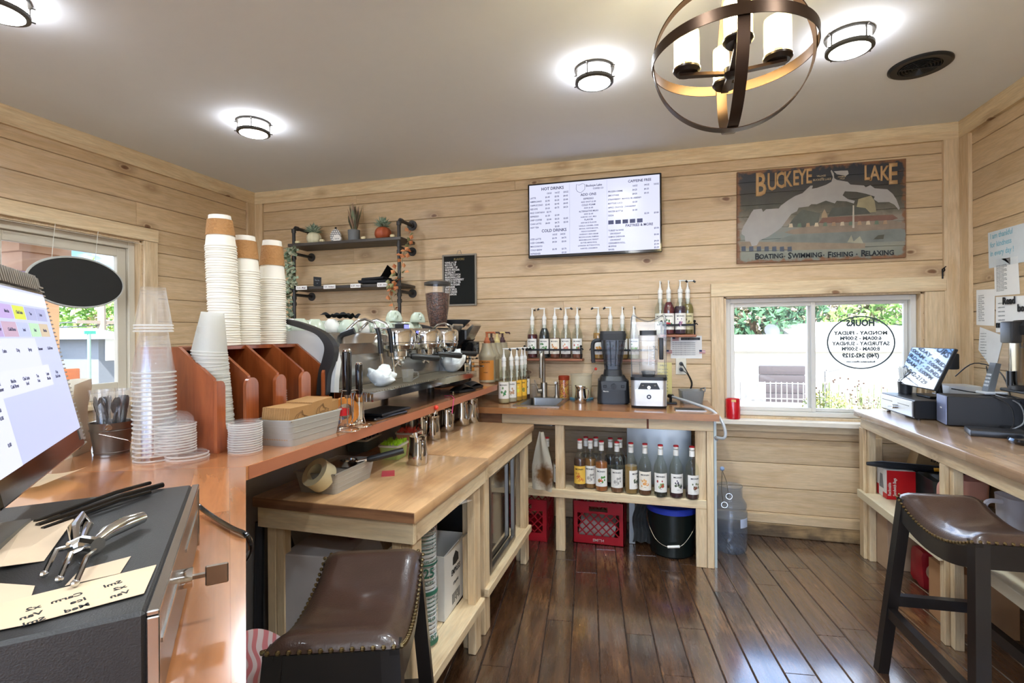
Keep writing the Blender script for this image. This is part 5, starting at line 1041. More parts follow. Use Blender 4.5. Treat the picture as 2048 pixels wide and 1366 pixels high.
# bottles stored on the shelf under the counter
SHZ = .3925; G5 = 'spare syrups on the shelf under the back counter'
for px, y, li, lv, lb, pm, d in ((1094, 3.215, '5a2a22', .16, ('ece8df', '9a2050', 'd04a3a'), False, 'raspberry labelled spare syrup at the left end of the under-counter shelf'), (1119, 3.20, '7a4a30', .17, ('e6e2d8', 'bdb9b0', 'a5a199'), True, 'spare syrup with a pump showing its back label, beside the left post'),
    (1160, 3.205, '5a3218', .19, ('e6b84a', 'c8642c', 'd98a3a'), False, 'spare syrup with golden yellow label just right of the post'), (1181, 3.225, 'a0703a', .19, ('e6e2d8', 'bdb9b0', 'a5a199'), False, 'spare syrup showing back label between the golden and orange ones'), (1203, 3.185, 'b8692f', .18, ('ece8df', 'd8603a', '4f8a3c'), False, 'amber spare syrup with orange fruit label'), (1234, 3.18, '8a5a3a', .10, ('e6e2d8', 'bdb9b0', 'a5a199'), False, 'spare syrup showing back label in front of the cabinet edge'), (1262, 3.175, 'b08a50', .17, ('ece8df', '3a4a3a', '5f6a4c'), False, 'spare syrup turned to its palm tree label'), (1290, 3.17, '7a4a2a', .05, ('ece3d2', 'e0944a', 'e8b06a'), False, 'spare syrup with round tan fruit label'), (1321, 3.155, '3a3a2c', .05, ('ece8df', '5f9a4c', 'b5403a'), False, 'spare syrup with green and red wreath label'), (1352, 3.16, '4a1a22', .06, ('ece8df', '4a5a3c', '3f3a4c'), False, 'spare syrup with dark berry label, second from the right post'), (1384, 3.155, '5a3a34', .07, ('ece8df', '7a3a2c', '5f6a3c'), False, 'spare syrup with chestnut leaf label, next to the right post')):
    bottle(d, (P(px, 930, y=y).x, y, SHZ), {1262: .9, 1352: .25, 1384: .4}.get(px, 0), li, lv, lb, pm, 1.57, G5)
for px, y in ((1172, 3.29), (1192, 3.295), (1221, 3.29), (1240, 3.295)):
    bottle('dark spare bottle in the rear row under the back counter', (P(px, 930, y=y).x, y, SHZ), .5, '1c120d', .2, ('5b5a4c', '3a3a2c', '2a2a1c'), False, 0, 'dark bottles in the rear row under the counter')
# ================================================================ on the back counter
SSK = mat('9f9a91', .32, 1, var=.04)
t = thing('sink', 'small square stainless sink set into the back counter', 'sink', (-.735, 3.43, CT)); b = MB()
for x0, x1, y0, y1 in ((-.155, .155, -.25, -.215), (-.155, .155, .17, .25), (-.155, -.122, -.215, .17), (.122, .155, -.215, .17)): b.box(x0, x1, y0, y1, .0005, .005)
part('rim', b, SSK, t); b = MB(); b.M = Matrix.Translation((0, -.0225, 0)); b.rbox(.2438, .3835, -.13, .0035, .025, 5, .93, open_t=.0015); b.M = Matrix(); part('basin', b, mat('8d8a84', .3, 1), t, 'dark steel basin')
b = MB(); b.lathe([(0, -.127), (.03, -.127), (.034, -.1275)], seg=20); part('drain', b, SSK, t)
t = thing('faucet', 'brushed steel gooseneck faucet behind the sink', 'faucet', (P(1088, 790, y=3.63).x, 3.63, CT+.0055))
b = MB(); b.lathe([(0, 0), (.026, 0), (.026, .006), (.024, .01), (.024, .10), (.022, .108), (0, .108)], seg=24); part('body', b, SSK, t); b = MB(); b.tube([(0, 0, .10), (0, 0, .25), (0, -.01, .30), (0, -.04, .33), (0, -.075, .32), (0, -.09, .29), (0, -.092, .22)], .0115, 12); part('spout', b, SSK, t)
b = MB(); b.cyl((0, -.092, .225), (0, -.093, .150), .0155, .0135, 16); part('spray_head', b, SSK, t); b = MB(); b.cyl((-.015, -.02, .05), (-.04, -.03, .05), .018, seg=18); b.tube([(-.035, -.03, .055), (-.055, -.03, .10), (-.065, -.03, .13)], .0035, 8); part('lever', b, SSK, t)
t = thing('soap_pump', 'brushed steel soap dispenser right of the faucet', 'dispenser', (P(1113, 790, y=3.62).x, 3.62, CT+.0055)); b = MB(); b.lathe([(0, 0), (.019, 0), (.017, .01), (.0115, .02), (.0115, .10), (0, .10)], seg=20); part('body', b, SSK, t); b = MB(); b.cyl((0, .01, .105), (0, -.035, .112), .011, .009, 14); part('nozzle', b, SSK, t)
def speck_mat(base, cs):
    m, n_ = newmat('sprinkles'); tc = N(n_, 'ShaderNodeTexCoord'); vo = N(n_, 'ShaderNodeTexVoronoi', inp={0: tc.outputs['Object'], 'Scale': 190.}); r = ramp(n_, vo.outputs[1], [(i/len(cs), c) for i, c in enumerate(cs)]); r.color_ramp.interpolation = 'CONSTANT'; pbsdf(n_, **{'Base Color': r.outputs[0], 'Roughness': .35}); return m
t = thing('sprinkle_jar', 'clear jar of orange and yellow sprinkles behind the sink', 'jar', (P(1128, 780, y=3.64).x, 3.64, CT)); b = MB(); b.lathe([(0, .004), (.036, .004), (.037, .135), (0, .137)], seg=26); o = part('sprinkles', b, speck_mat('', ['c8502c', 'd8a53a', '8a3a2a', 'e0823a', 'a8893a']), t); o['kind'] = 'stuff'
b = MB(); b.lathe([(0, 0), (.038, 0), (.0385, .15), (.036, .158)], seg=26); part('jar_glass', b, BG, t); b = MB(); b.lathe([(.0395, .135), (.0395, .162), (.036, .166), (0, .166)], seg=26); part('jar_cap', b, glass('e05a3a', .9, .2, .6, 1.4, film=.6, filmc='d2603e'), t)
t = thing('powder_tub', 'frosted round tub of cream powder with blue base beside the sprinkles', 'tub', (P(1163, 780, y=3.60).x, 3.60, CT)); TUBM = glass('ffffff', 1, .2, .7, 1.4, film=.55, filmc='ece6cf')
b = MB(); b.lathe([(0, .008), (.066, .008), (.076, .175), (.080, .178), (.080, .182), (.074, .182)], seg=36); part('wall', b, TUBM, t); b = MB(); b.lathe([(0, .01), (.064, .01), (.070, .095), (0, .10)], seg=30); o = part('powder', b, mat('ece0ae', .9), t); o['kind'] = 'stuff'
b = MB(); b.lathe([(0, 0), (.084, 0), (.086, .012), (.070, .016), (0, .016)], seg=36); part('base_cover', b, mat('4a7a8c', .4), t); b = MB(); b.tube([(.01, 0, .06), (.075, -.02, .185), (.10, -.03, .22)], .0022, 6); part('scoop_stick', b, CHROME, t)
b = MB(); b.ball((0, 0, 0), .010, 8, 6); solo('red_tip', b, mat('e0402f', .4), 'small red tip on the stick in the powder tub', 'knob', (P(1163, 780, y=3.60).x+.106, 3.57, CT+.222))
def pitcher(label, x, y, z, rz, R, H, group='steel milk pitchers', whisk=False):
    t = thing('milk_pitcher', label, 'milk pitcher', (x, y, z), rz, group); CH = mat('c8c5bf', .1, 1, var=.02)
    b = MB(); n = 32; prof = [(R*.96, 0), (R, .004), (R*.99, H*.35), (R*.86, H*.72), (R*.84, H*.9), (R*.88, H)]
    def ringp(r, z, o): 
        out = []
        for k in range(n):
            a = 2*PI*k/n; sp = max(0, math.cos(a))**14*R*.30*max(0, (z/H-.72)/.28); out.append(((r+o+sp)*math.cos(a), (r+o+sp)*math.sin(a), z+(sp*.5 if z >= H*.95 else 0)))
        return out
    rings = [[(0, 0, .001)]*n]+[ringp(r, z, 0) for r, z in prof]+[ringp(r, z, -.0012) for r, z in reversed(prof[1:])]
    vs = [p for q in rings for p in q]; fs = [(i*n+k, i*n+(k+1) % n, (i+1)*n+(k+1) % n, (i+1)*n+k) for i in range(1, len(rings)-1) for k in range(n)]; fs.append(tuple(range(n, 2*n))); fs.append(tuple(range((len(rings)-1)*n, len(rings)*n)))
    b.add(vs, fs); bmesh.ops.delete(b.bm, geom=[v for v in b.bm.verts if not v.link_faces], context='VERTS'); part('body', b, CH, t, smooth=50)
    b = MB(); pts = curve([(-R*.84, 0, H*.90), (-R*1.25, 0, H*.92), (-R*1.62, 0, H*.88), (-R*1.68, 0, H*.7), (-R*1.5, 0, H*.38), (-R*1.2, 0, H*.26), (-R*.95, 0, H*.25)], 3)
    for i in range(len(pts)-1): pass
    b.tube([tuple(p) for p in pts], .0045, 8); part('handle', b, CH, t); return t
pitcher('small steel pitcher on the back counter between sink and black blender', P(1161, 790, y=3.44).x, 3.44, CT, 2.6, .040, .110, group=None)
# black blender
t = thing('blender', 'black blender with tinted jar left of the silver one', 'blender', (P(1226, 780, y=3.50).x, 3.50, CT), .12); BB = mat('1c1d1f', .4, var=.04)
b = MB(); b.rbox(.200, .22, .010, .155, .035, 6, 1.06); b.rbox(.155, .17, .155, .185, .04, 6, 1.2); b.rbox(.115, .12, .185, .225, .035, 6, 1.12); part('motor_base', b, BB, t); b = MB(); b.rbox(.19, .21, 0, .0098, .03, 6); part('rubber_foot', b, BLACKP, t)
b = MB(); b.prism([(-.078, .095), (.078, .095), (.082, .15), (-.082, .15)], -.1135, -.108, 'xz'); pn = part('control_panel', b, mat('2d2f31', .35), t); b = MB(); b.cyl((0, -.1135, .12), (0, -.128, .12), .018, seg=20); b.box(-.003, .003, -.134, -.128, .104, .136); part('dial', b, BLACKP, pn)
for x in (-.058, .058): b = MB(); b.box(x-.011, x+.011, -.122, -.1135, .112, .128, .002); part('switch', b, BLACKP, pn)
me = text_mesh([('Vitamix', 0, 0, .012, 1, 'CENTER')], PAPER, thick=.0003); stand(me); me.transform(Matrix.Translation((-.052, -.1145, .083))); part('lettering', me, PAPER, t)
TJ = glass('c9cdd6', .8, .05, 1, 1.5, film=.12, filmc='8b8f96')
b = MB(); b.rbox(.165, .155, .226, .43, .03, 6, .68); jar = part('jar', b, TJ, t, smooth=40); b = MB(); b.rbox(.100, .10, .226, .255, .03, 6, .95); part('blade_base', b, mat('2c2f36', .3), t)
b = MB()
for x in (-.06, -.02, .02, .06): b.tube([(x*.72, -.055, .25), (x*1.05, -.080, .42)], .003, 6)
part('jar_rib', b, TJ, jar)
b = MB(); b.rbox(.178, .165, .425, .468, .03, 6, .96); b.rbox(.165, .15, .468, .486, .03, 6, 1.03); part('jar_cover', b, mat('2a2b2d', .5), t); b = MB(); b.tube(curve([(-.078, 0, .425), (-.118, 0, .42), (-.135, 0, .39), (-.133, 0, .30), (-.130, 0, .27)], 4), .014, 10); part('handle', b, mat('2a2b2d', .45), t)
# silver blender with clear sound enclosure
t = thing('blender', 'silver blender in clear sound enclosure, right of the black one', 'blender', (P(1297, 780, y=3.36).x, 3.36, CT), .03); SV = mat('b9b6b1', .32, .7, var=.03)
b = MB(); b.rbox(.218, .22, 0, .016, .03, 6, .97); part('rubber_foot', b, BLACKP, t); b = MB(); b.rbox(.222, .22, .175, .195, .03, 6, 1.0); part('black_band', b, BLACKP, t); b = MB(); b.rbox(.215, .21, .016, .175, .025, 6, 1.0); part('motor_base', b, SV, t)
b = MB(); b.prism([(-.078, .018), (.078, .018), (.085, .12), (.06, .128), (.052, .168), (-.052, .168), (-.06, .128), (-.085, .12)], -.124, -.105, 'xz'); fp = part('front_plate', b, mat('c9c6c1', .3, .5), t); b = MB(); b.prism([(-.066, .122), (.066, .122), (.048, .162), (-.048, .162)], -.1255, -.124, 'xz'); pn = part('control_panel', b, BLACKP, fp)
b = MB(); b.cyl((0, -.1255, .134), (0, -.138, .134), .010, seg=18); part('dial', b, CHROME, pn)
for x in (-.036, .036): b = MB(); b.box(x-.009, x+.009, -.130, -.1255, .140, .152, .002); part('switch', b, BLACKG, pn)
b = MB(); b.cyl((0, -.124, .075), (0, -.1255, .075), .014, seg=24); part('emblem', b, mat('2a2c3a', .3), fp); b = MB(); b.cyl((0, -.1256, .075), (0, -.1262, .075), .006, seg=16); part('emblem_center', b, mat('e6e6ea', .3), fp)
CJ = glass('ffffff', 1, .03, 1, 1.5, film=.10, filmc='e6e8ea'); ENC = glass('ffffff', .99, .02, 1, 1.4, film=.02)
b = MB(); b.rbox(.120, .12, .21, .46, .02, 5, .92); part('jar', b, CJ, t); b = MB(); b.rbox(.105, .10, .455, .487, .02, 5, 1.0); part('jar_cover', b, mat('2a2b2d', .4), t); b = MB(); b.box(.068, .095, -.012, .012, .30, .44, .006); part('handle', b, BLACKP, t)
b = MB(); b.box(-.001, .001, -.0618, -.061, .27, .39); 
for k in range(7): b.box(.02, .034, -.0615, -.061, .27+k*.018, .2715+k*.018)
part('measure_marks', b, PAPER, t); b = MB(); b.rbox(.09, .09, .196, .225, .02, 5, .8); part('blade_base', b, mat('3a3b3d', .35), t)
pr = curve([(-.103, .195), (-.108, .40), (-.104, .56), (-.09, .585), (-.06, .565), (0, .545), (.06, .565), (.09, .585), (.104, .56), (.108, .40), (.103, .195)], 3); b = MB()
for y in (-.095, .095): b.tube([(p[0], y, p[1]) for p in pr], .0014, 5)
part('enclosure_edge', b, mat('3c3f42', .3), t)
b = MB(); b.box(-.108, -.1065, -.095, .095, .196, .57); b.box(.1065, .108, -.095, .095, .196, .57); b.box(-.106, .106, .094, .095, .196, .545); part('enclosure', b, ENC, t)
# rinser tray set in the counter, hose and plastic pan at the right
b = MB(); b.box(-.085, .085, -.055, .055, .0005, .003); t = solo('drip_pan', b, mat('2b2622', .4), 'dark drip pan let into the counter right of the silver blender', 'drip tray', (.215, 3.26, CT)); b = MB(); b.box(-.09, -.086, -.06, .06, .0005, .005); b.box(-.09, .09, -.06, -.056, .0005, .005); part('rim', b, SSK, t)
t = thing('plastic_pan', 'translucent grey plastic pan standing in the counter corner', 'pan', (.245, 3.60, CT), .1); b = MB(); b.rbox(.15, .16, 0, .085, .02, 5, .85, open_t=.003); part('body', b, glass('e6eaec', .95, .15, .8, 1.45, film=.5, filmc='b9bcbd'), t); b = MB(); b.tube([(.075, -.07, .085), (.09, 0, .10), (.075, .07, .085)], .005, 8); part('grip', b, mat('7a7d80', .4), t)
HOSE = mat('b9bdbf', .3, .2, var=.03); b = MB(); h_ = [(.115, 3.50, CT+.05), (.16, 3.42, CT+.045), (.24, 3.28, CT+.035), (.33, 3.17, CT+.012), (.375, 3.12, CT-.035), (.395, 3.10, CT-.10), (.385, 3.10, CT-.135), (.35, 3.14, CT-.14), (.355, 3.16, CT-.16)]
t = thing('water_hose', 'braided grey hose arching over the right end of the back counter', 'hose', (0, 0, 0)); b.tube([tuple(p) for p in curve(h_)], .0085, 10); part('hose', b, HOSE, t); b = MB(); b.cyl((.10, 3.52, CT+.05), (.122, 3.485, CT+.052), .013, seg=12); b.cyl((.11, 3.50, CT), (.11, 3.50, CT+.05), .009, seg=10); b.box(.07, .15, 3.48, 3.55, CT+.0003, CT+.012, .003); part('coupling', b, BLACKP, t)
b = MB(); b.lathe([(0, 0), (.026, 0), (.028, .1), (.026, .1), (.024, .004)], seg=20); solo('glass_tumbler', b, glass('ffffff', .98, .03, 1, 1.5, film=.05), 'clear tumbler against the wall left of the faucet', 'glass', (P(1066, 780, y=3.66).x, 3.695, CT))
# ================================================================ television with the menu
yT = 3.665; a = P(1055.5, 369, y=yT); c = P(1324, 504, y=yT); TW = c.x-a.x; TH = a.z-P(1059, 517, y=yT).z
t = thing('television', 'wall television showing the drinks menu in white and lilac', 'television', ((a.x+c.x)/2, yT, (a.z+P(1059, 517, y=yT).z)/2))
b = MB(); b.box(-TW/2, TW/2, 0, .045, -TH/2, TH/2, .004); part('casing', b, BLACKG, t); b = MB(); b.box(-.12, .12, .045, WB-yT-.0006, -.12, .12); part('wall_bracket', b, BLACKM, t)
SCR2 = mat('14151c', .2, var=0, emit='e3e6ff', es=.30); b = MB(); b.box(-TW/2+.012, TW/2-.012, -.0012, 0, -TH/2+.022, TH/2-.012); scr = part('screen', b, SCR2, t)
NAVY = mat('3d3f66', .6, var=0); L = []; x0 = -TW/2+.018
def col(rows, y0, dy, sz=.0165):
    for i, r in enumerate(rows):
        for (s, x) in r: L.append((s, x, y0-i*dy, sz, .92))
L.append(('HOT DRINKS', x0+.085, .222, .030, .95))
col([[('12OZ', .125+x0), ('16OZ', .185+x0), ('20OZ', .25+x0)], [('LATTE', x0), ('$3.45', .115+x0), ('$3.95', .185+x0), ('$4.45', .25+x0)], [('AMERICANO', x0), ('$2.95', .115+x0), ('$3.20', .185+x0), ('$3.45', .25+x0)], [('CAPPUCCINO', x0), ('$3.45', .115+x0), ('$3.95', .185+x0), ('$4.45', .25+x0)], [('RED EYE', x0), ('$3.25', .115+x0), ('$3.75', .185+x0), ('$4.25', .25+x0)],
     [('8OZ CORTADO', x0), ('$2.75', .125+x0)], [('ESPRESSO', x0), ('$1.50', .115+x0), ('$3.00', .185+x0)], [('DRIP COFFEE', x0), ('$2.00', .125+x0), ('$2.25', .185+x0), ('$2.85', .25+x0)], [('CHAI LATTE', x0), ('$4.00', .115+x0), ('$4.75', .185+x0), ('$5.50', .25+x0)], [('HOT TEA', x0), ('$2.00', .185+x0)]], .192, .0275)
L.append(('COLD DRINKS', x0+.085, -.088, .030, .95))
col([[('16OZ', .165+x0), ('24OZ', .225+x0)], [('ICED LATTE', x0), ('$3.70', .165+x0), ('$4.70', .235+x0)], [('ICED CARAMEL', x0), ('$4.20', .165+x0), ('$5.00', .235+x0)], [('MACCHIATO', x0)], [('COLD BREW', x0), ('$2.95', .165+x0), ('$3.70', .235+x0)], [('REFRESHER', x0), ('$3.20', .235+x0)]], -.115, .027)
xm_ = -.008
L += [('Buckeye Lake', xm_+.02, .222, .022, .95, 'CENTER'), ('COFFEE CO', xm_+.05, .200, .015, .95, 'CENTER'), ('ADD ONS', xm_-.02, .158, .025, 1, 'CENTER'), ('ESPRESSO', xm_-.02, .130, .017, 1, 'CENTER'), ('ADD SHOT $1.00', xm_-.02, .108, .014, 1, 'CENTER'), ('COLD FOAM', xm_-.02, .085, .017, 1, 'CENTER'), ('ADD $1.00', xm_-.02, .064, .014, 1, 'CENTER'), ('ALTERNATIVE MILKS', xm_-.02, .040, .016, .95, 'CENTER'), ('ADD $1.00', xm_-.02, .020, .014, 1, 'CENTER'), ('ALMOND, OAT, MILK', xm_-.02, .0, .012, 1, 'CENTER'), ('FLAVOR', xm_-.02, -.022, .017, 1, 'CENTER'), ('ADD $0.25 FLAVOR', xm_-.02, -.042, .013, 1, 'CENTER')]
for i, s in enumerate(('VANILLA, CARAMEL, DARK', 'MOCHA, WHITE MOCHA,', 'FRENCH RASPBERRY', 'HAZELNUT, IRISH CREAM', 'BROWN SUGAR, PUMPKIN', 'MARSHMALLOW, PEANUT', 'BUTTER, MAPLE SPICE,', 'LAVENDER, BUTTERSCOTCH,', 'ALMOND, CINNAMON')): L.append((s, xm_-.02, -.064-i*.0205, .0125, .95, 'CENTER'))
xr = .112
L.append(('CAFFEINE FREE', xr+.14, .226, .025, .95))
col([[('16OZ', xr+.17), ('24OZ', xr+.25), ('32OZ', xr+.315)], [('FROZEN CREME', xr), ('$4.25', xr+.17), ('$5.25', xr+.25)], [('SMOOTHIES', xr), ('$4.50', xr+.17), ('$5.25', xr+.25)], [('STRAWBERRY, MANGO, BLUEBERRY', xr)], [('BOTTLED JUICE', xr), ('$2.50', xr+.17)], [('APPLE, ORANGE, CRANBERRY', xr)], [('WATER BOTTLE', xr), ('$1.50', xr+.17)], [('SODA', xr), ('$2.50', xr+.25), ('$3.00', xr+.315)]], .195, .0285, .0155)
L.append(('PASTRIES & MORE', xr+.12, -.086, .025, .95))
col([[('TURKEY & SWISS', xr), ('$5.00', xr+.315)], [('   CROISSANT', xr)], [('HAM & CHEDDAR', xr), ('$5.00', xr+.315)], [('   CROISSANT', xr)], [('CINNAMON ROLL', xr), ('$4.00', xr+.315)], [('MUFFINS', xr), ('$3.50', xr+.315)], [('BAGEL', xr), ('$2.50', xr+.315)]], -.112, .0225, .0155)
me = text_mesh(L, NAVY, thick=0); stand(me); me.transform(Matrix.Translation((0, -.0016, 0))); part('lettering', me, NAVY, scr)
b = MB()
for x in (-.166, .104): b.box(x, x+.0012, -.0016, -.0013, -TH/2+.03, TH/2-.02)
part('divider_line', b, mat('a9acc8', .6), scr); o_ = [(x_+.055, z_) for x_, z_ in ((-.17, .245), (-.15, .238), (-.125, .248), (-.108, .24), (-.108, .205), (-.125, .19), (-.14, .182), (-.162, .192), (-.172, .21))]
b = MB(); b.tube([(x, -.0018, z) for x, z in o_], .0012, 4, True); part('outline_map', b, NAVY, scr)
b = MB()
for k, cc in enumerate(range(5)): b.box(xr+.0+k*.05, xr+.038+k*.05, -.0017, -.0013, -.062, -.034)
part('soda_picture', b, mat('59618c', .6, var=.4), scr)
# ================================================================ lake map sign
y_ = WB-.024; a = P(1473.5, 345, y=y_); c = P(1813, 514, y=y_); SW_ = c.x-a.x; SH_ = a.z-P(1477, 528, y=y_).z
t = thing('map_sign', 'weathered wooden lake map sign high on the back wall', 'sign', ((a.x+c.x)/2, y_, (a.z+P(1477, 528, y=y_).z)/2), rot=(0, math.radians(.45), 0))
m, n_ = newmat('painted_sign'); tc = N(n_, 'ShaderNodeTexCoord'); sp_ = N(n_, 'ShaderNodeSeparateXYZ', inp={0: tc.outputs['Object']}); nz = N(n_, 'ShaderNodeTexNoise', inp={0: tc.outputs['Object'], 'Scale': 9., 'Detail': 7., 'Roughness': .7})
ad = N(n_, 'ShaderNodeMath', operation='MULTIPLY_ADD', inp={0: nz.outputs[0], 1: .22, 2: sp_.outputs[2]}); mr = N(n_, 'ShaderNodeMapRange', inp={0: ad.outputs[0], 1: -.22, 2: .42, 3: 0., 4: 1.})
r = ramp(n_, mr.outputs[0], [(.0, '747a70'), (.18, '8a8878'), (.30, '78807a'), (.42, '8a7f70'), (.52, '655f50'), (.62, '48463a'), (.74, '3d3831'), (.88, '2f3033'), (1.0, '2a2c31')])
mx_ = N(n_, 'ShaderNodeMath', operation='ABSOLUTE', inp={0: sp_.outputs[0]}); ex_ = N(n_, 'ShaderNodeMath', operation='SUBTRACT', inp={0: SW_/2, 1: mx_.outputs[0]}); mz_ = N(n_, 'ShaderNodeMath', operation='ABSOLUTE', inp={0: sp_.outputs[2]}); ez_ = N(n_, 'ShaderNodeMath', operation='SUBTRACT', inp={0: SH_/2, 1: mz_.outputs[0]}); mn = N(n_, 'ShaderNodeMath', operation='MINIMUM', inp={0: ex_.outputs[0], 1: ez_.outputs[0]})
n2 = N(n_, 'ShaderNodeTexNoise', inp={0: tc.outputs['Object'], 'Scale': 28., 'Detail': 6.}); e2 = N(n_, 'ShaderNodeMath', operation='MULTIPLY_ADD', inp={0: n2.outputs[0], 1: .09, 2: mn.outputs[0]}); er = N(n_, 'ShaderNodeMapRange', inp={0: e2.outputs[0], 1: .050, 2: .070, 3: 1., 4: 0.})
mm = N(n_, 'ShaderNodeMix', data_type='RGBA', inp={0: er.outputs[0], 6: r.outputs[0], 7: srgb('7a5334')}); pbsdf(n_, **{'Base Color': mm.outputs[2], 'Roughness': .6})
b = MB(); n = 8
for k in range(n): b.box(-SW_/2, SW_/2, 0, .0235, -SH_/2+k*SH_/n+.0006, -SH_/2+(k+1)*SH_/n-.0006, .0012)
part('board', b, m, t)
def sg(px, py): return ((px/2048*370+1460-1473.5-1.5)/(1811.5-1475)*SW_-SW_/2, None)
def sgn(cx, cy):    # crop pixel of the sign detail -> local x, z
    px = 1460+cx/5.535; py = 300+cy/5.535; q = P(px, py, y=y_-.001); q = q-t.location; return (q.x, q.z)
LK = mat('a39f9a', .6, var=.08)
lake = [(130, 900), (150, 850), (180, 800), (235, 700), (260, 665), (350, 655), (365, 690), (400, 660), (540, 650), (560, 620), (640, 560), (720, 510), (800, 480), (840, 440), (890, 395), (915, 395), (905, 430), (960, 420), (1060, 385), (1120, 350), (1135, 300), (1110, 230), (1120, 220), (1145, 260), (1150, 310), (1180, 330), (1300, 350), (1330, 380), (1480, 390), (1500, 410), (1550, 385), (1600, 420), (1740, 430), (1800, 480), (1840, 540), (1880, 640), (1870, 660), (1820, 600), (1760, 570), (1640, 575), (1590, 540), (1600, 510), (1500, 480), (1400, 460), (1270, 455), (1245, 500), (1300, 540), (1380, 560), (1370, 590), (1290, 565), (1180, 560), (1160, 590), (1060, 560), (960, 600), (900, 600), (870, 625), (760, 640), (740, 680), (680, 710), (620, 790), (570, 860), (520, 900), (430, 960), (330, 1005), (300, 1060), (245, 1070), (225, 1020), (170, 1020), (165, 960), (130, 935)]
b = MB(); b.prism([sgn(*p) for p in lake][::-1], -.0014, -.0002, 'xz'); part('lake_map', b, LK, t, 'pale grey lake outline', smooth=0)
b = MB(); b.prism([sgn(*p) for p in ((1145, 235), (1220, 228), (1300, 225), (1310, 262), (1280, 285), (1180, 268))][::-1], -.0014, -.0002, 'xz'); part('lake_map', b, LK, t)
TAN = mat('bf9a6c', .6, var=.08)
def patch(pts, col, nm='painted_scene', d=.0018): b = MB(); b.prism([sgn(*p) for p in pts], -d, -.0002, 'xz'); return part(nm, b, mat(col, .65, var=.22, bs=10), t, smooth=0)
patch([(980, 810), (1030, 745), (1800, 710), (1860, 750), (1800, 770), (1040, 812)], '7d5c4d'); patch([(1010, 750), (1020, 700), (1045, 655), (1070, 700), (1080, 748)], 'a58f72', d=.002)
patch([(640, 850), (700, 760), (800, 660), (1000, 700), (980, 800), (1000, 865)], '5d5f55', d=.0012); patch([(1080, 740), (1130, 640), (1350, 620), (1500, 640), (1560, 700)], '53544b', d=.0012)
patch([(1400, 640), (1420, 540), (1560, 500), (1600, 560), (1620, 680), (1480, 700)], '9d9272', d=.0011); patch([(1355, 860), (1358, 610), (1372, 610), (1378, 860)], 'bdb3a2', d=.0024)
patch([(600, 915), (700, 880), (1000, 820), (1800, 775), (1940, 800), (1940, 860), (1300, 905), (700, 935)], '8e7e6c', d=.0013); patch([(460, 1015), (700, 940), (1940, 870), (1940, 1000), (1300, 1030)], '7d8078', d=.001); patch([(100, 1020), (1500, 1030), (1500, 1085), (700, 1110), (110, 1090)], '94836d', d=.0012)
for k in range(12): x = 650+k*95; patch([(x, 860-k*4), (x+8, 820-k*4), (x+40, 815-k*4), (x+48, 858-k*4)], ['c9b79a', '6a7a66', 'a88a6c'][k % 3], 'painted_scene', .0022)
patch([(1300, 1020), (1345, 940), (1370, 1010), (1440, 950), (1480, 1030)], 'a9a48c', d=.0021); patch([(1590, 985), (1640, 940), (1710, 930), (1700, 980)], '5c5a4a', d=.0021)
for k in range(7): x = 130+k*85; patch([(x, 1125), (x, 1075), (x+45, 1070), (x+48, 1125)], '4f5662', d=.0022)
L = []; q = sgn(265, 520)
def put(s, cx, cy, h, sx=1.0): x, z = sgn(cx, cy); L.append((s, x, z, h/5.535*.00292*1.38, sx))
put('B', 272, 512, 300, .58); put('U', 408, 452, 225, .54); put('C', 502, 424, 205, .54); put('K', 590, 408, 195, .54); put('E', 690, 392, 190, .56); put('Y', 752, 380, 190, .56); put('E', 835, 368, 185, .56)
put('L', 1478, 328, 180, .60); put('A', 1545, 332, 180, .62); put('K', 1655, 334, 180, .60); put('E', 1745, 370, 255, .58)
me = text_mesh(L, TAN, thick=.0012); stand(me); me.transform(Matrix.Translation((0, -.0006, 0))); part('title_lettering', me, TAN, t, 'gold title letters')
L = []
def put2(s, cx, cy, h): x, z = sgn(cx, cy); L.append((s, x, z, h/5.535*.00292*1.38, .88))
for s, cx, cy, h in (('B', 278, 1216, 78), ('OATING', 325, 1210, 60), ('+', 596, 1195, 30), ('S', 645, 1204, 78), ('WIMMING', 690, 1198, 60), ('+', 1030, 1178, 30), ('F', 1082, 1194, 78), ('ISHING', 1128, 1184, 60), ('+', 1395, 1165, 30), ('R', 1450, 1174, 78), ('ELAXING', 1500, 1168, 60)): put2(s, cx, cy, h)
me = text_mesh(L, mat('22272c', .6), thick=.001); stand(me); me.transform(Matrix.Translation((0, -.0026, 0))); part('motto_lettering', me, mat('22272c', .6), t, 'dark motto letters')
L = []
for s, cx, cy, h in (('VILLAGE', 955, 300, 22), ('OF', 1000, 322, 18), ('BUCKEYE LAKE', 915, 345, 24), ('HARBOR', 1190, 305, 18), ('HILLS', 1210, 325, 18)): put2(s, cx, cy, h)
me = text_mesh(L, mat('b9a788', .6), thick=.0006); stand(me); me.transform(Matrix.Translation((0, -.0026, 0))); part('small_lettering', me, mat('b9a788', .6), t)
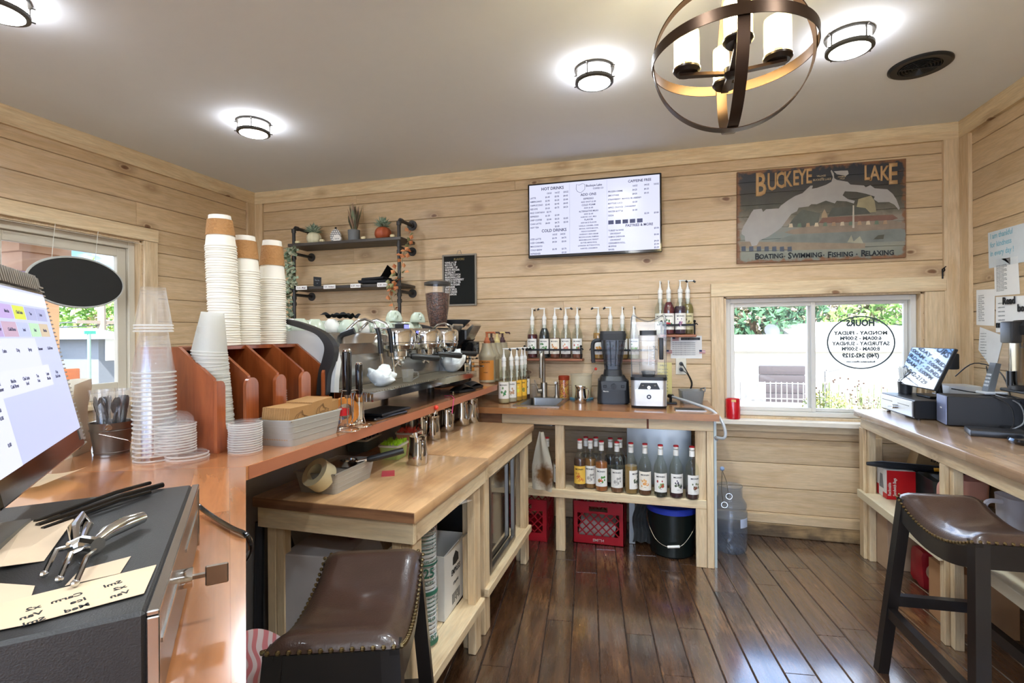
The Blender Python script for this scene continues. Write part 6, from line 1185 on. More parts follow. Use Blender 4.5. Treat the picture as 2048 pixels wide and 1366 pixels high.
# ================================================================ letter board
y_ = WB-.016; a = P(884, 510, y=y_); c = P(953, 611, y=y_); w = c.x-a.x; h = a.z-c.z
t = thing('letter_board', 'black letter board listing syrup flavors in grey frame', 'letter board', ((a.x+c.x)/2, y_, (a.z+c.z)/2)); b = MB(); b.box(-w/2+.012, w/2-.012, .004, .0155, -h/2+.012, h/2-.012); part('felt', b, mat('141614', .95), t)
b = MB(); vframe(b, -w/2, w/2, -h/2, h/2, .014, 0, .0158); part('frame', b, mat('8d8577', .5), t)
L = [('FLAVORS', 0, h/2-.048, .024, .9, 'CENTER')]
for i, s in enumerate(('VANILLA | SF', 'MOCHA | SF', 'CARAMEL | SF', 'WHITE MOCHA', 'HAZELNUT', 'BUTTERSCOTCH', 'MARSHMALLOW', 'FRENCH RASPBERRY', 'PEANUT BUTTER', 'BROWN SUGAR', 'LAVENDER', 'MAPLE SPICE', 'IRISH CREAM', 'CINNAMON')): L.append((s, -w/2+.022, h/2-.072-i*.0195, .0225, .78))
me = text_mesh(L[1:], PAPER, thick=.0012); stand(me); me.transform(Matrix.Translation((0, .0035, 0))); part('white_letters', me, PAPER, t); me = text_mesh(L[:1], mat('8a7a4c', .6), thick=.0012); stand(me); me.transform(Matrix.Translation((0, .0035, 0))); part('gold_letters', me, mat('8a7a4c', .6), t)
b = MB(); b.tube([(-.02, .004, h/2), (-.01, .006, h/2+.03), (.01, .006, h/2+.03), (.02, .004, h/2)], .002, 6); part('hanger', b, mat('8d8577', .5), t)
# ================================================================ pipe shelf
IR = mat('43413f', .5, .55, var=.08); BRD = wood('charcoal_board', '4a443f', '332e2a', 'x', .5, None, .05)
XA, XB, YP = -2.845, -1.885, 3.50; Z1, Z2 = 2.108, 1.752
t = thing('pipe_shelf', 'black iron pipe wall shelf with two dark boards', 'shelf', ((XA+XB)/2, WB, Z1)); w = (XB-XA)/2; yy = YP-WB+.02
for s in (-1, 1):
    b = MB(); x = s*w; b.tube([(x, yy, -.92), (x, yy, .13), (x, yy+.01, .15), (x, yy+.03, .158), (x, -.004, .158)], .0135, 12)
    for z in (.13, -.035, -.09, -.36, -.42, -.47): b.cyl((x, yy, z-.014), (x, yy, z+.014), .0185, seg=12)
    b.cyl((x, yy+.02, .158), (x, yy+.05, .158), .0185, seg=12); part('pipe', b, IR, t); b = MB(); b.cyl((x, -.0008, .158), (x, -.008, .158), .042, seg=24); b.cyl((x, -.008, .158), (x, -.025, .158), .021, seg=14); part('flange', b, IR, t)
    for z in (-.055, -.395): b = MB(); b.tube([(x, yy+.005, z), (x, -.012, z)], .0125, 10); b.cyl((x, -.0008, z), (x, -.008, z), .036, seg=20); part('bracket_arm', b, IR, t)
for z in (0, Z2-Z1): b = MB(); b.box(-w-.045, w+.025, yy-.022, -.003, z, z+.024, .003); part('board', b, BRD, t)
ZS1, ZS2 = Z1+.0245, Z2+.0245
SUCC = [mat('8a9c86', .6), mat('a7b59d', .6), mat('6f8570', .6)]
def pumpkin(label, loc, r, c, sq=.8, seg=9, grp=None, leaf=0, stem=True):
    t = thing('pumpkin', label, 'pumpkin', loc, 0, grp); b = MB(); n = seg*4
    b.grid(lambda u, v: ((r*(1-.10*abs(math.sin(u*PI*seg))**.5*-1-.10)*max(.05, math.sin(PI*(.03+.94*v)))**.8)*math.cos(2*PI*u), (r*(1+.10*abs(math.sin(u*PI*seg))**.5-.10)*max(.05, math.sin(PI*(.03+.94*v)))**.8)*math.sin(2*PI*u), r*sq*(1-math.cos(PI*v))), n, 12)
    part('body', b, mat(c, .5, var=.05), t, smooth=70)
    if stem: b = MB(); b.tube([(0, 0, r*sq*1.9), (.1*r, 0, r*sq*2.15), (.25*r, 0, r*sq*2.35)], r*.09, 6); part('stem', b, mat('6a5a3c', .7), t)
    if leaf:
        b = MB(); rr = random.Random(int(loc[0]*100))
        for k in range(leaf):
            aa = rr.uniform(0, 6.3); el = rr.uniform(.15, 1.45); d = Vector((math.cos(aa)*math.cos(el), math.sin(aa)*math.cos(el), math.sin(el))); q = Vector((0, 0, r*sq*1.85)); e = q+d*r*rr.uniform(.9, 1.55); sdv = d.cross(Vector((0, 0, 1))).normalized()*r*.16; m_ = (q+e)/2+Vector((0, 0, r*.12)); b.mi = rr.randrange(3)
            b.add([q, m_+sdv, e, m_-sdv], [(0, 1, 2, 3)])
        part('succulent', b, SUCC, t, smooth=0)
    return t
def sx(px, y=3.60): return P(px, 470, y=y).x
pumpkin('cream pumpkin planter with grey green succulent on the top shelf', (sx(628), 3.60, ZS1), .062, 'd8d0ae', .82, 8, None, 110, False)
pumpkin('burnt orange pumpkin planter with succulent on the top shelf', (sx(766), 3.60, ZS1), .066, 'a34e2c', .80, 8, None, 120, False)
for px, d in ((595, 'left of the cream planter'), (644, 'right of the cream planter'), (727, 'right of the grey pot'), (785, 'beside the right pipe')): pumpkin('tiny cream pumpkin on the top shelf, '+d, (sx(px, 3.53), 3.53, ZS1), .021, 'dccfa6', .62, 7, 'tiny cream pumpkins')
m, n_ = newmat('plaid'); tc = N(n_, 'ShaderNodeTexCoord'); ck = N(n_, 'ShaderNodeTexBrick', inp={0: tc.outputs['Object'], 'Color1': srgb('e8e6e0'), 'Color2': srgb('e8e6e0'), 'Mortar': srgb('20201f'), 'Scale': 1., 'Mortar Size': .0022, 'Brick Width': .02, 'Row Height': .016}); mp = N(n_, 'ShaderNodeMapping', inp={0: tc.outputs['Object']}); mp.inputs['Rotation'].default_value = (PI/2, 0, 0); n_.links.new(mp.outputs[0], ck.inputs[0]); pbsdf(n_, **{'Base Color': ck.outputs[0], 'Roughness': .6})
def outline(pts): return pts
b = MB(); b.prism([(.048*math.cos(a)*(1+.05*math.cos(4*a)), .062+.062*math.sin(a)) for a in [2*PI*k/32 for k in range(32)]], -.006, .006, 'xz'); t = thing('wooden_pumpkin', 'black and white plaid wooden pumpkin cutout on the top shelf', 'decoration', (sx(667), 3.63, ZS1)); part('cutout', b, m, t); b = MB(); b.box(-.006, .008, -.004, .004, .122, .14); part('stem', b, BLACKP, t)
b = MB(); b.prism([(.036*math.cos(a)*(1+.06*math.cos(4*a)), .034+.034*math.sin(a)) for a in [2*PI*k/28 for k in range(28)]], -.008, .008, 'xz'); t = thing('wooden_pumpkin', 'small white wooden pumpkin cutout in front of the plaid one', 'decoration', (sx(675, 3.585), 3.585, ZS1)); part('cutout', b, mat('e6e0d6', .6), t); me = text_mesh([('hello fall', 0, .028, .012, 1, 'CENTER')], GREYINK, thick=.0003); stand(me); me.transform(Matrix.Translation((0, -.0083, 0))); part('lettering', me, GREYINK, t)
t = thing('flower_pot', 'grey pot of dried feathery leaves on the top shelf', 'pot', (sx(708), 3.60, ZS1)); b = MB(); b.lathe([(0, 0), (.045, 0), (.049, .095), (.046, .095), (.043, .01), (0, .01)], seg=28); part('pot', b, mat('6a6c6c', .7), t)
b = MB(); rr = random.Random(6)
for k in range(46):
    aa = rr.uniform(0, 6.3); sp2 = rr.uniform(.0, .06); hh = rr.uniform(.12, .25); q = Vector((rr.gauss(0, .012), rr.gauss(0, .012), .08)); e = q+Vector((sp2*math.cos(aa), sp2*math.sin(aa), hh)); m_ = q.lerp(e, .6); sd = Vector((math.sin(aa), -math.cos(aa), 0))*.015; b.mi = k % 3; b.add([q, m_+sd, e, m_-sd], [(0, 1, 2, 3)])
part('dried_leaves', b, [mat('7d8a6a', .7), mat('9a7f6a', .7), mat('6c6a55', .7)], t, smooth=0)
def garland(name, label, pts, n, cols, ls, seed, spread):
    t = thing(name, label, 'garland', pts[0]); o = Vector(pts[0]); cv = curve([tuple(Vector(p)-o) for p in pts], 6); b = MB(); b.tube([tuple(p) for p in cv], .0022, 5); part('vine', b, mat('6d6a4c', .7), t); rr = random.Random(seed); b = MB()
    for k in range(n):
        q = cv[rr.randrange(len(cv))]+Vector((rr.gauss(0, spread), rr.gauss(0, spread), rr.gauss(0, spread))); d = Vector((rr.gauss(0, 1), rr.gauss(0, .7), rr.gauss(0, 1))).normalized(); s_ = d.orthogonal().normalized()*ls*.45; f = d.cross(s_)*.35; b.mi = rr.randrange(len(cols)); b.add([q, q+d*ls*.55+s_+f, q+d*ls, q+d*ls*.55-s_+f], [(0, 1, 2, 3)])
    o2 = part('leaves', b, cols, t, smooth=0); o2['kind'] = 'stuff'; return t
garland('leaf_garland', 'eucalyptus garland trailing down the left shelf pipe', [(-2.82, 3.47, 2.07), (-2.875, 3.47, 2.03), (-2.86, 3.475, 1.93), (-2.82, 3.47, 1.83), (-2.88, 3.475, 1.74), (-2.87, 3.48, 1.58), (-2.86, 3.48, 1.42)], 210, [mat('6f8064', .6), mat('8f9c80', .6), mat('a2a488', .6)], .038, 3, .016)
garland('leaf_garland', 'orange autumn leaf garland trailing down the right shelf pipe', [(-1.82, 3.58, 2.14), (-1.83, 3.50, 2.02), (-1.845, 3.47, 1.88), (-1.90, 3.465, 1.76), (-1.93, 3.46, 1.70), (-1.90, 3.465, 1.58), (-1.87, 3.47, 1.46)], 60, [mat('c47a4a', .6), mat('d18e5c', .6), mat('b5683c', .6), mat('8a8a5c', .6)], .042, 5, .022)
b = MB(); b.box(-.036, .036, -.002, .002, 0, .075); t = thing('small_card', 'small black card standing on the lower pipe shelf', 'card', (sx(634, 3.52), 3.52, ZS2), rot=(.15, .12, 0)); part('card', b, mat('202124', .6), t); me = text_mesh([('Bean Bar', 0, .045, .012, 1, 'CENTER'), ('o', 0, .02, .016, 1, 'CENTER')], mat('8f9499', .6), thick=.0002); stand(me); me.transform(Matrix.Translation((0, -.0023, 0))); part('lettering', me, mat('8f9499', .6), t)
for px, w_, s, d in ((602, .105, '$ 12 . Mugs', 'left'), (658, .11, '$ 5 . Stickers', 'second'), (710, .09, '$ 20 . Hats', 'third'), (765, .10, '$ 25 . Shirts', 'right')):
    t = thing('price_tag', 'white price tag strip on the lower pipe shelf edge, '+{'left': 'below the eucalyptus', 'second': 'right of the black card', 'third': 'left of the folded shirts', 'right': 'under the folded shirts'}[d], 'price tag', (sx(px, 3.476), 3.4775, Z2-.004), 0, 'price tags on the lower shelf'); b = MB(); b.box(-w_/2, w_/2, -.0012, 0, 0, .032); part('strip', b, mat('dcd8d2', .6), t); me = text_mesh([(s, 0, .010, .017, 1, 'CENTER')], mat('6a4a4a', .6), thick=.0002); stand(me); me.transform(Matrix.Translation((0, -.0014, 0))); part('lettering', me, mat('6a4a4a', .6), t)
b = MB(); b.box(-.15, .15, -.07, .07, 0, .03, .012); b.box(-.13, .08, -.06, .06, .031, .052, .010); b.noise(.012, 22); solo('folded_shirts', b, mat('1c1b1e', .9, var=.1), 'black folded shirts with pale print on the lower pipe shelf', 'shirt', (sx(757, 3.60), 3.60, ZS2+.008))
b = MB(); b.grid(lambda u, v: ((u-.5)*.16, (v-.5)*.12, .09*max(0, 1-abs(u-.5)*2.6)*(1-.4*v)), 12, 8); bmesh.ops.solidify(b.bm, geom=b.bm.faces[:], thickness=.006); solo('folded_shirts', b, mat('17181b', .9), 'black shirt draped in a peak behind the right pipe', 'shirt', (sx(782, 3.62), 3.62, ZS2+.062))
# ================================================================ notice, note, outlet
y_ = WB-.0012
a = P(1341, 672, y=y_); c = P(1404, 717, y=y_); w = c.x-a.x; h = a.z-c.z
t = thing('flag_notice', 'laminated notice with small flags under the high syrup rack', 'notice', (a.x, y_, c.z)); b = MB(); b.box(0, w, -.0008, 0, 0, h); part('sheet', b, mat('d5d2cb', .25, var=.03), t)
FB, FR, FW = mat('2b3252', .6), mat('a9444c', .6), mat('dcd6cf', .6)
def flag(x, z, s=1.0):
    b = MB(); b.box(x, x+.045*s, -.0014, -.0008, z, z+.028*s)
    for k in range(4): b.mi = 1; b.box(x, x+.045*s, -.0018, -.0014, z+k*.0075*s, z+k*.0075*s+.0036*s)
    b.mi = 2; b.box(x, x+.020*s, -.0022, -.0018, z+.013*s, z+.028*s); part('flag', b, [FW, FR, FB], t)
flag(.012, h-.034); flag(-.030, .035, .9); flag(w-.018, .035, .9)
b = MB(); b.box(.07, w-.012, -.0016, -.0008, h-.030, h-.012); part('dark_bar', b, mat('2b2c2f', .6), t); me = text_mesh([('THIS IS   AMERICA', .075, h-.028, .0155, .85)]+[('We reserve the right to refuse service to anyone', .012, h-.050-k*.014, .0085, .9) for k in range(7)], GREYINK, thick=.0002); stand(me); me.transform(Matrix.Translation((0, -.0018, 0))); part('lettering', me, GREYINK, t)
a = P(1314, 725, y=y_); c = P(1344, 792, y=y_); w = c.x-a.x; h = a.z-c.z; t = thing('yellow_note', 'pale yellow handwritten list taped behind the silver blender', 'note', (a.x, y_, c.z)); b = MB(); b.box(0, w, -.0006, 0, 0, h); part('sheet', b, mat('dcd08a', .8, var=.02), t)
me = text_mesh([('SYRUPS', .02, h-.025, .014)]+[('carm / van / mocha', .008, h-.05-k*.022, .010, .85) for k in range(8)], GREYINK, thick=.0002); stand(me); me.transform(Matrix.Translation((0, -.0008, 0))); part('lettering', me, GREYINK, t)
a = P(1351, 717, y=y_); c = P(1373, 749, y=y_); t = thing('wall_outlet', 'cream double wall outlet with two black plugs', 'outlet', ((a.x+c.x)/2, WB-.0005, (a.z+c.z)/2)); b = MB(); b.box(-.036, .036, -.006, 0, -.057, .057, .003); part('cover_plate', b, mat('dcd5c2', .4), t)
for z in (.02, -.02): b = MB(); b.cyl((0, -.006, z), (0, -.030, z), .013, seg=14); b.cyl((0, -.03, z), (.012, -.036, z-.008), .007, seg=10); part('plug', b, BLACKP, t)
o = t.location
for k, (z, dx) in enumerate(((.02, .006), (-.02, 0))):
    b = MB(); b.tube([tuple(v) for v in curve([(o.x+.012, o.y-.036, o.z+z-.008), (o.x+.04+dx, o.y-.04, o.z-.05), (o.x+.065+dx, o.y-.04, o.z-.11), (o.x+.055+dx, o.y-.04, o.z-.16), (o.x+.035+dx, o.y-.05, CT+.006)])], .0032, 6); solo('appliance_cord', b, BLACKP, 'black power cord hanging from the %s plug of the wall outlet' % ('upper' if k == 0 else 'lower'), 'cord')
b = MB(); b.tube([(0, 0, .03), (0, -.02, .035), (0, -.025, .02), (0, 0, .01)], .004, 6); b.tube([(0, 0, .03), (.012, -.015, .045)], .003, 6); b.tube([(0, 0, -.02), (-.004, -.01, -.03), (0, 0, .03)], .004, 6); p = P(1885, 548, y=WB-.024); solo('coat_hook', b, IRON, 'small dark iron hook above the right window casing corner', 'hook', (p.x, WB-.024, p.z))
# ================================================================ orb chandelier
CR = .24; cc = Vector((.243, 1.707, 2.24)); BRZ = mat('3d2b1d', .35, .75, var=.12); BRZD = mat('2a211b', .35, .6, var=.08)
t = thing('chandelier', 'dark bronze orb chandelier with four seeded glass shades', 'chandelier', cc)
def hoop(axis, r, w=.0165, th=.003):
    b = MB(); n = 96; vs = []
    for k in range(n):
        a = 2*PI*k/n; c, s = math.cos(a), math.sin(a)
        for rr_, h in ((r, -w), (r, w), (r-th, w), (r-th, -w)): vs.append({'z': (rr_*c, rr_*s, h), 'x': (h, rr_*c, rr_*s), 'y': (rr_*c, h, rr_*s)}[axis])
    b.add(vs, [(4*k+i, 4*k+(i+1) % 4, 4*((k+1) % n)+(i+1) % 4, 4*((k+1) % n)+i) for k in range(n) for i in range(4)]); return part('hoop', b, BRZ, t)
hoop('z', CR); hoop('y', CR-.004); hoop('x', CR-.008)
b = MB(); b.cyl((0, 0, -.045), (0, 0, CR+.02), .007, seg=12); b.cyl((0, 0, CR-.01), (0, 0, CR+.03), .016, seg=14); b.cyl((0, 0, CR+.03), (0, 0, CEIL-cc.z-.02), .005, seg=10); part('stem', b, BRZD, t)
b = MB(); b.lathe([(0, CEIL-cc.z), (.065, CEIL-cc.z), (.06, CEIL-cc.z-.02), (.015, CEIL-cc.z-.03), (0, CEIL-cc.z-.03)], seg=28); part('canopy', b, BRZD, t)
b = MB(); b.lathe([(0, -.075), (.014, -.072), (.024, -.058), (.024, -.042), (0, -.038)], seg=22); part('hub', b, BRZD, t)
SEED = glass('fffbe8', 1, .06, 1, 1.5, film=.16, filmc='f7ecc4'); BULB = mat('fff4d0', .5, var=0, emit='fff3d8', es=38)
for dx, dy in ((-1, 0), (1, 0), (0, -1), (0, 1)):
    q = Vector((dx*.132, dy*.132, 0)); b = MB(); s_ = .009
    nx, ny = -dy, dx; b.add([(dx*r+nx*w, dy*r+ny*w, z) for r, w, z in ((.02, s_, -.060), (.02, -s_, -.060), (.155, -s_*1.3, -.048), (.155, s_*1.3, -.048), (.02, s_, -.050), (.02, -s_, -.050), (.155, -s_*1.3, -.038), (.155, s_*1.3, -.038))], [(0, 1, 2, 3), (7, 6, 5, 4), (0, 1, 5, 4), (1, 2, 6, 5), (2, 3, 7, 6), (3, 0, 4, 7)]); arm = part('arm', b, BRZ, t)
    b = MB(); b.lathe([(0, -.040), (.034, -.040), (.042, -.030), (.042, -.024), (0, -.024)], q.x, q.y, 0, 28); b.lathe([(.018, -.024), (.018, -.005), (0, -.005)], q.x, q.y, 0, 16); part('cup', b, BRZD, arm)
    b = MB(); b.lathe([(.039, -.023), (.039, .088), (.037, .088), (.037, -.023)], q.x, q.y, 0, 30); part('glass_shade', b, SEED, t, smooth=50)
    b = MB(); b.lathe([(0, -.004), (.012, -.004), (.014, .01), (.024, .035), (.026, .050), (.018, .072), (0, .080)], q.x, q.y, 0, 18); part('bulb', b, BULB, t, 'glowing bulb')
# ================================================================ milk pitchers and bins on the work tables
TZ = .8203
pitcher('steel milk pitcher standing alone on the near table edge of the joint', -.975, 1.975, TZ, 2.3, .043, .118)
for k, (px, py, R, H, rz, d) in enumerate(((822, 872, .040, .115, 2.6, 'leftmost of the row under the bar'), (850, 880, .042, .125, 2.4, 'second of the row under the bar'), (873, 880, .040, .125, 2.2, 'third of the row, with a whisk in it'), (900, 863, .043, .125, 2.5, 'fourth of the row under the bar'), (930, 851, .046, .145, 2.9, 'tall fifth of the row under the bar'), (951, 845, .045, .148, 2.2, 'last and tallest at the far end of the row'))):
    p = P(px, py, z=TZ); pitcher('steel milk pitcher, '+d, p.x-.03, p.y+.02, TZ, rz, R, H)
p = P(873, 880, z=TZ); b = MB()
for k in range(7): a = k*PI/7; b.tube([(.004*math.cos(a), .004*math.sin(a), .10), (.02*math.cos(a), .02*math.sin(a), .055), (0, 0, .012), (-.02*math.cos(a), -.02*math.sin(a), .055), (-.004*math.cos(a), -.004*math.sin(a), .10)], .0008, 4)
b.tube([(0, 0, .10), (.012, .01, .19)], .003, 6); solo('wire_whisk', b, CHROME, 'small wire whisk standing in the third pitcher', 'whisk', (p.x-.03, p.y+.02, TZ+.004), rot=(.1, .1, 0))
grey_bin('storage_tray', 'light grey plastic tray of portafilter and tape on the near work table', (-1.137, 1.63, TZ), 0, .17, .262, .072)
b = MB(); b.lathe([(.030, 0), (.052, 0), (.052, .05), (.030, .05), (.030, 0)], seg=32); solo('tape_roll', b, [mat('d8cfa8', .5)], 'wide roll of cream masking tape tilted in the grey tray', 'tape roll', (-1.115, 1.525, TZ+.052), rot=(.85, -.35, 0))
b = MB(); b.cyl((0, 0, 0), (0, 0, .06), .017, seg=20); solo('steel_cylinder', b, CHROME, 'short polished steel cylinder at the left end of the grey tray', 'dosing cup', (-1.165, 1.535, TZ+.032), rot=(.2, -.2, 0))
t = thing('spare_portafilter', 'spare portafilter with long black handle resting on the grey tray', 'portafilter', (-1.11, 1.665, TZ+.062)); b = MB(); b.lathe([(.032, 0), (.033, .02), (.029, .02), (.027, .0), (0, -.008), (0, -.010)], seg=24); part('basket', b, CHROME, t); b = MB(); b.tube([(.03, .01, .012), (.06, .03, .018)], .006, 8); part('neck', b, CHROME, t); b = MB(); b.tube([(.06, .03, .018), (.07, .035, .019), (.15, .09, .036), (.175, .105, .042)], .012, 12, rs=[.009, .012, .013, .012]); part('handle', b, BLACKP, t)
b = MB(); b.box(-.05, .045, -.07, .07, 0, .035, .012); b.noise(.014, 30); solo('black_sponge', b, mat('17191c', .7), 'black rubber mat crumpled in the grey tray', 'mat', (-1.16, 1.60, TZ+.012))
def veg(name, label, px, py, w, d, h, cb, ct, spiky):
    p = P(px, py, z=TZ); t = thing(name, label, 'container', (p.x-.04, p.y+.03, TZ), .1); b = MB(); b.rbox(w, d, 0, h, .015, 4, .88); part('tub', b, mat(cb, .4), t); b = MB(); b.rbox(w+.008, d+.008, h+.0003, h+.008, .016, 4, 1); part('rim', b, mat('c9c6b8', .4), t); rr = random.Random(px); b = MB()
    for k in range(spiky):
        x, y = rr.uniform(-w/2+.006, w/2-.006), rr.uniform(-d/2+.006, d/2-.006); b.cyl((x, y, h+.006), (x+rr.uniform(-.004, .004), y+rr.uniform(-.004, .004), h+.006+rr.uniform(.008, .02)), .0028, .001, 5)
    o = part('contents', b, mat(ct, .45, var=.2), t); o['kind'] = 'stuff'
veg('brush_container', 'clear tub topped with lime green bristles beside the single pitcher', 797, 918, .095, .12, .055, '9fb86a', 'a6d61f', 240); veg('brush_container', 'clear tub with dark blue glossy packets under the bar', 735, 900, .11, .17, .050, '55605f', '17264a', 200); veg('brush_container', 'reddish tub with coral pink packets behind the lime green one', 828, 893, .10, .12, .062, 'c98a74', 'd8503e', 120)
b = MB(); b.box(-.025, .025, -.04, .04, 0, .002); solo('packet', b, mat('b8454a', .5), 'small red and white packet lying in front of the dark blue tub', 'packet', (-1.02, 1.80, TZ+.0), .5)
# things beneath the near work table
t = thing('cardboard_carton', 'open white cardboard carton with black crest under the near table', 'box', (-.95, 2.005, .2155), .03); CW = mat('d9d7d0', .7, var=.02); IN_ = mat('8b7359', .85)
b = MB(); w, d, h = .26, .26, .26
for x0, x1, y0, y1 in ((w/2-.004, w/2, -d/2, d/2), (-w/2, -w/2+.004, -d/2, d/2), (-w/2+.004, w/2-.004, -d/2, -d/2+.004), (-w/2+.004, w/2-.004, d/2-.004, d/2)): b.box(x0, x1, y0, y1, 0, h)
b.box(-w/2+.004, w/2-.004, -d/2+.004, d/2-.004, 0, .004); part('walls', b, CW, t)
b = MB(); b.add([(w/2+.001, -d/2, h), (w/2+.001, d/2, h), (w/2+.05, d/2+.03, h+.05), (w/2+.04, d*.2, h+.035), (w/2+.035, 0, h+.045), (w/2+.02, -d*.3, h+.02)], [(0, 1, 2, 3, 4, 5)]); bmesh.ops.solidify(b.bm, geom=b.bm.faces[:], thickness=.003); part('torn_flap', b, CW, t); b = MB(); b.add([(-w/2, -d/2, h), (-w/2, d/2, h), (-w/2-.02, d/2, h+.11), (-w/2-.02, -d/2, h+.11)], [(0, 1, 2, 3)]); bmesh.ops.solidify(b.bm, geom=b.bm.faces[:], thickness=.003); part('brown_flap', b, IN_, t)
RX90 = Matrix.Rotation(PI/2, 4, 'Z')@UP
me = text_mesh([('EMPRESS', 0, .145, .034, .8, 'CENTER'), ('STRAWS', 0, .10, .016, 1, 'CENTER')]+[('|||!|!||', .0, .035, .045, 1, 'CENTER')], INK, thick=.0003); me.transform(Matrix.Translation((w/2+.0006, 0, 0))@RX90); part('lettering', me, INK, t)
b = MB(); b.prism([(-.035, .185), (0, .18), (.035, .185), (.032, .215), (0, .235), (-.032, .215)], w/2+.0002, w/2+.0009, 'yz'); part('crest', b, INK, t)
t = thing('cup_bag', 'clear plastic sleeve of paper cups with green print under the near table', 'bag of cups', (-.835, 1.735, .2155)); b = MB()
for k in range(26): b.lathe([(.040, .002+k*.0165), (.0445, .004+k*.0165), (.0445, .011+k*.0165), (.041, .013+k*.0165)], seg=24)
cup_o = part('cups_inside', b, mat('d8dbd8', .6, var=.02), t); cup_o['kind'] = 'stuff'
b = MB(); b.grid(lambda u, v: ((.048+.0022*math.sin(9*u*6.28+11*v))*math.cos(2*PI*u), (.048+.0022*math.sin(7*u*6.28+9*v))*math.sin(2*PI*u), .46*v), 40, 16); b.grid(lambda u, v: ((.048+.03*v*math.sin(5*u*6.28))*(1-.35*math.sin(PI*v))*math.cos(2*PI*u)+.08*v, (.048+.03*v*math.cos(4*u*6.28))*(1-.35*math.sin(PI*v))*math.sin(2*PI*u)+.10*v, .46+.05*v), 32, 5); part('plastic_sleeve', b, glass('ffffff', 1, .06, 1, 1.5, film=.14), t, smooth=70)
GRN = mat('2f6a56', .6)
def wrap_text(lines, R, m): 
    me = text_mesh(lines, m, thick=0); stand(me)
    for v in me.vertices: a = -.75+v.co.x/R; v.co = Vector((R*math.cos(a), R*math.sin(a), v.co.z))
    return me
part('green_lettering', wrap_text([('25', 0, .262, .05, .9, 'CENTER'), ('CUPS', 0, .238, .015, 1, 'CENTER'), ('DART', 0, .030, .026, 1, 'CENTER'), ('SOLO', 0, .10, .02, 1, 'CENTER'), ('25 CUPS / VASOS', 0, .318, .011, 1, 'CENTER')]+[('recyclable paper hot cups', 0, .125+k*.014, .009, 1, 'CENTER') for k in range(5)]+[('instructions for use', 0, .35+k*.012, .009, 1, 'CENTER') for k in range(7)], .0505, GRN), None, t); b = MB()
for z0, z1 in ((.01, .028), (.195, .21), (.305, .312)): b.lathe([(.0500, z0), (.0503, z0), (.0503, z1), (.0500, z1)], seg=18, a0=-1.9, a1=.6)
part('green_band', b, GRN, t)
t = thing('grey_carton', 'pale grey cardboard carton behind the near stool', 'box', (-1.13, 1.60, .2155), .1); b = MB(); b.box(-.13, .10, -.12, .13, 0, .40, .004); part('carton', b, mat('b4adaa', .8), t); b = MB(); b.add([(.10, -.12, .40), (.10, .13, .40), (.145, .13, .30), (.145, -.12, .30)], [(0, 1, 2, 3)]); bmesh.ops.solidify(b.bm, geom=b.bm.faces[:], thickness=.003); part('flap', b, mat('bdb6b2', .8), t)
b = MB(); b.box(-.04, .03, -.03, .03, 0, .03); solo('snack_packet', b, [mat('8a4a52', .5, var=.3)], 'colourful packet on top of the grey carton', 'packet', (-1.07, 1.68, .6163), .6)
b = MB(); b.tube([(0, 0, 0), (0, 0, .35), (.0, .01, .70)], .016, 10); solo('drain_hose', b, mat('33343a', .5), 'black corrugated hose standing against the bar wall', 'hose', (-1.375, 1.50, 0)); b = MB(); b.tube([(0, 0, .0), (.0, .12, -.30), (.02, .20, -.42)], .012, 8); solo('drain_hose', b, mat('2c2b2c', .5), 'black hose slanting down behind the grey carton', 'hose', (-1.385, 1.62, .70))
t = thing('display_fridge', 'small glass door fridge under the far work table', 'fridge', (-1.0, 2.52, .0)); b = MB(); b.box(-.22, .20, -.22, .22, .217, .70, .008); part('cabinet', b, mat('2c2d2f', .4), t); b = MB(); vframe(b, -.225, .225, .222, .70, .022, -.02, .004); me = finish(b, 'door_frame', SSK); me.transform(Matrix.Translation((.225, 0, 0))@Matrix.Rotation(PI/2, 4, 'Z')); dfr = part('door_frame', me, None, t)
b = MB(); b.box(.212, .216, -.20, .20, .244, .678); part('door_glass', b, mat('23231f', .06, coat=1, var=.02), dfr)
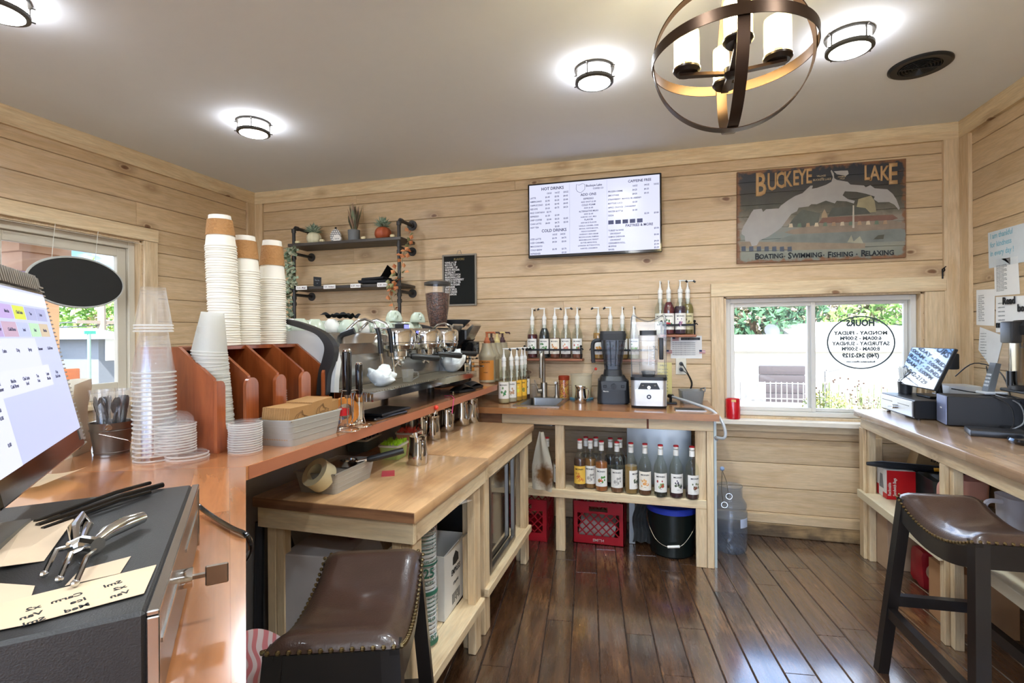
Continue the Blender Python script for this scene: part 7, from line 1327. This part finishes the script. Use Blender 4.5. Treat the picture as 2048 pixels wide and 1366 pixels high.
# ================================================================ beneath the back counter
def crate(label, loc, rz, w=.33, d=.33, h=.275, txt=True):
    t = thing('milk_crate', label, 'crate', loc, rz, 'red plastic milk crates'); CRM = mat('a81522', .4, var=.05); b = MB()
    def wall(L, fn):
        for u0, u1, z0, z1 in ((-L/2, L/2, 0, .055), (-L/2, L/2, h-.03, h), (-L/2, -L/2+.03, .055, h-.03), (L/2-.03, L/2, .055, h-.03), (-L/2+.03, L/2-.03, h-.075, h-.062), (-L/2+.03, -.06, h-.062, h-.03), (.06, L/2-.03, h-.062, h-.03)): b.box(*fn(u0, u1, z0, z1))
    fns = [lambda u0, u1, z0, z1: (u0, u1, -d/2, -d/2+.006, z0, z1), lambda u0, u1, z0, z1: (u0, u1, d/2-.006, d/2, z0, z1), lambda u0, u1, z0, z1: (-w/2, -w/2+.006, u0, u1, z0, z1), lambda u0, u1, z0, z1: (w/2-.006, w/2, u0, u1, z0, z1)]
    for f in fns: wall(w, f)
    b.box(-w/2, w/2, -d/2, d/2, 0, .004); part('shell', b, CRM, t); b = MB(); z0, z1 = .055, h-.075; L = w-.06
    for k in range(-4, 8):
        for s in (1, -1):
            x0 = -L/2+k*.052; H = z1-z0; pts = []
            for f in (0, 1): x = x0+f*H; pts.append((x, z0+f*H))
            (xa, za), (xb, zb) = pts
            if xb < -L/2 or xa > L/2: continue
            if xa < -L/2: za += (-L/2-xa); xa = -L/2
            if xb > L/2: zb -= (xb-L/2); xb = L/2
            if s < 0: xa, xb = -xa, -xb
            for fy in (-d/2+.003, d/2-.003): b.cyl((xa, fy, za), (xb, fy, zb), .0042, seg=5)
            for fx_ in (-w/2+.003, w/2-.003): b.cyl((fx_, xa, za), (fx_, xb, zb), .0042, seg=5)
    part('lattice', b, CRM, t)
    if txt: me = text_mesh([('SMITH', .0, .018, .026, 1, 'CENTER')], mat('d8c8c0', .6), thick=.0004); stand(me); me.transform(Matrix.Translation((0, -d/2-.0006, 0))); part('lettering', me, mat('d8c8c0', .6), t)
    return t
crate('red plastic milk crate in the middle beneath the back counter', (-.352, 3.47, .0), 0); crate('red plastic milk crate at the left end of the floor behind the table', (-.855, 3.42, .0), .05)
b = MB(); b.box(-.13, .12, -.12, .12, 0, .13, .03); b.noise(.03, 14); solo('plastic_bag', b, mat('b9aea3', .5), 'crumpled pale bag inside the middle red crate', 'bag', (-.36, 3.47, .012))
t = thing('steel_cabinet', 'pale grey steel box behind the spare syrups', 'cabinet', (.03, 3.53, .0)); b = MB(); b.box(-.20, .20, -.16, .16, .396, .84, .006); part('body', b, mat('a9acab', .35, .6, var=.05), t); b = MB(); b.box(-.19, -.15, -.16, -.12, 0, .395, .003); part('leg', b, mat('9a9d9c', .4, .4), t)
for x, y in ((.16, -.14), (.16, .14), (-.17, .14)): b = MB(); b.cyl((x, y, 0), (x, y, .395), .012, seg=10); part('leg', b, mat('9a9d9c', .4, .4), t)
t = thing('bucket', 'black bucket with bright blue snap cover beneath the back counter', 'bucket', (.105, 3.33, 0)); b = MB(); b.lathe([(0, .004), (.122, .0), (.130, .01), (.146, .27), (.15, .272), (.15, .285), (.14, .285), (.14, .27), (.125, .012), (0, .01)], seg=40); part('pail', b, mat('121a18', .3, var=.04), t); b = MB(); b.lathe([(.155, .27), (.157, .30), (.148, .305), (.14, .30), (.13, .288), (0, .288)], seg=40); b.box(-.06, .06, -.01, .01, .2885, .302, .003); part('blue_cover', b, mat('2b3fa8', .35, var=.04), t)
b = MB(); b.tube([tuple(v) for v in curve([(-.148, -.03, .25), (-.145, -.07, .20), (-.10, -.135, .12), (-.03, -.158, .085), (.05, -.158, .10), (.12, -.11, .18), (.149, -.03, .25)])], .0022, 6); hd = part('bail', b, CHROME, t); b = MB(); b.cyl((-.03, -.160, .085), (.04, -.160, .095), .008, seg=10); part('grip', b, WHITE, hd)
b = MB(); b.grid(lambda u, v: (-.02+.10*(u-.5)*(.7+.5*v)+.01*math.sin(v*9), .012*math.sin(u*14+v*5)-.02*v, -.30*v), 14, 12); bmesh.ops.solidify(b.bm, geom=b.bm.faces[:], thickness=.003); solo('jacket', b, mat('5d5f5e', .7, var=.3), 'grey rumpled cover hanging behind the bucket', 'cloth', (-.06, 3.36, .33)); b = MB(); b.box(-.10, .10, -.10, .10, 0, .22, .02); solo('black_box', b, BLACKP, 'black plastic box on the floor left of the middle leg', 'box', (-.73, 3.30-.0, 0)) if 0 else b.bm.free()
t = thing('water_jug', 'clear blue water jug on the floor beside the back counter', 'water jug', (.462, 3.44, 0)); JG = glass('e6eef8', 1, .04, 1, 1.45, film=.16, filmc='b9c6da')
b = MB(); b.lathe([(0, .003), (.080, 0), (.095, .015), (.097, .05), (.092, .065), (.097, .08), (.100, .14), (.097, .175), (.100, .19), (.100, .25), (.092, .265), (.097, .28), (.096, .30), (.080, .325), (.072, .34), (.072, .40), (.075, .402), (.075, .408), (.07, .408)], seg=40); part('bottle', b, JG, t, smooth=60); b = MB(); b.lathe([(.1012, .17), (.1018, .17), (.1018, .225), (.1012, .225)], seg=8, a0=-1.1, a1=-.45); part('label', b, mat('c9d3e6', .5, var=.2), t); b = MB(); b.tube([(-.05, -.09, .30), (-.062, -.09, .40), (-.055, -.085, .52)], .002, 6); b.tube([(-.02, -.09, .36), (-.03, -.09, .45), (-.055, -.085, .52)], .002, 6)
for cx, cz in ((-.045, .31), (-.018, .365)): b.tube([(cx+.018*math.cos(a), -.095, cz+.018*math.sin(a)) for a in [2*PI*i/14 for i in range(14)]], .002, 5, True)
part('wire_handle', b, CHROME, t); b = MB(); b.ball((-.055, -.085, .53), .014, 10, 7); part('blue_knob', b, mat('9fb6d8', .3), t)
b = MB(); b.grid(lambda u, v: (.008*math.sin(u*9+v*4)+.015*v*math.sin(3*v), (u-.5)*(.035+.11*min(1, v*1.6)), -.36*v), 14, 20); bmesh.ops.solidify(b.bm, geom=b.bm.faces[:], thickness=.007)
m, n_ = newmat('stained_towel'); tc = N(n_, 'ShaderNodeTexCoord'); dl = N(n_, 'ShaderNodeVectorMath', operation='DISTANCE', inp={0: tc.outputs['Object'], 1: (.0, -.02, -.27)}); nz = N(n_, 'ShaderNodeTexNoise', inp={0: tc.outputs['Object'], 'Scale': 40.}); aa = N(n_, 'ShaderNodeMath', operation='MULTIPLY_ADD', inp={0: nz.outputs[0], 1: .06, 2: dl.outputs[1]}); rr_ = ramp(n_, aa.outputs[0], [(.0, '7a4a22'), (.075, '94683c'), (.115, 'ddd6c4')]); pbsdf(n_, **{'Base Color': rr_.outputs[0], 'Roughness': .9}); solo('hanging_towel', b, m, 'white towel with brown coffee stain hanging at the far table end', 'towel', (-.668, 3.045, .768), 1.25)
# red mug on the window sill
p = P(1466, 852, y=WB-.03); t = thing('red_mug', 'bright red ceramic mug on the left end of the window sill', 'mug', (p.x, WB-.035, W2[2]-.0025)); RM = mat('c40f1e', .18, coat=.6, var=.04, bump=.25, bs=70); b = MB(); b.lathe([(0, .002), (.042, 0), (.046, .006), (.047, .13), (.045, .135), (.042, .13), (.041, .01), (0, .008)], seg=36); part('body', b, RM, t); b = MB(); b.tube([(.0, .045, .11), (.0, .075, .10), (0, .078, .05), (0, .046, .03)], .007, 8); part('handle', b, RM, t)
b = MB(); b.lathe([(.0478, .118), (.0484, .118), (.0478, .133)], seg=6, a0=-1.9, a1=-1.3); part('gold_mark', b, mat('d8b070', .4), t)
# pink zebra mitt beside the bar edge
m, n_ = newmat('pink_zebra'); tc = N(n_, 'ShaderNodeTexCoord'); wv = N(n_, 'ShaderNodeTexWave', inp={0: tc.outputs['Object'], 'Scale': 14., 'Distortion': 9., 'Detail': 1., 'Detail Scale': .8}); rr_ = ramp(n_, wv.outputs[0], [(.42, 'e88a8c'), (.52, 'f6dcd8')]); pbsdf(n_, **{'Base Color': rr_.outputs[0], 'Roughness': .6})
p = P(512, 1300, z=.66); b = MB(); b.grid(lambda u, v: ((u-.5)*.14, .018*math.sin(PI*u)*math.sin(PI*v), .17*v+.03*math.sin(PI*u)*v), 12, 14); b.grid(lambda u, v: ((u-.5)*.14, -.018*math.sin(PI*u)*math.sin(PI*v), .17*v+.03*math.sin(PI*u)*v), 12, 14); bmesh.ops.remove_doubles(b.bm, verts=b.bm.verts[:], dist=.0005)
t = solo('pink_mitt', b, m, 'pink zebra striped quilted mitt hanging by the bar edge', 'mitt', tuple(P(514, 1283, z=.66)-Vector((0, 0, .17))), .3)
b = MB(); b.tube([(-.04, 0, .16), (-.10, -.03, .20), (-.16, -.06, .19)], .003, 6); part('loop', b, mat('e8b0b0', .6), t)
# ================================================================ right-hand counter
t = thing('side_cash_drawer', 'black cash drawer with silver front on the right counter', 'cash drawer', (1.352, 3.40, RT), 0); b = MB(); b.box(.002, .38, -.205, .205, .006, .105, .004); part('body', b, BLACKP, t); b = MB(); b.box(-.006, .0015, -.195, .195, .014, .098, .002); f = part('front_panel', b, mat('b3b6ba', .28, .8), t); b = MB(); b.box(-.0075, -.006, .04, .17, .068, .071); part('slot', b, BLACKP, f); b = MB(); b.box(-.0075, -.006, -.16, -.03, .068, .071); part('slot', b, BLACKP, f); b = MB(); b.cyl((-.006, .005, .045), (-.022, .005, .045), .012, seg=16); b.box(-.045, -.022, .0, .01, .043, .047); part('lock', b, CHROME, f)
for x in (.03, .35):
    for y in (-.18, .18): b = MB(); b.cyl((x, y, 0), (x, y, .006), .01, seg=8); part('foot', b, BLACKP, t)
# customer screen standing on the drawer
q = [P(1793, 766, x=1.43), P(1868, 781, x=1.43), P(1910, 697, x=1.515), P(1823, 694, x=1.515)]
t = thing('side_monitor', 'tilted glossy register screen reflecting the window on the right counter', 'monitor', q[0]); o = q[0]; n_v = (q[1]-q[0]).cross(q[3]-q[0]).normalized(); n_v = -n_v if n_v.x > 0 else n_v; b = MB(); vs = [v-o for v in q]+[v-o-n_v*.018 for v in q]; b.add(vs, [(0, 1, 2, 3), (7, 6, 5, 4), (0, 1, 5, 4), (1, 2, 6, 5), (2, 3, 7, 6), (3, 0, 4, 7)]); bmesh.ops.bevel(b.bm, geom=b.bm.edges[:], offset=.003, segments=1, affect='EDGES'); part('screen_body', b, BLACKP, t)
ctr = sum(q, Vector())/4; b = MB(); b.add([(ctr+(v-ctr)*.965)-o+n_v*.0006 for v in q], [(0, 1, 2, 3)]); b2 = part('glass_face', b, mat('3c4450', .02, coat=1, var=0, metal=.75), t, smooth=0)
b = MB(); c2 = ctr-o-n_v*.02; b.tube([tuple(c2+Vector((0, 0, .01))), tuple(c2+Vector((.05, 0, -.03))), (c2.x+.06, c2.y, RT+.125-o.z)], .016, 10); b.box(c2.x-.02, c2.x+.14, c2.y-.08, c2.y+.08, RT+.1056-o.z, RT+.117-o.z, .004); part('stand', b, BLACKM, t); b = MB(); p = P(1895, 722, x=1.60)-o; b.box(p.x-.02, p.x+.03, p.y-.06, p.y+.05, p.z-.045, p.z+.045, .01); part('card_swiper', b, BLACKP, t)
t = thing('black_cabinet_box', 'black metal box with lilac grey end beside the register', 'box', (1.42, 3.03, RT), -.2); b = MB(); b.box(.003, .30, 0, .16, .004, .150, .003); part('case', b, mat('1f2023', .5), t); b = MB(); b.box(-.003, .0028, .004, .156, .006, .148, .001); part('end_plate', b, mat('7d84a0', .4, .3), t); me = text_mesh([('EPSON', 0, 0, .010, 1, 'CENTER')], PAPER, thick=.0003); me.transform(Matrix.Translation((-.0034, .08, .08))@Matrix.Rotation(-PI/2, 4, 'Z')@UP); part('lettering', me, PAPER, t)
t = thing('cup_of_straws', 'black cup of paper wrapped straws at the window end of the counter', 'cup', (1.46, 3.56, RT+.1056)); b = MB(); b.lathe([(0, .002), (.034, 0), (.038, .07), (.036, .07), (.032, .004)], seg=24); part('cup', b, mat('2a2c30', .3), t)
for k in range(22): a = k*2.4; r = .006*math.sqrt(k); b = MB(); b.cyl((1.46+r*.7*math.cos(a), 3.56+r*.7*math.sin(a), RT+.110), (1.46+r*1.3*math.cos(a), 3.56+r*1.3*math.sin(a), RT+.25+.004*(k % 5)), .0032, seg=6); solo('paper_straw', b, mat('e9e9e4', .6), 'white wrapped straw standing in the black cup by the window', 'straw', group='wrapped straws in the black cup')
t = thing('cordless_phone', 'silver cordless phone standing in its base on the right counter', 'phone', (1.66, 3.13, RT+.155)); b = MB(); b.box(-.05, .05, -.04, .04, 0, .014, .004); part('charging_base', b, mat('c9cbcd', .3), t); b = MB(); b.prism([(-.030, .014), (.0, .014), (.028, .155), (.006, .16)], -.024, .024, 'xz'); hs = part('handset', b, mat('8f9498', .3, .4), t); b = MB()
for r_ in range(4):
    for c in range(3): z = .04+r_*.018; x = -.026+.0265*(z-.014)/.146*1.33; b.box(x-.006, x-.001, -.016+c*.012, -.008+c*.012, z, z+.010)
part('keypad', b, mat('dfe2e6', .4), hs)
b = MB(); b.box(-.09, .09, -.09, .09, .0, .004); b.box(-.08, .08, -.07, .09, .005, .06, .01); solo('paper_tray', b, mat('d9d9d6', .4), 'white plastic tray of papers behind the register screen', 'tray', (1.70, 3.50, RT+.106))
CAB = [curve(c, 5) for c in ([(1.60, 3.02, RT+.16), (1.62, 2.92, RT+.12), (1.60, 2.86, RT+.05), (1.57, 2.84, RT+.02), (1.60, 2.9, RT+.01)], [(1.64, 3.06, RT+.157), (1.67, 2.95, RT+.13), (1.65, 2.88, RT+.06), (1.60, 2.85, RT+.03), (1.56, 2.88, RT+.01)], [(1.56, 3.28, RT+.165), (1.62, 3.20, RT+.155), (1.66, 3.08, RT+.16), (1.69, 2.98, RT+.14), (1.70, 2.90, RT+.02)], [(1.66, 3.45, RT+.22), (1.70, 3.35, RT+.30), (1.76, 3.25, RT+.26), (1.77, 3.18, RT+.12), (1.73, 3.10, RT+.02)], [(1.78, 3.4, RT+.28), (1.74, 3.30, RT+.20), (1.72, 3.22, RT+.12), (1.75, 3.12, RT+.02)])]
for k, c in enumerate(CAB): b = MB(); b.tube([tuple(v) for v in c], .0032, 6); solo('register_cable', b, mat('202124' if k != 1 else '8a8d90', .4), ['black cable drooping in front of the black metal box', 'grey cable looping beside the black metal box', 'black cable crossing from the register screen to the coffee urn', 'black cable arching over the paper tray', 'black cable hanging behind the phone'][k], 'cable')
t = thing('coffee_urn', 'stainless coffee urn on its stand at the right edge', 'coffee urn', (1.705, 2.86, RT)); b = MB(); b.rbox(.22, .24, 0, .02, .03, 5, 1); b.cyl((.02, 0, .02), (.02, 0, .19), .045, seg=24); b.box(-.10, .11, -.11, .11, .19, .205, .004); part('stand', b, BLACKP, t); b = MB(); b.lathe([(0, .225), (.105, .225), (.108, .25), (.108, .46), (0, .46)], seg=40); part('tank', b, mat('b9b3a6', .2, 1, var=.03), t); b = MB(); b.lathe([(.110, .205), (.110, .228), (0, .228)], seg=40); b.lathe([(.110, .458), (.112, .50), (.09, .525), (0, .53)], seg=40); b.box(-.135, -.09, -.04, .04, .42, .52, .008); b.cyl((-.12, .0, .225), (-.12, 0, .29), .012, seg=10); part('black_trim', b, BLACKP, t)
me = text_mesh([('LUXUS', 0, 0, .030, 1.1, 'CENTER')], DARKG, thick=0); stand(me)
for v in me.vertices: a = -2.35+v.co.x/.109; v.co = Vector((.1088*math.cos(a), .1088*math.sin(a), v.co.z+.40))
part('lettering', me, DARKG, t)
b = MB(); b.lathe([(0, 0), (.10, 0), (.105, .012), (.10, .022), (.07, .026), (0, .026)], seg=36); solo('black_scale', b, BLACKG, 'glossy black round scale at the right edge of the counter', 'scale', (1.56, 2.62, RT)); b = MB(); b.box(-.10, .10, -.07, .07, 0, .028, .008); solo('black_tray', b, mat('222326', .35), 'flat black tray between the urn and the black metal box', 'tray', (1.50, 2.80, RT), -.3)
# papers pinned to the right wall
XW = WR-.0015
def sheet(label, cs, m, txt=None, tm=None, sz=.012, name='wall_paper', rows=12):
    q = [P(px, py, x=XW) for px, py in cs]; y0, y1 = min(p.y for p in q), max(p.y for p in q); z0, z1 = min(p.z for p in q), max(p.z for p in q); t = thing(name, label, 'paper', (XW, y1, z0)); b = MB(); o = t.location
    b.add([p-o for p in q]+[p-o-Vector((.0006, 0, 0)) for p in q], [(0, 1, 2, 3), (7, 6, 5, 4), (0, 1, 5, 4), (1, 2, 6, 5), (2, 3, 7, 6), (3, 0, 4, 7)]); part('sheet', b, m, t, smooth=0)
    if txt:
        h = z1-z0; L = [(txt[k % len(txt)], .02, h-.04-k*(h-.06)/rows, sz, .85) for k in range(rows)]; me = text_mesh(L, tm or GREYINK, thick=0); me.transform(Matrix.Translation((-.0012, 0, 0))@Matrix.Rotation(-PI/2, 4, 'Z')@UP); part('lettering', me, tm or GREYINK, t)
    return t
sheet('large sheet with blue handwriting and heart, highest on the right wall', [(1978, 537), (2070, 520), (2070, 440), (1976, 466)], mat('d5dcde', .7), ['I am thankful', 'for kindness', 'in every day !'], mat('7fb9c9', .7), .042, rows=3); b = 0
sheet('printed white page pinned under the blue handwritten sheet', [(1990, 592), (2040, 588), (2036, 512), (1988, 520)], PAPER, ['lorem notes on opening duties', 'wipe counters and steam wands', 'refill syrups and sauces'], None, .008, rows=18)
sheet('white price table page pinned left of the printed page', [(1953, 650), (1989, 652), (1990, 578), (1953, 580)], PAPER, ['16oz 3.45 3.95', 'mocha  4 pumps', 'chai  3.25'], None, .010, rows=14)
sheet('white page hanging lowest on the right wall with a curled edge', [(1957, 700), (1990, 745), (2008, 672), (1960, 654)], mat('e6e6e3', .8), ['closing list for every', 'evening please read', 'and sign below'], None, .008, rows=12)
sheet('white page partly behind the coffee urn', [(1992, 665), (2068, 660), (2068, 590), (1992, 594)], PAPER, ['weekly schedule'], None, .010, rows=6)
for k, (px, py, s) in enumerate(((2018, 608, 'Read'), (2052, 622, 'books'), (2000, 655, 'me'))):
    p = P(px, py, x=XW-.004); t = thing('glitter_word', 'black glitter word cutout pinned %s' % ('below the printed page', 'at the right frame edge', 'just above the coffee urn')[k], 'decoration', p); me = text_mesh([(s, 0, 0, .055, .9, 'CENTER')], INK, thick=.003); me.transform(Matrix.Rotation(-PI/2, 4, 'Z')@UP); part('letters', me, INK, t)
# shelf under the right counter
t = thing('sandwich_bag_box', 'red and white box of sandwich bags on the shelf under the right counter', 'box', (1.285, 3.36, .4103)); b = MB(); b.box(0, .14, 0, .135, 0, .165, .002); part('carton', b, mat('e4e2e0', .4), t); b = MB(); b.box(0, .1403, -.0012, -.0002, 0, .165); b.box(-.0012, -.0002, -.001, .05, 0, .03); b.box(-.0012, -.0002, .105, .135, 0, .06); part('red_panel', b, mat('c4141f', .35), t); b = MB(); b.prism([(.04, .05), (.095, .05), (.085, .13), (.055, .13)], -.0014, -.0004, 'yz'); part('picture', b, mat('7e7f84', .5), t)
me = text_mesh([('Reclosable', .02, .055, .022, .8), ('Sandwich Bags', .02, .03, .022, .8)], WHITE, thick=0); me.transform(Matrix.Rotation(PI/2, 4, 'Z')); me.transform(Matrix.Translation((.075, .0, 0))); stand(me); me.transform(Matrix.Translation((0, -.0016, 0))); part('lettering', me, WHITE, t)
def tilt_box(name, label, cat, loc, s, col, rot, txt=None, lab=None):
    b = MB(); b.box(-s[0]/2, s[0]/2, -s[1]/2, s[1]/2, 0, s[2], .002); return solo(name, b, mat(col, .75, var=.06), label, cat, loc, rot=rot)
t = thing('gadget_bin', 'dark grey bin full of odds and ends beside the sandwich bags', 'bin', (1.58, 3.36, .4103)); b = MB(); b.rbox(.26, .28, 0, .15, .02, 4, .92, open_t=.003); part('bin', b, mat('2f3234', .45), t); b = MB(); b.box(-.1, .1, -.11, .11, .06, .15, .03); b.noise(.03, 20); o = part('contents', b, mat('3a3830', .6, var=.4), t); o['kind'] = 'stuff'
b = MB(); b.tube([(1.20, 3.40, .63), (1.28, 3.40, .63), (1.60, 3.42, .61)], .018, 10, rs=[.01, .02, .022]); solo('umbrella', b, mat('1d2026', .5), 'black folded umbrella lying on top of the sandwich bag box', 'umbrella', (0, 0, -.031)); b = MB(); b.tube([(1.50, 3.33, .60), (1.56, 3.30, .61), (1.64, 3.31, .62)], .010, 8); solo('yellow_strap', b, mat('d9a21f', .5), 'yellow strap lying across the dark grey bin', 'strap', (0, 0, -.0))
t = tilt_box('paper_parcel', 'brown cardboard parcel leaning behind the dark grey bin', 'parcel', (1.60, 3.60, .46), (.24, .10, .30), 'b49568', (0, .25, .0)); me = text_mesh([('MUSHROOM', 0, .18, .03, .9, 'CENTER'), ('EST 1984', 0, .13, .03, .9, 'CENTER')], INK, thick=.0003); stand(me); me.transform(Matrix.Translation((0, -.0508, 0))); part('lettering', me, INK, t)
def jug2(label, loc, m, h, w, hm): 
    t = thing('plastic_pitcher', label, 'pitcher', loc, 0, 'plastic pitchers under the right counter'); b = MB(); b.rbox(w, w, 0, h, w*.3, 5, .85, open_t=.002); part('body', b, m, t); b = MB(); b.tube([tuple(v) for v in curve([(-w/2, -.01, h-.02), (-w/2-.05, -.02, h-.02), (-w/2-.065, -.02, h-.06), (-w/2-.055, -.02, h*.3), (-w/2*.95, -.01, h*.2)], 4)], .009, 8); part('handle', b, hm, t)
PK = mat('e3aa9a', .4); jug2('pink plastic pitcher behind the post under the right counter', (1.46, 2.93, .4103), PK, .25, .13, PK); jug2('frosted clear plastic pitcher right of the post under the counter', (1.40, 2.46, .4723), glass('ffffff', 1, .2, .8, 1.45, film=.5, filmc='e3e4ee'), .24, .14, glass('ffffff', 1, .2, .8, 1.45, film=.5, filmc='e3e4ee'))
for k, (x, y, z, rz, ry, c) in enumerate(((1.42, 2.28, .4723, .3, .1, 'c3a27b'), (1.50, 2.30, .60, -.3, .5, 'c9a983'), (1.40, 2.10, .4723, .2, -.1, 'bb9a72'), (1.52, 2.14, .62, .5, .35, 'c8a880'))): tilt_box('paper_parcel', 'kraft paper parcel under the right counter, '+['lower one beside the clear pitcher', 'upper one behind the clear pitcher', 'lower one at the right', 'upper one at the right'][k], 'parcel', (x, y, z), (.20, .15, .12), c, (0, ry, rz))
t = tilt_box('printed_bag', 'white parcel covered with dense dark print under the right counter', 'parcel', (1.33, 2.10, .61), (.06, .18, .16), 'dcdcd9', (0, .15, .1)); me = text_mesh([('dense small printed text', 0, .02+k*.012, .011, .9) for k in range(10)], INK, thick=.0002); me.transform(Matrix.Rotation(-PI/2, 4, 'Z')@UP); me.transform(Matrix.Translation((-.0308, .085, 0))); part('lettering', me, INK, t)
t = thing('snack_bag', 'red snack bag with white lettering on the floor under the right counter', 'bag', (1.50, 3.22, 0), .0); b = MB(); b.box(-.14, .14, -.07, .07, 0, .20, .04); b.noise(.02, 12); part('bag', b, mat('a8202c', .35, var=.15), t); me = text_mesh([('Joy!', -.02, .11, .07, 1)], WHITE, thick=.0005); stand(me); me.transform(Matrix.Translation((0, -.088, 0))); part('lettering', me, WHITE, t); b = MB(); b.ball((-.07, -.068, .10), .05, 14, 8, (1, .3, 1)); part('picture', b, mat('c9a98c', .6, var=.3), t)
tilt_box('cardboard_box', 'open cardboard box on the floor behind the right stool', 'box', (1.42, 2.83, 0), (.26, .18, .27), 'b98c62', (0, 0, 0)); b = MB(); b.box(0, .16, -.10, .10, 0, .003); solo('cardboard_sheet', b, mat('c7a37e', .8), 'loose cardboard flap hanging under the far end of the right shelf', 'cardboard', (1.27, 3.30, .33), rot=(.0, .35, .5)) if 0 else b.bm.free()
tilt_box('cardboard_box', 'kraft cardboard box with lighter top on the floor near the window wall', 'box', (1.36, 3.44, 0), (.16, .14, .30), 'c0a283', (0, 0, .1)); tilt_box('cardboard_box', 'large cardboard box on the floor at the right edge of the photo', 'box', (1.45, 2.05, 0), (.30, .34, .30), '9c7a5c', (0, 0, 0))
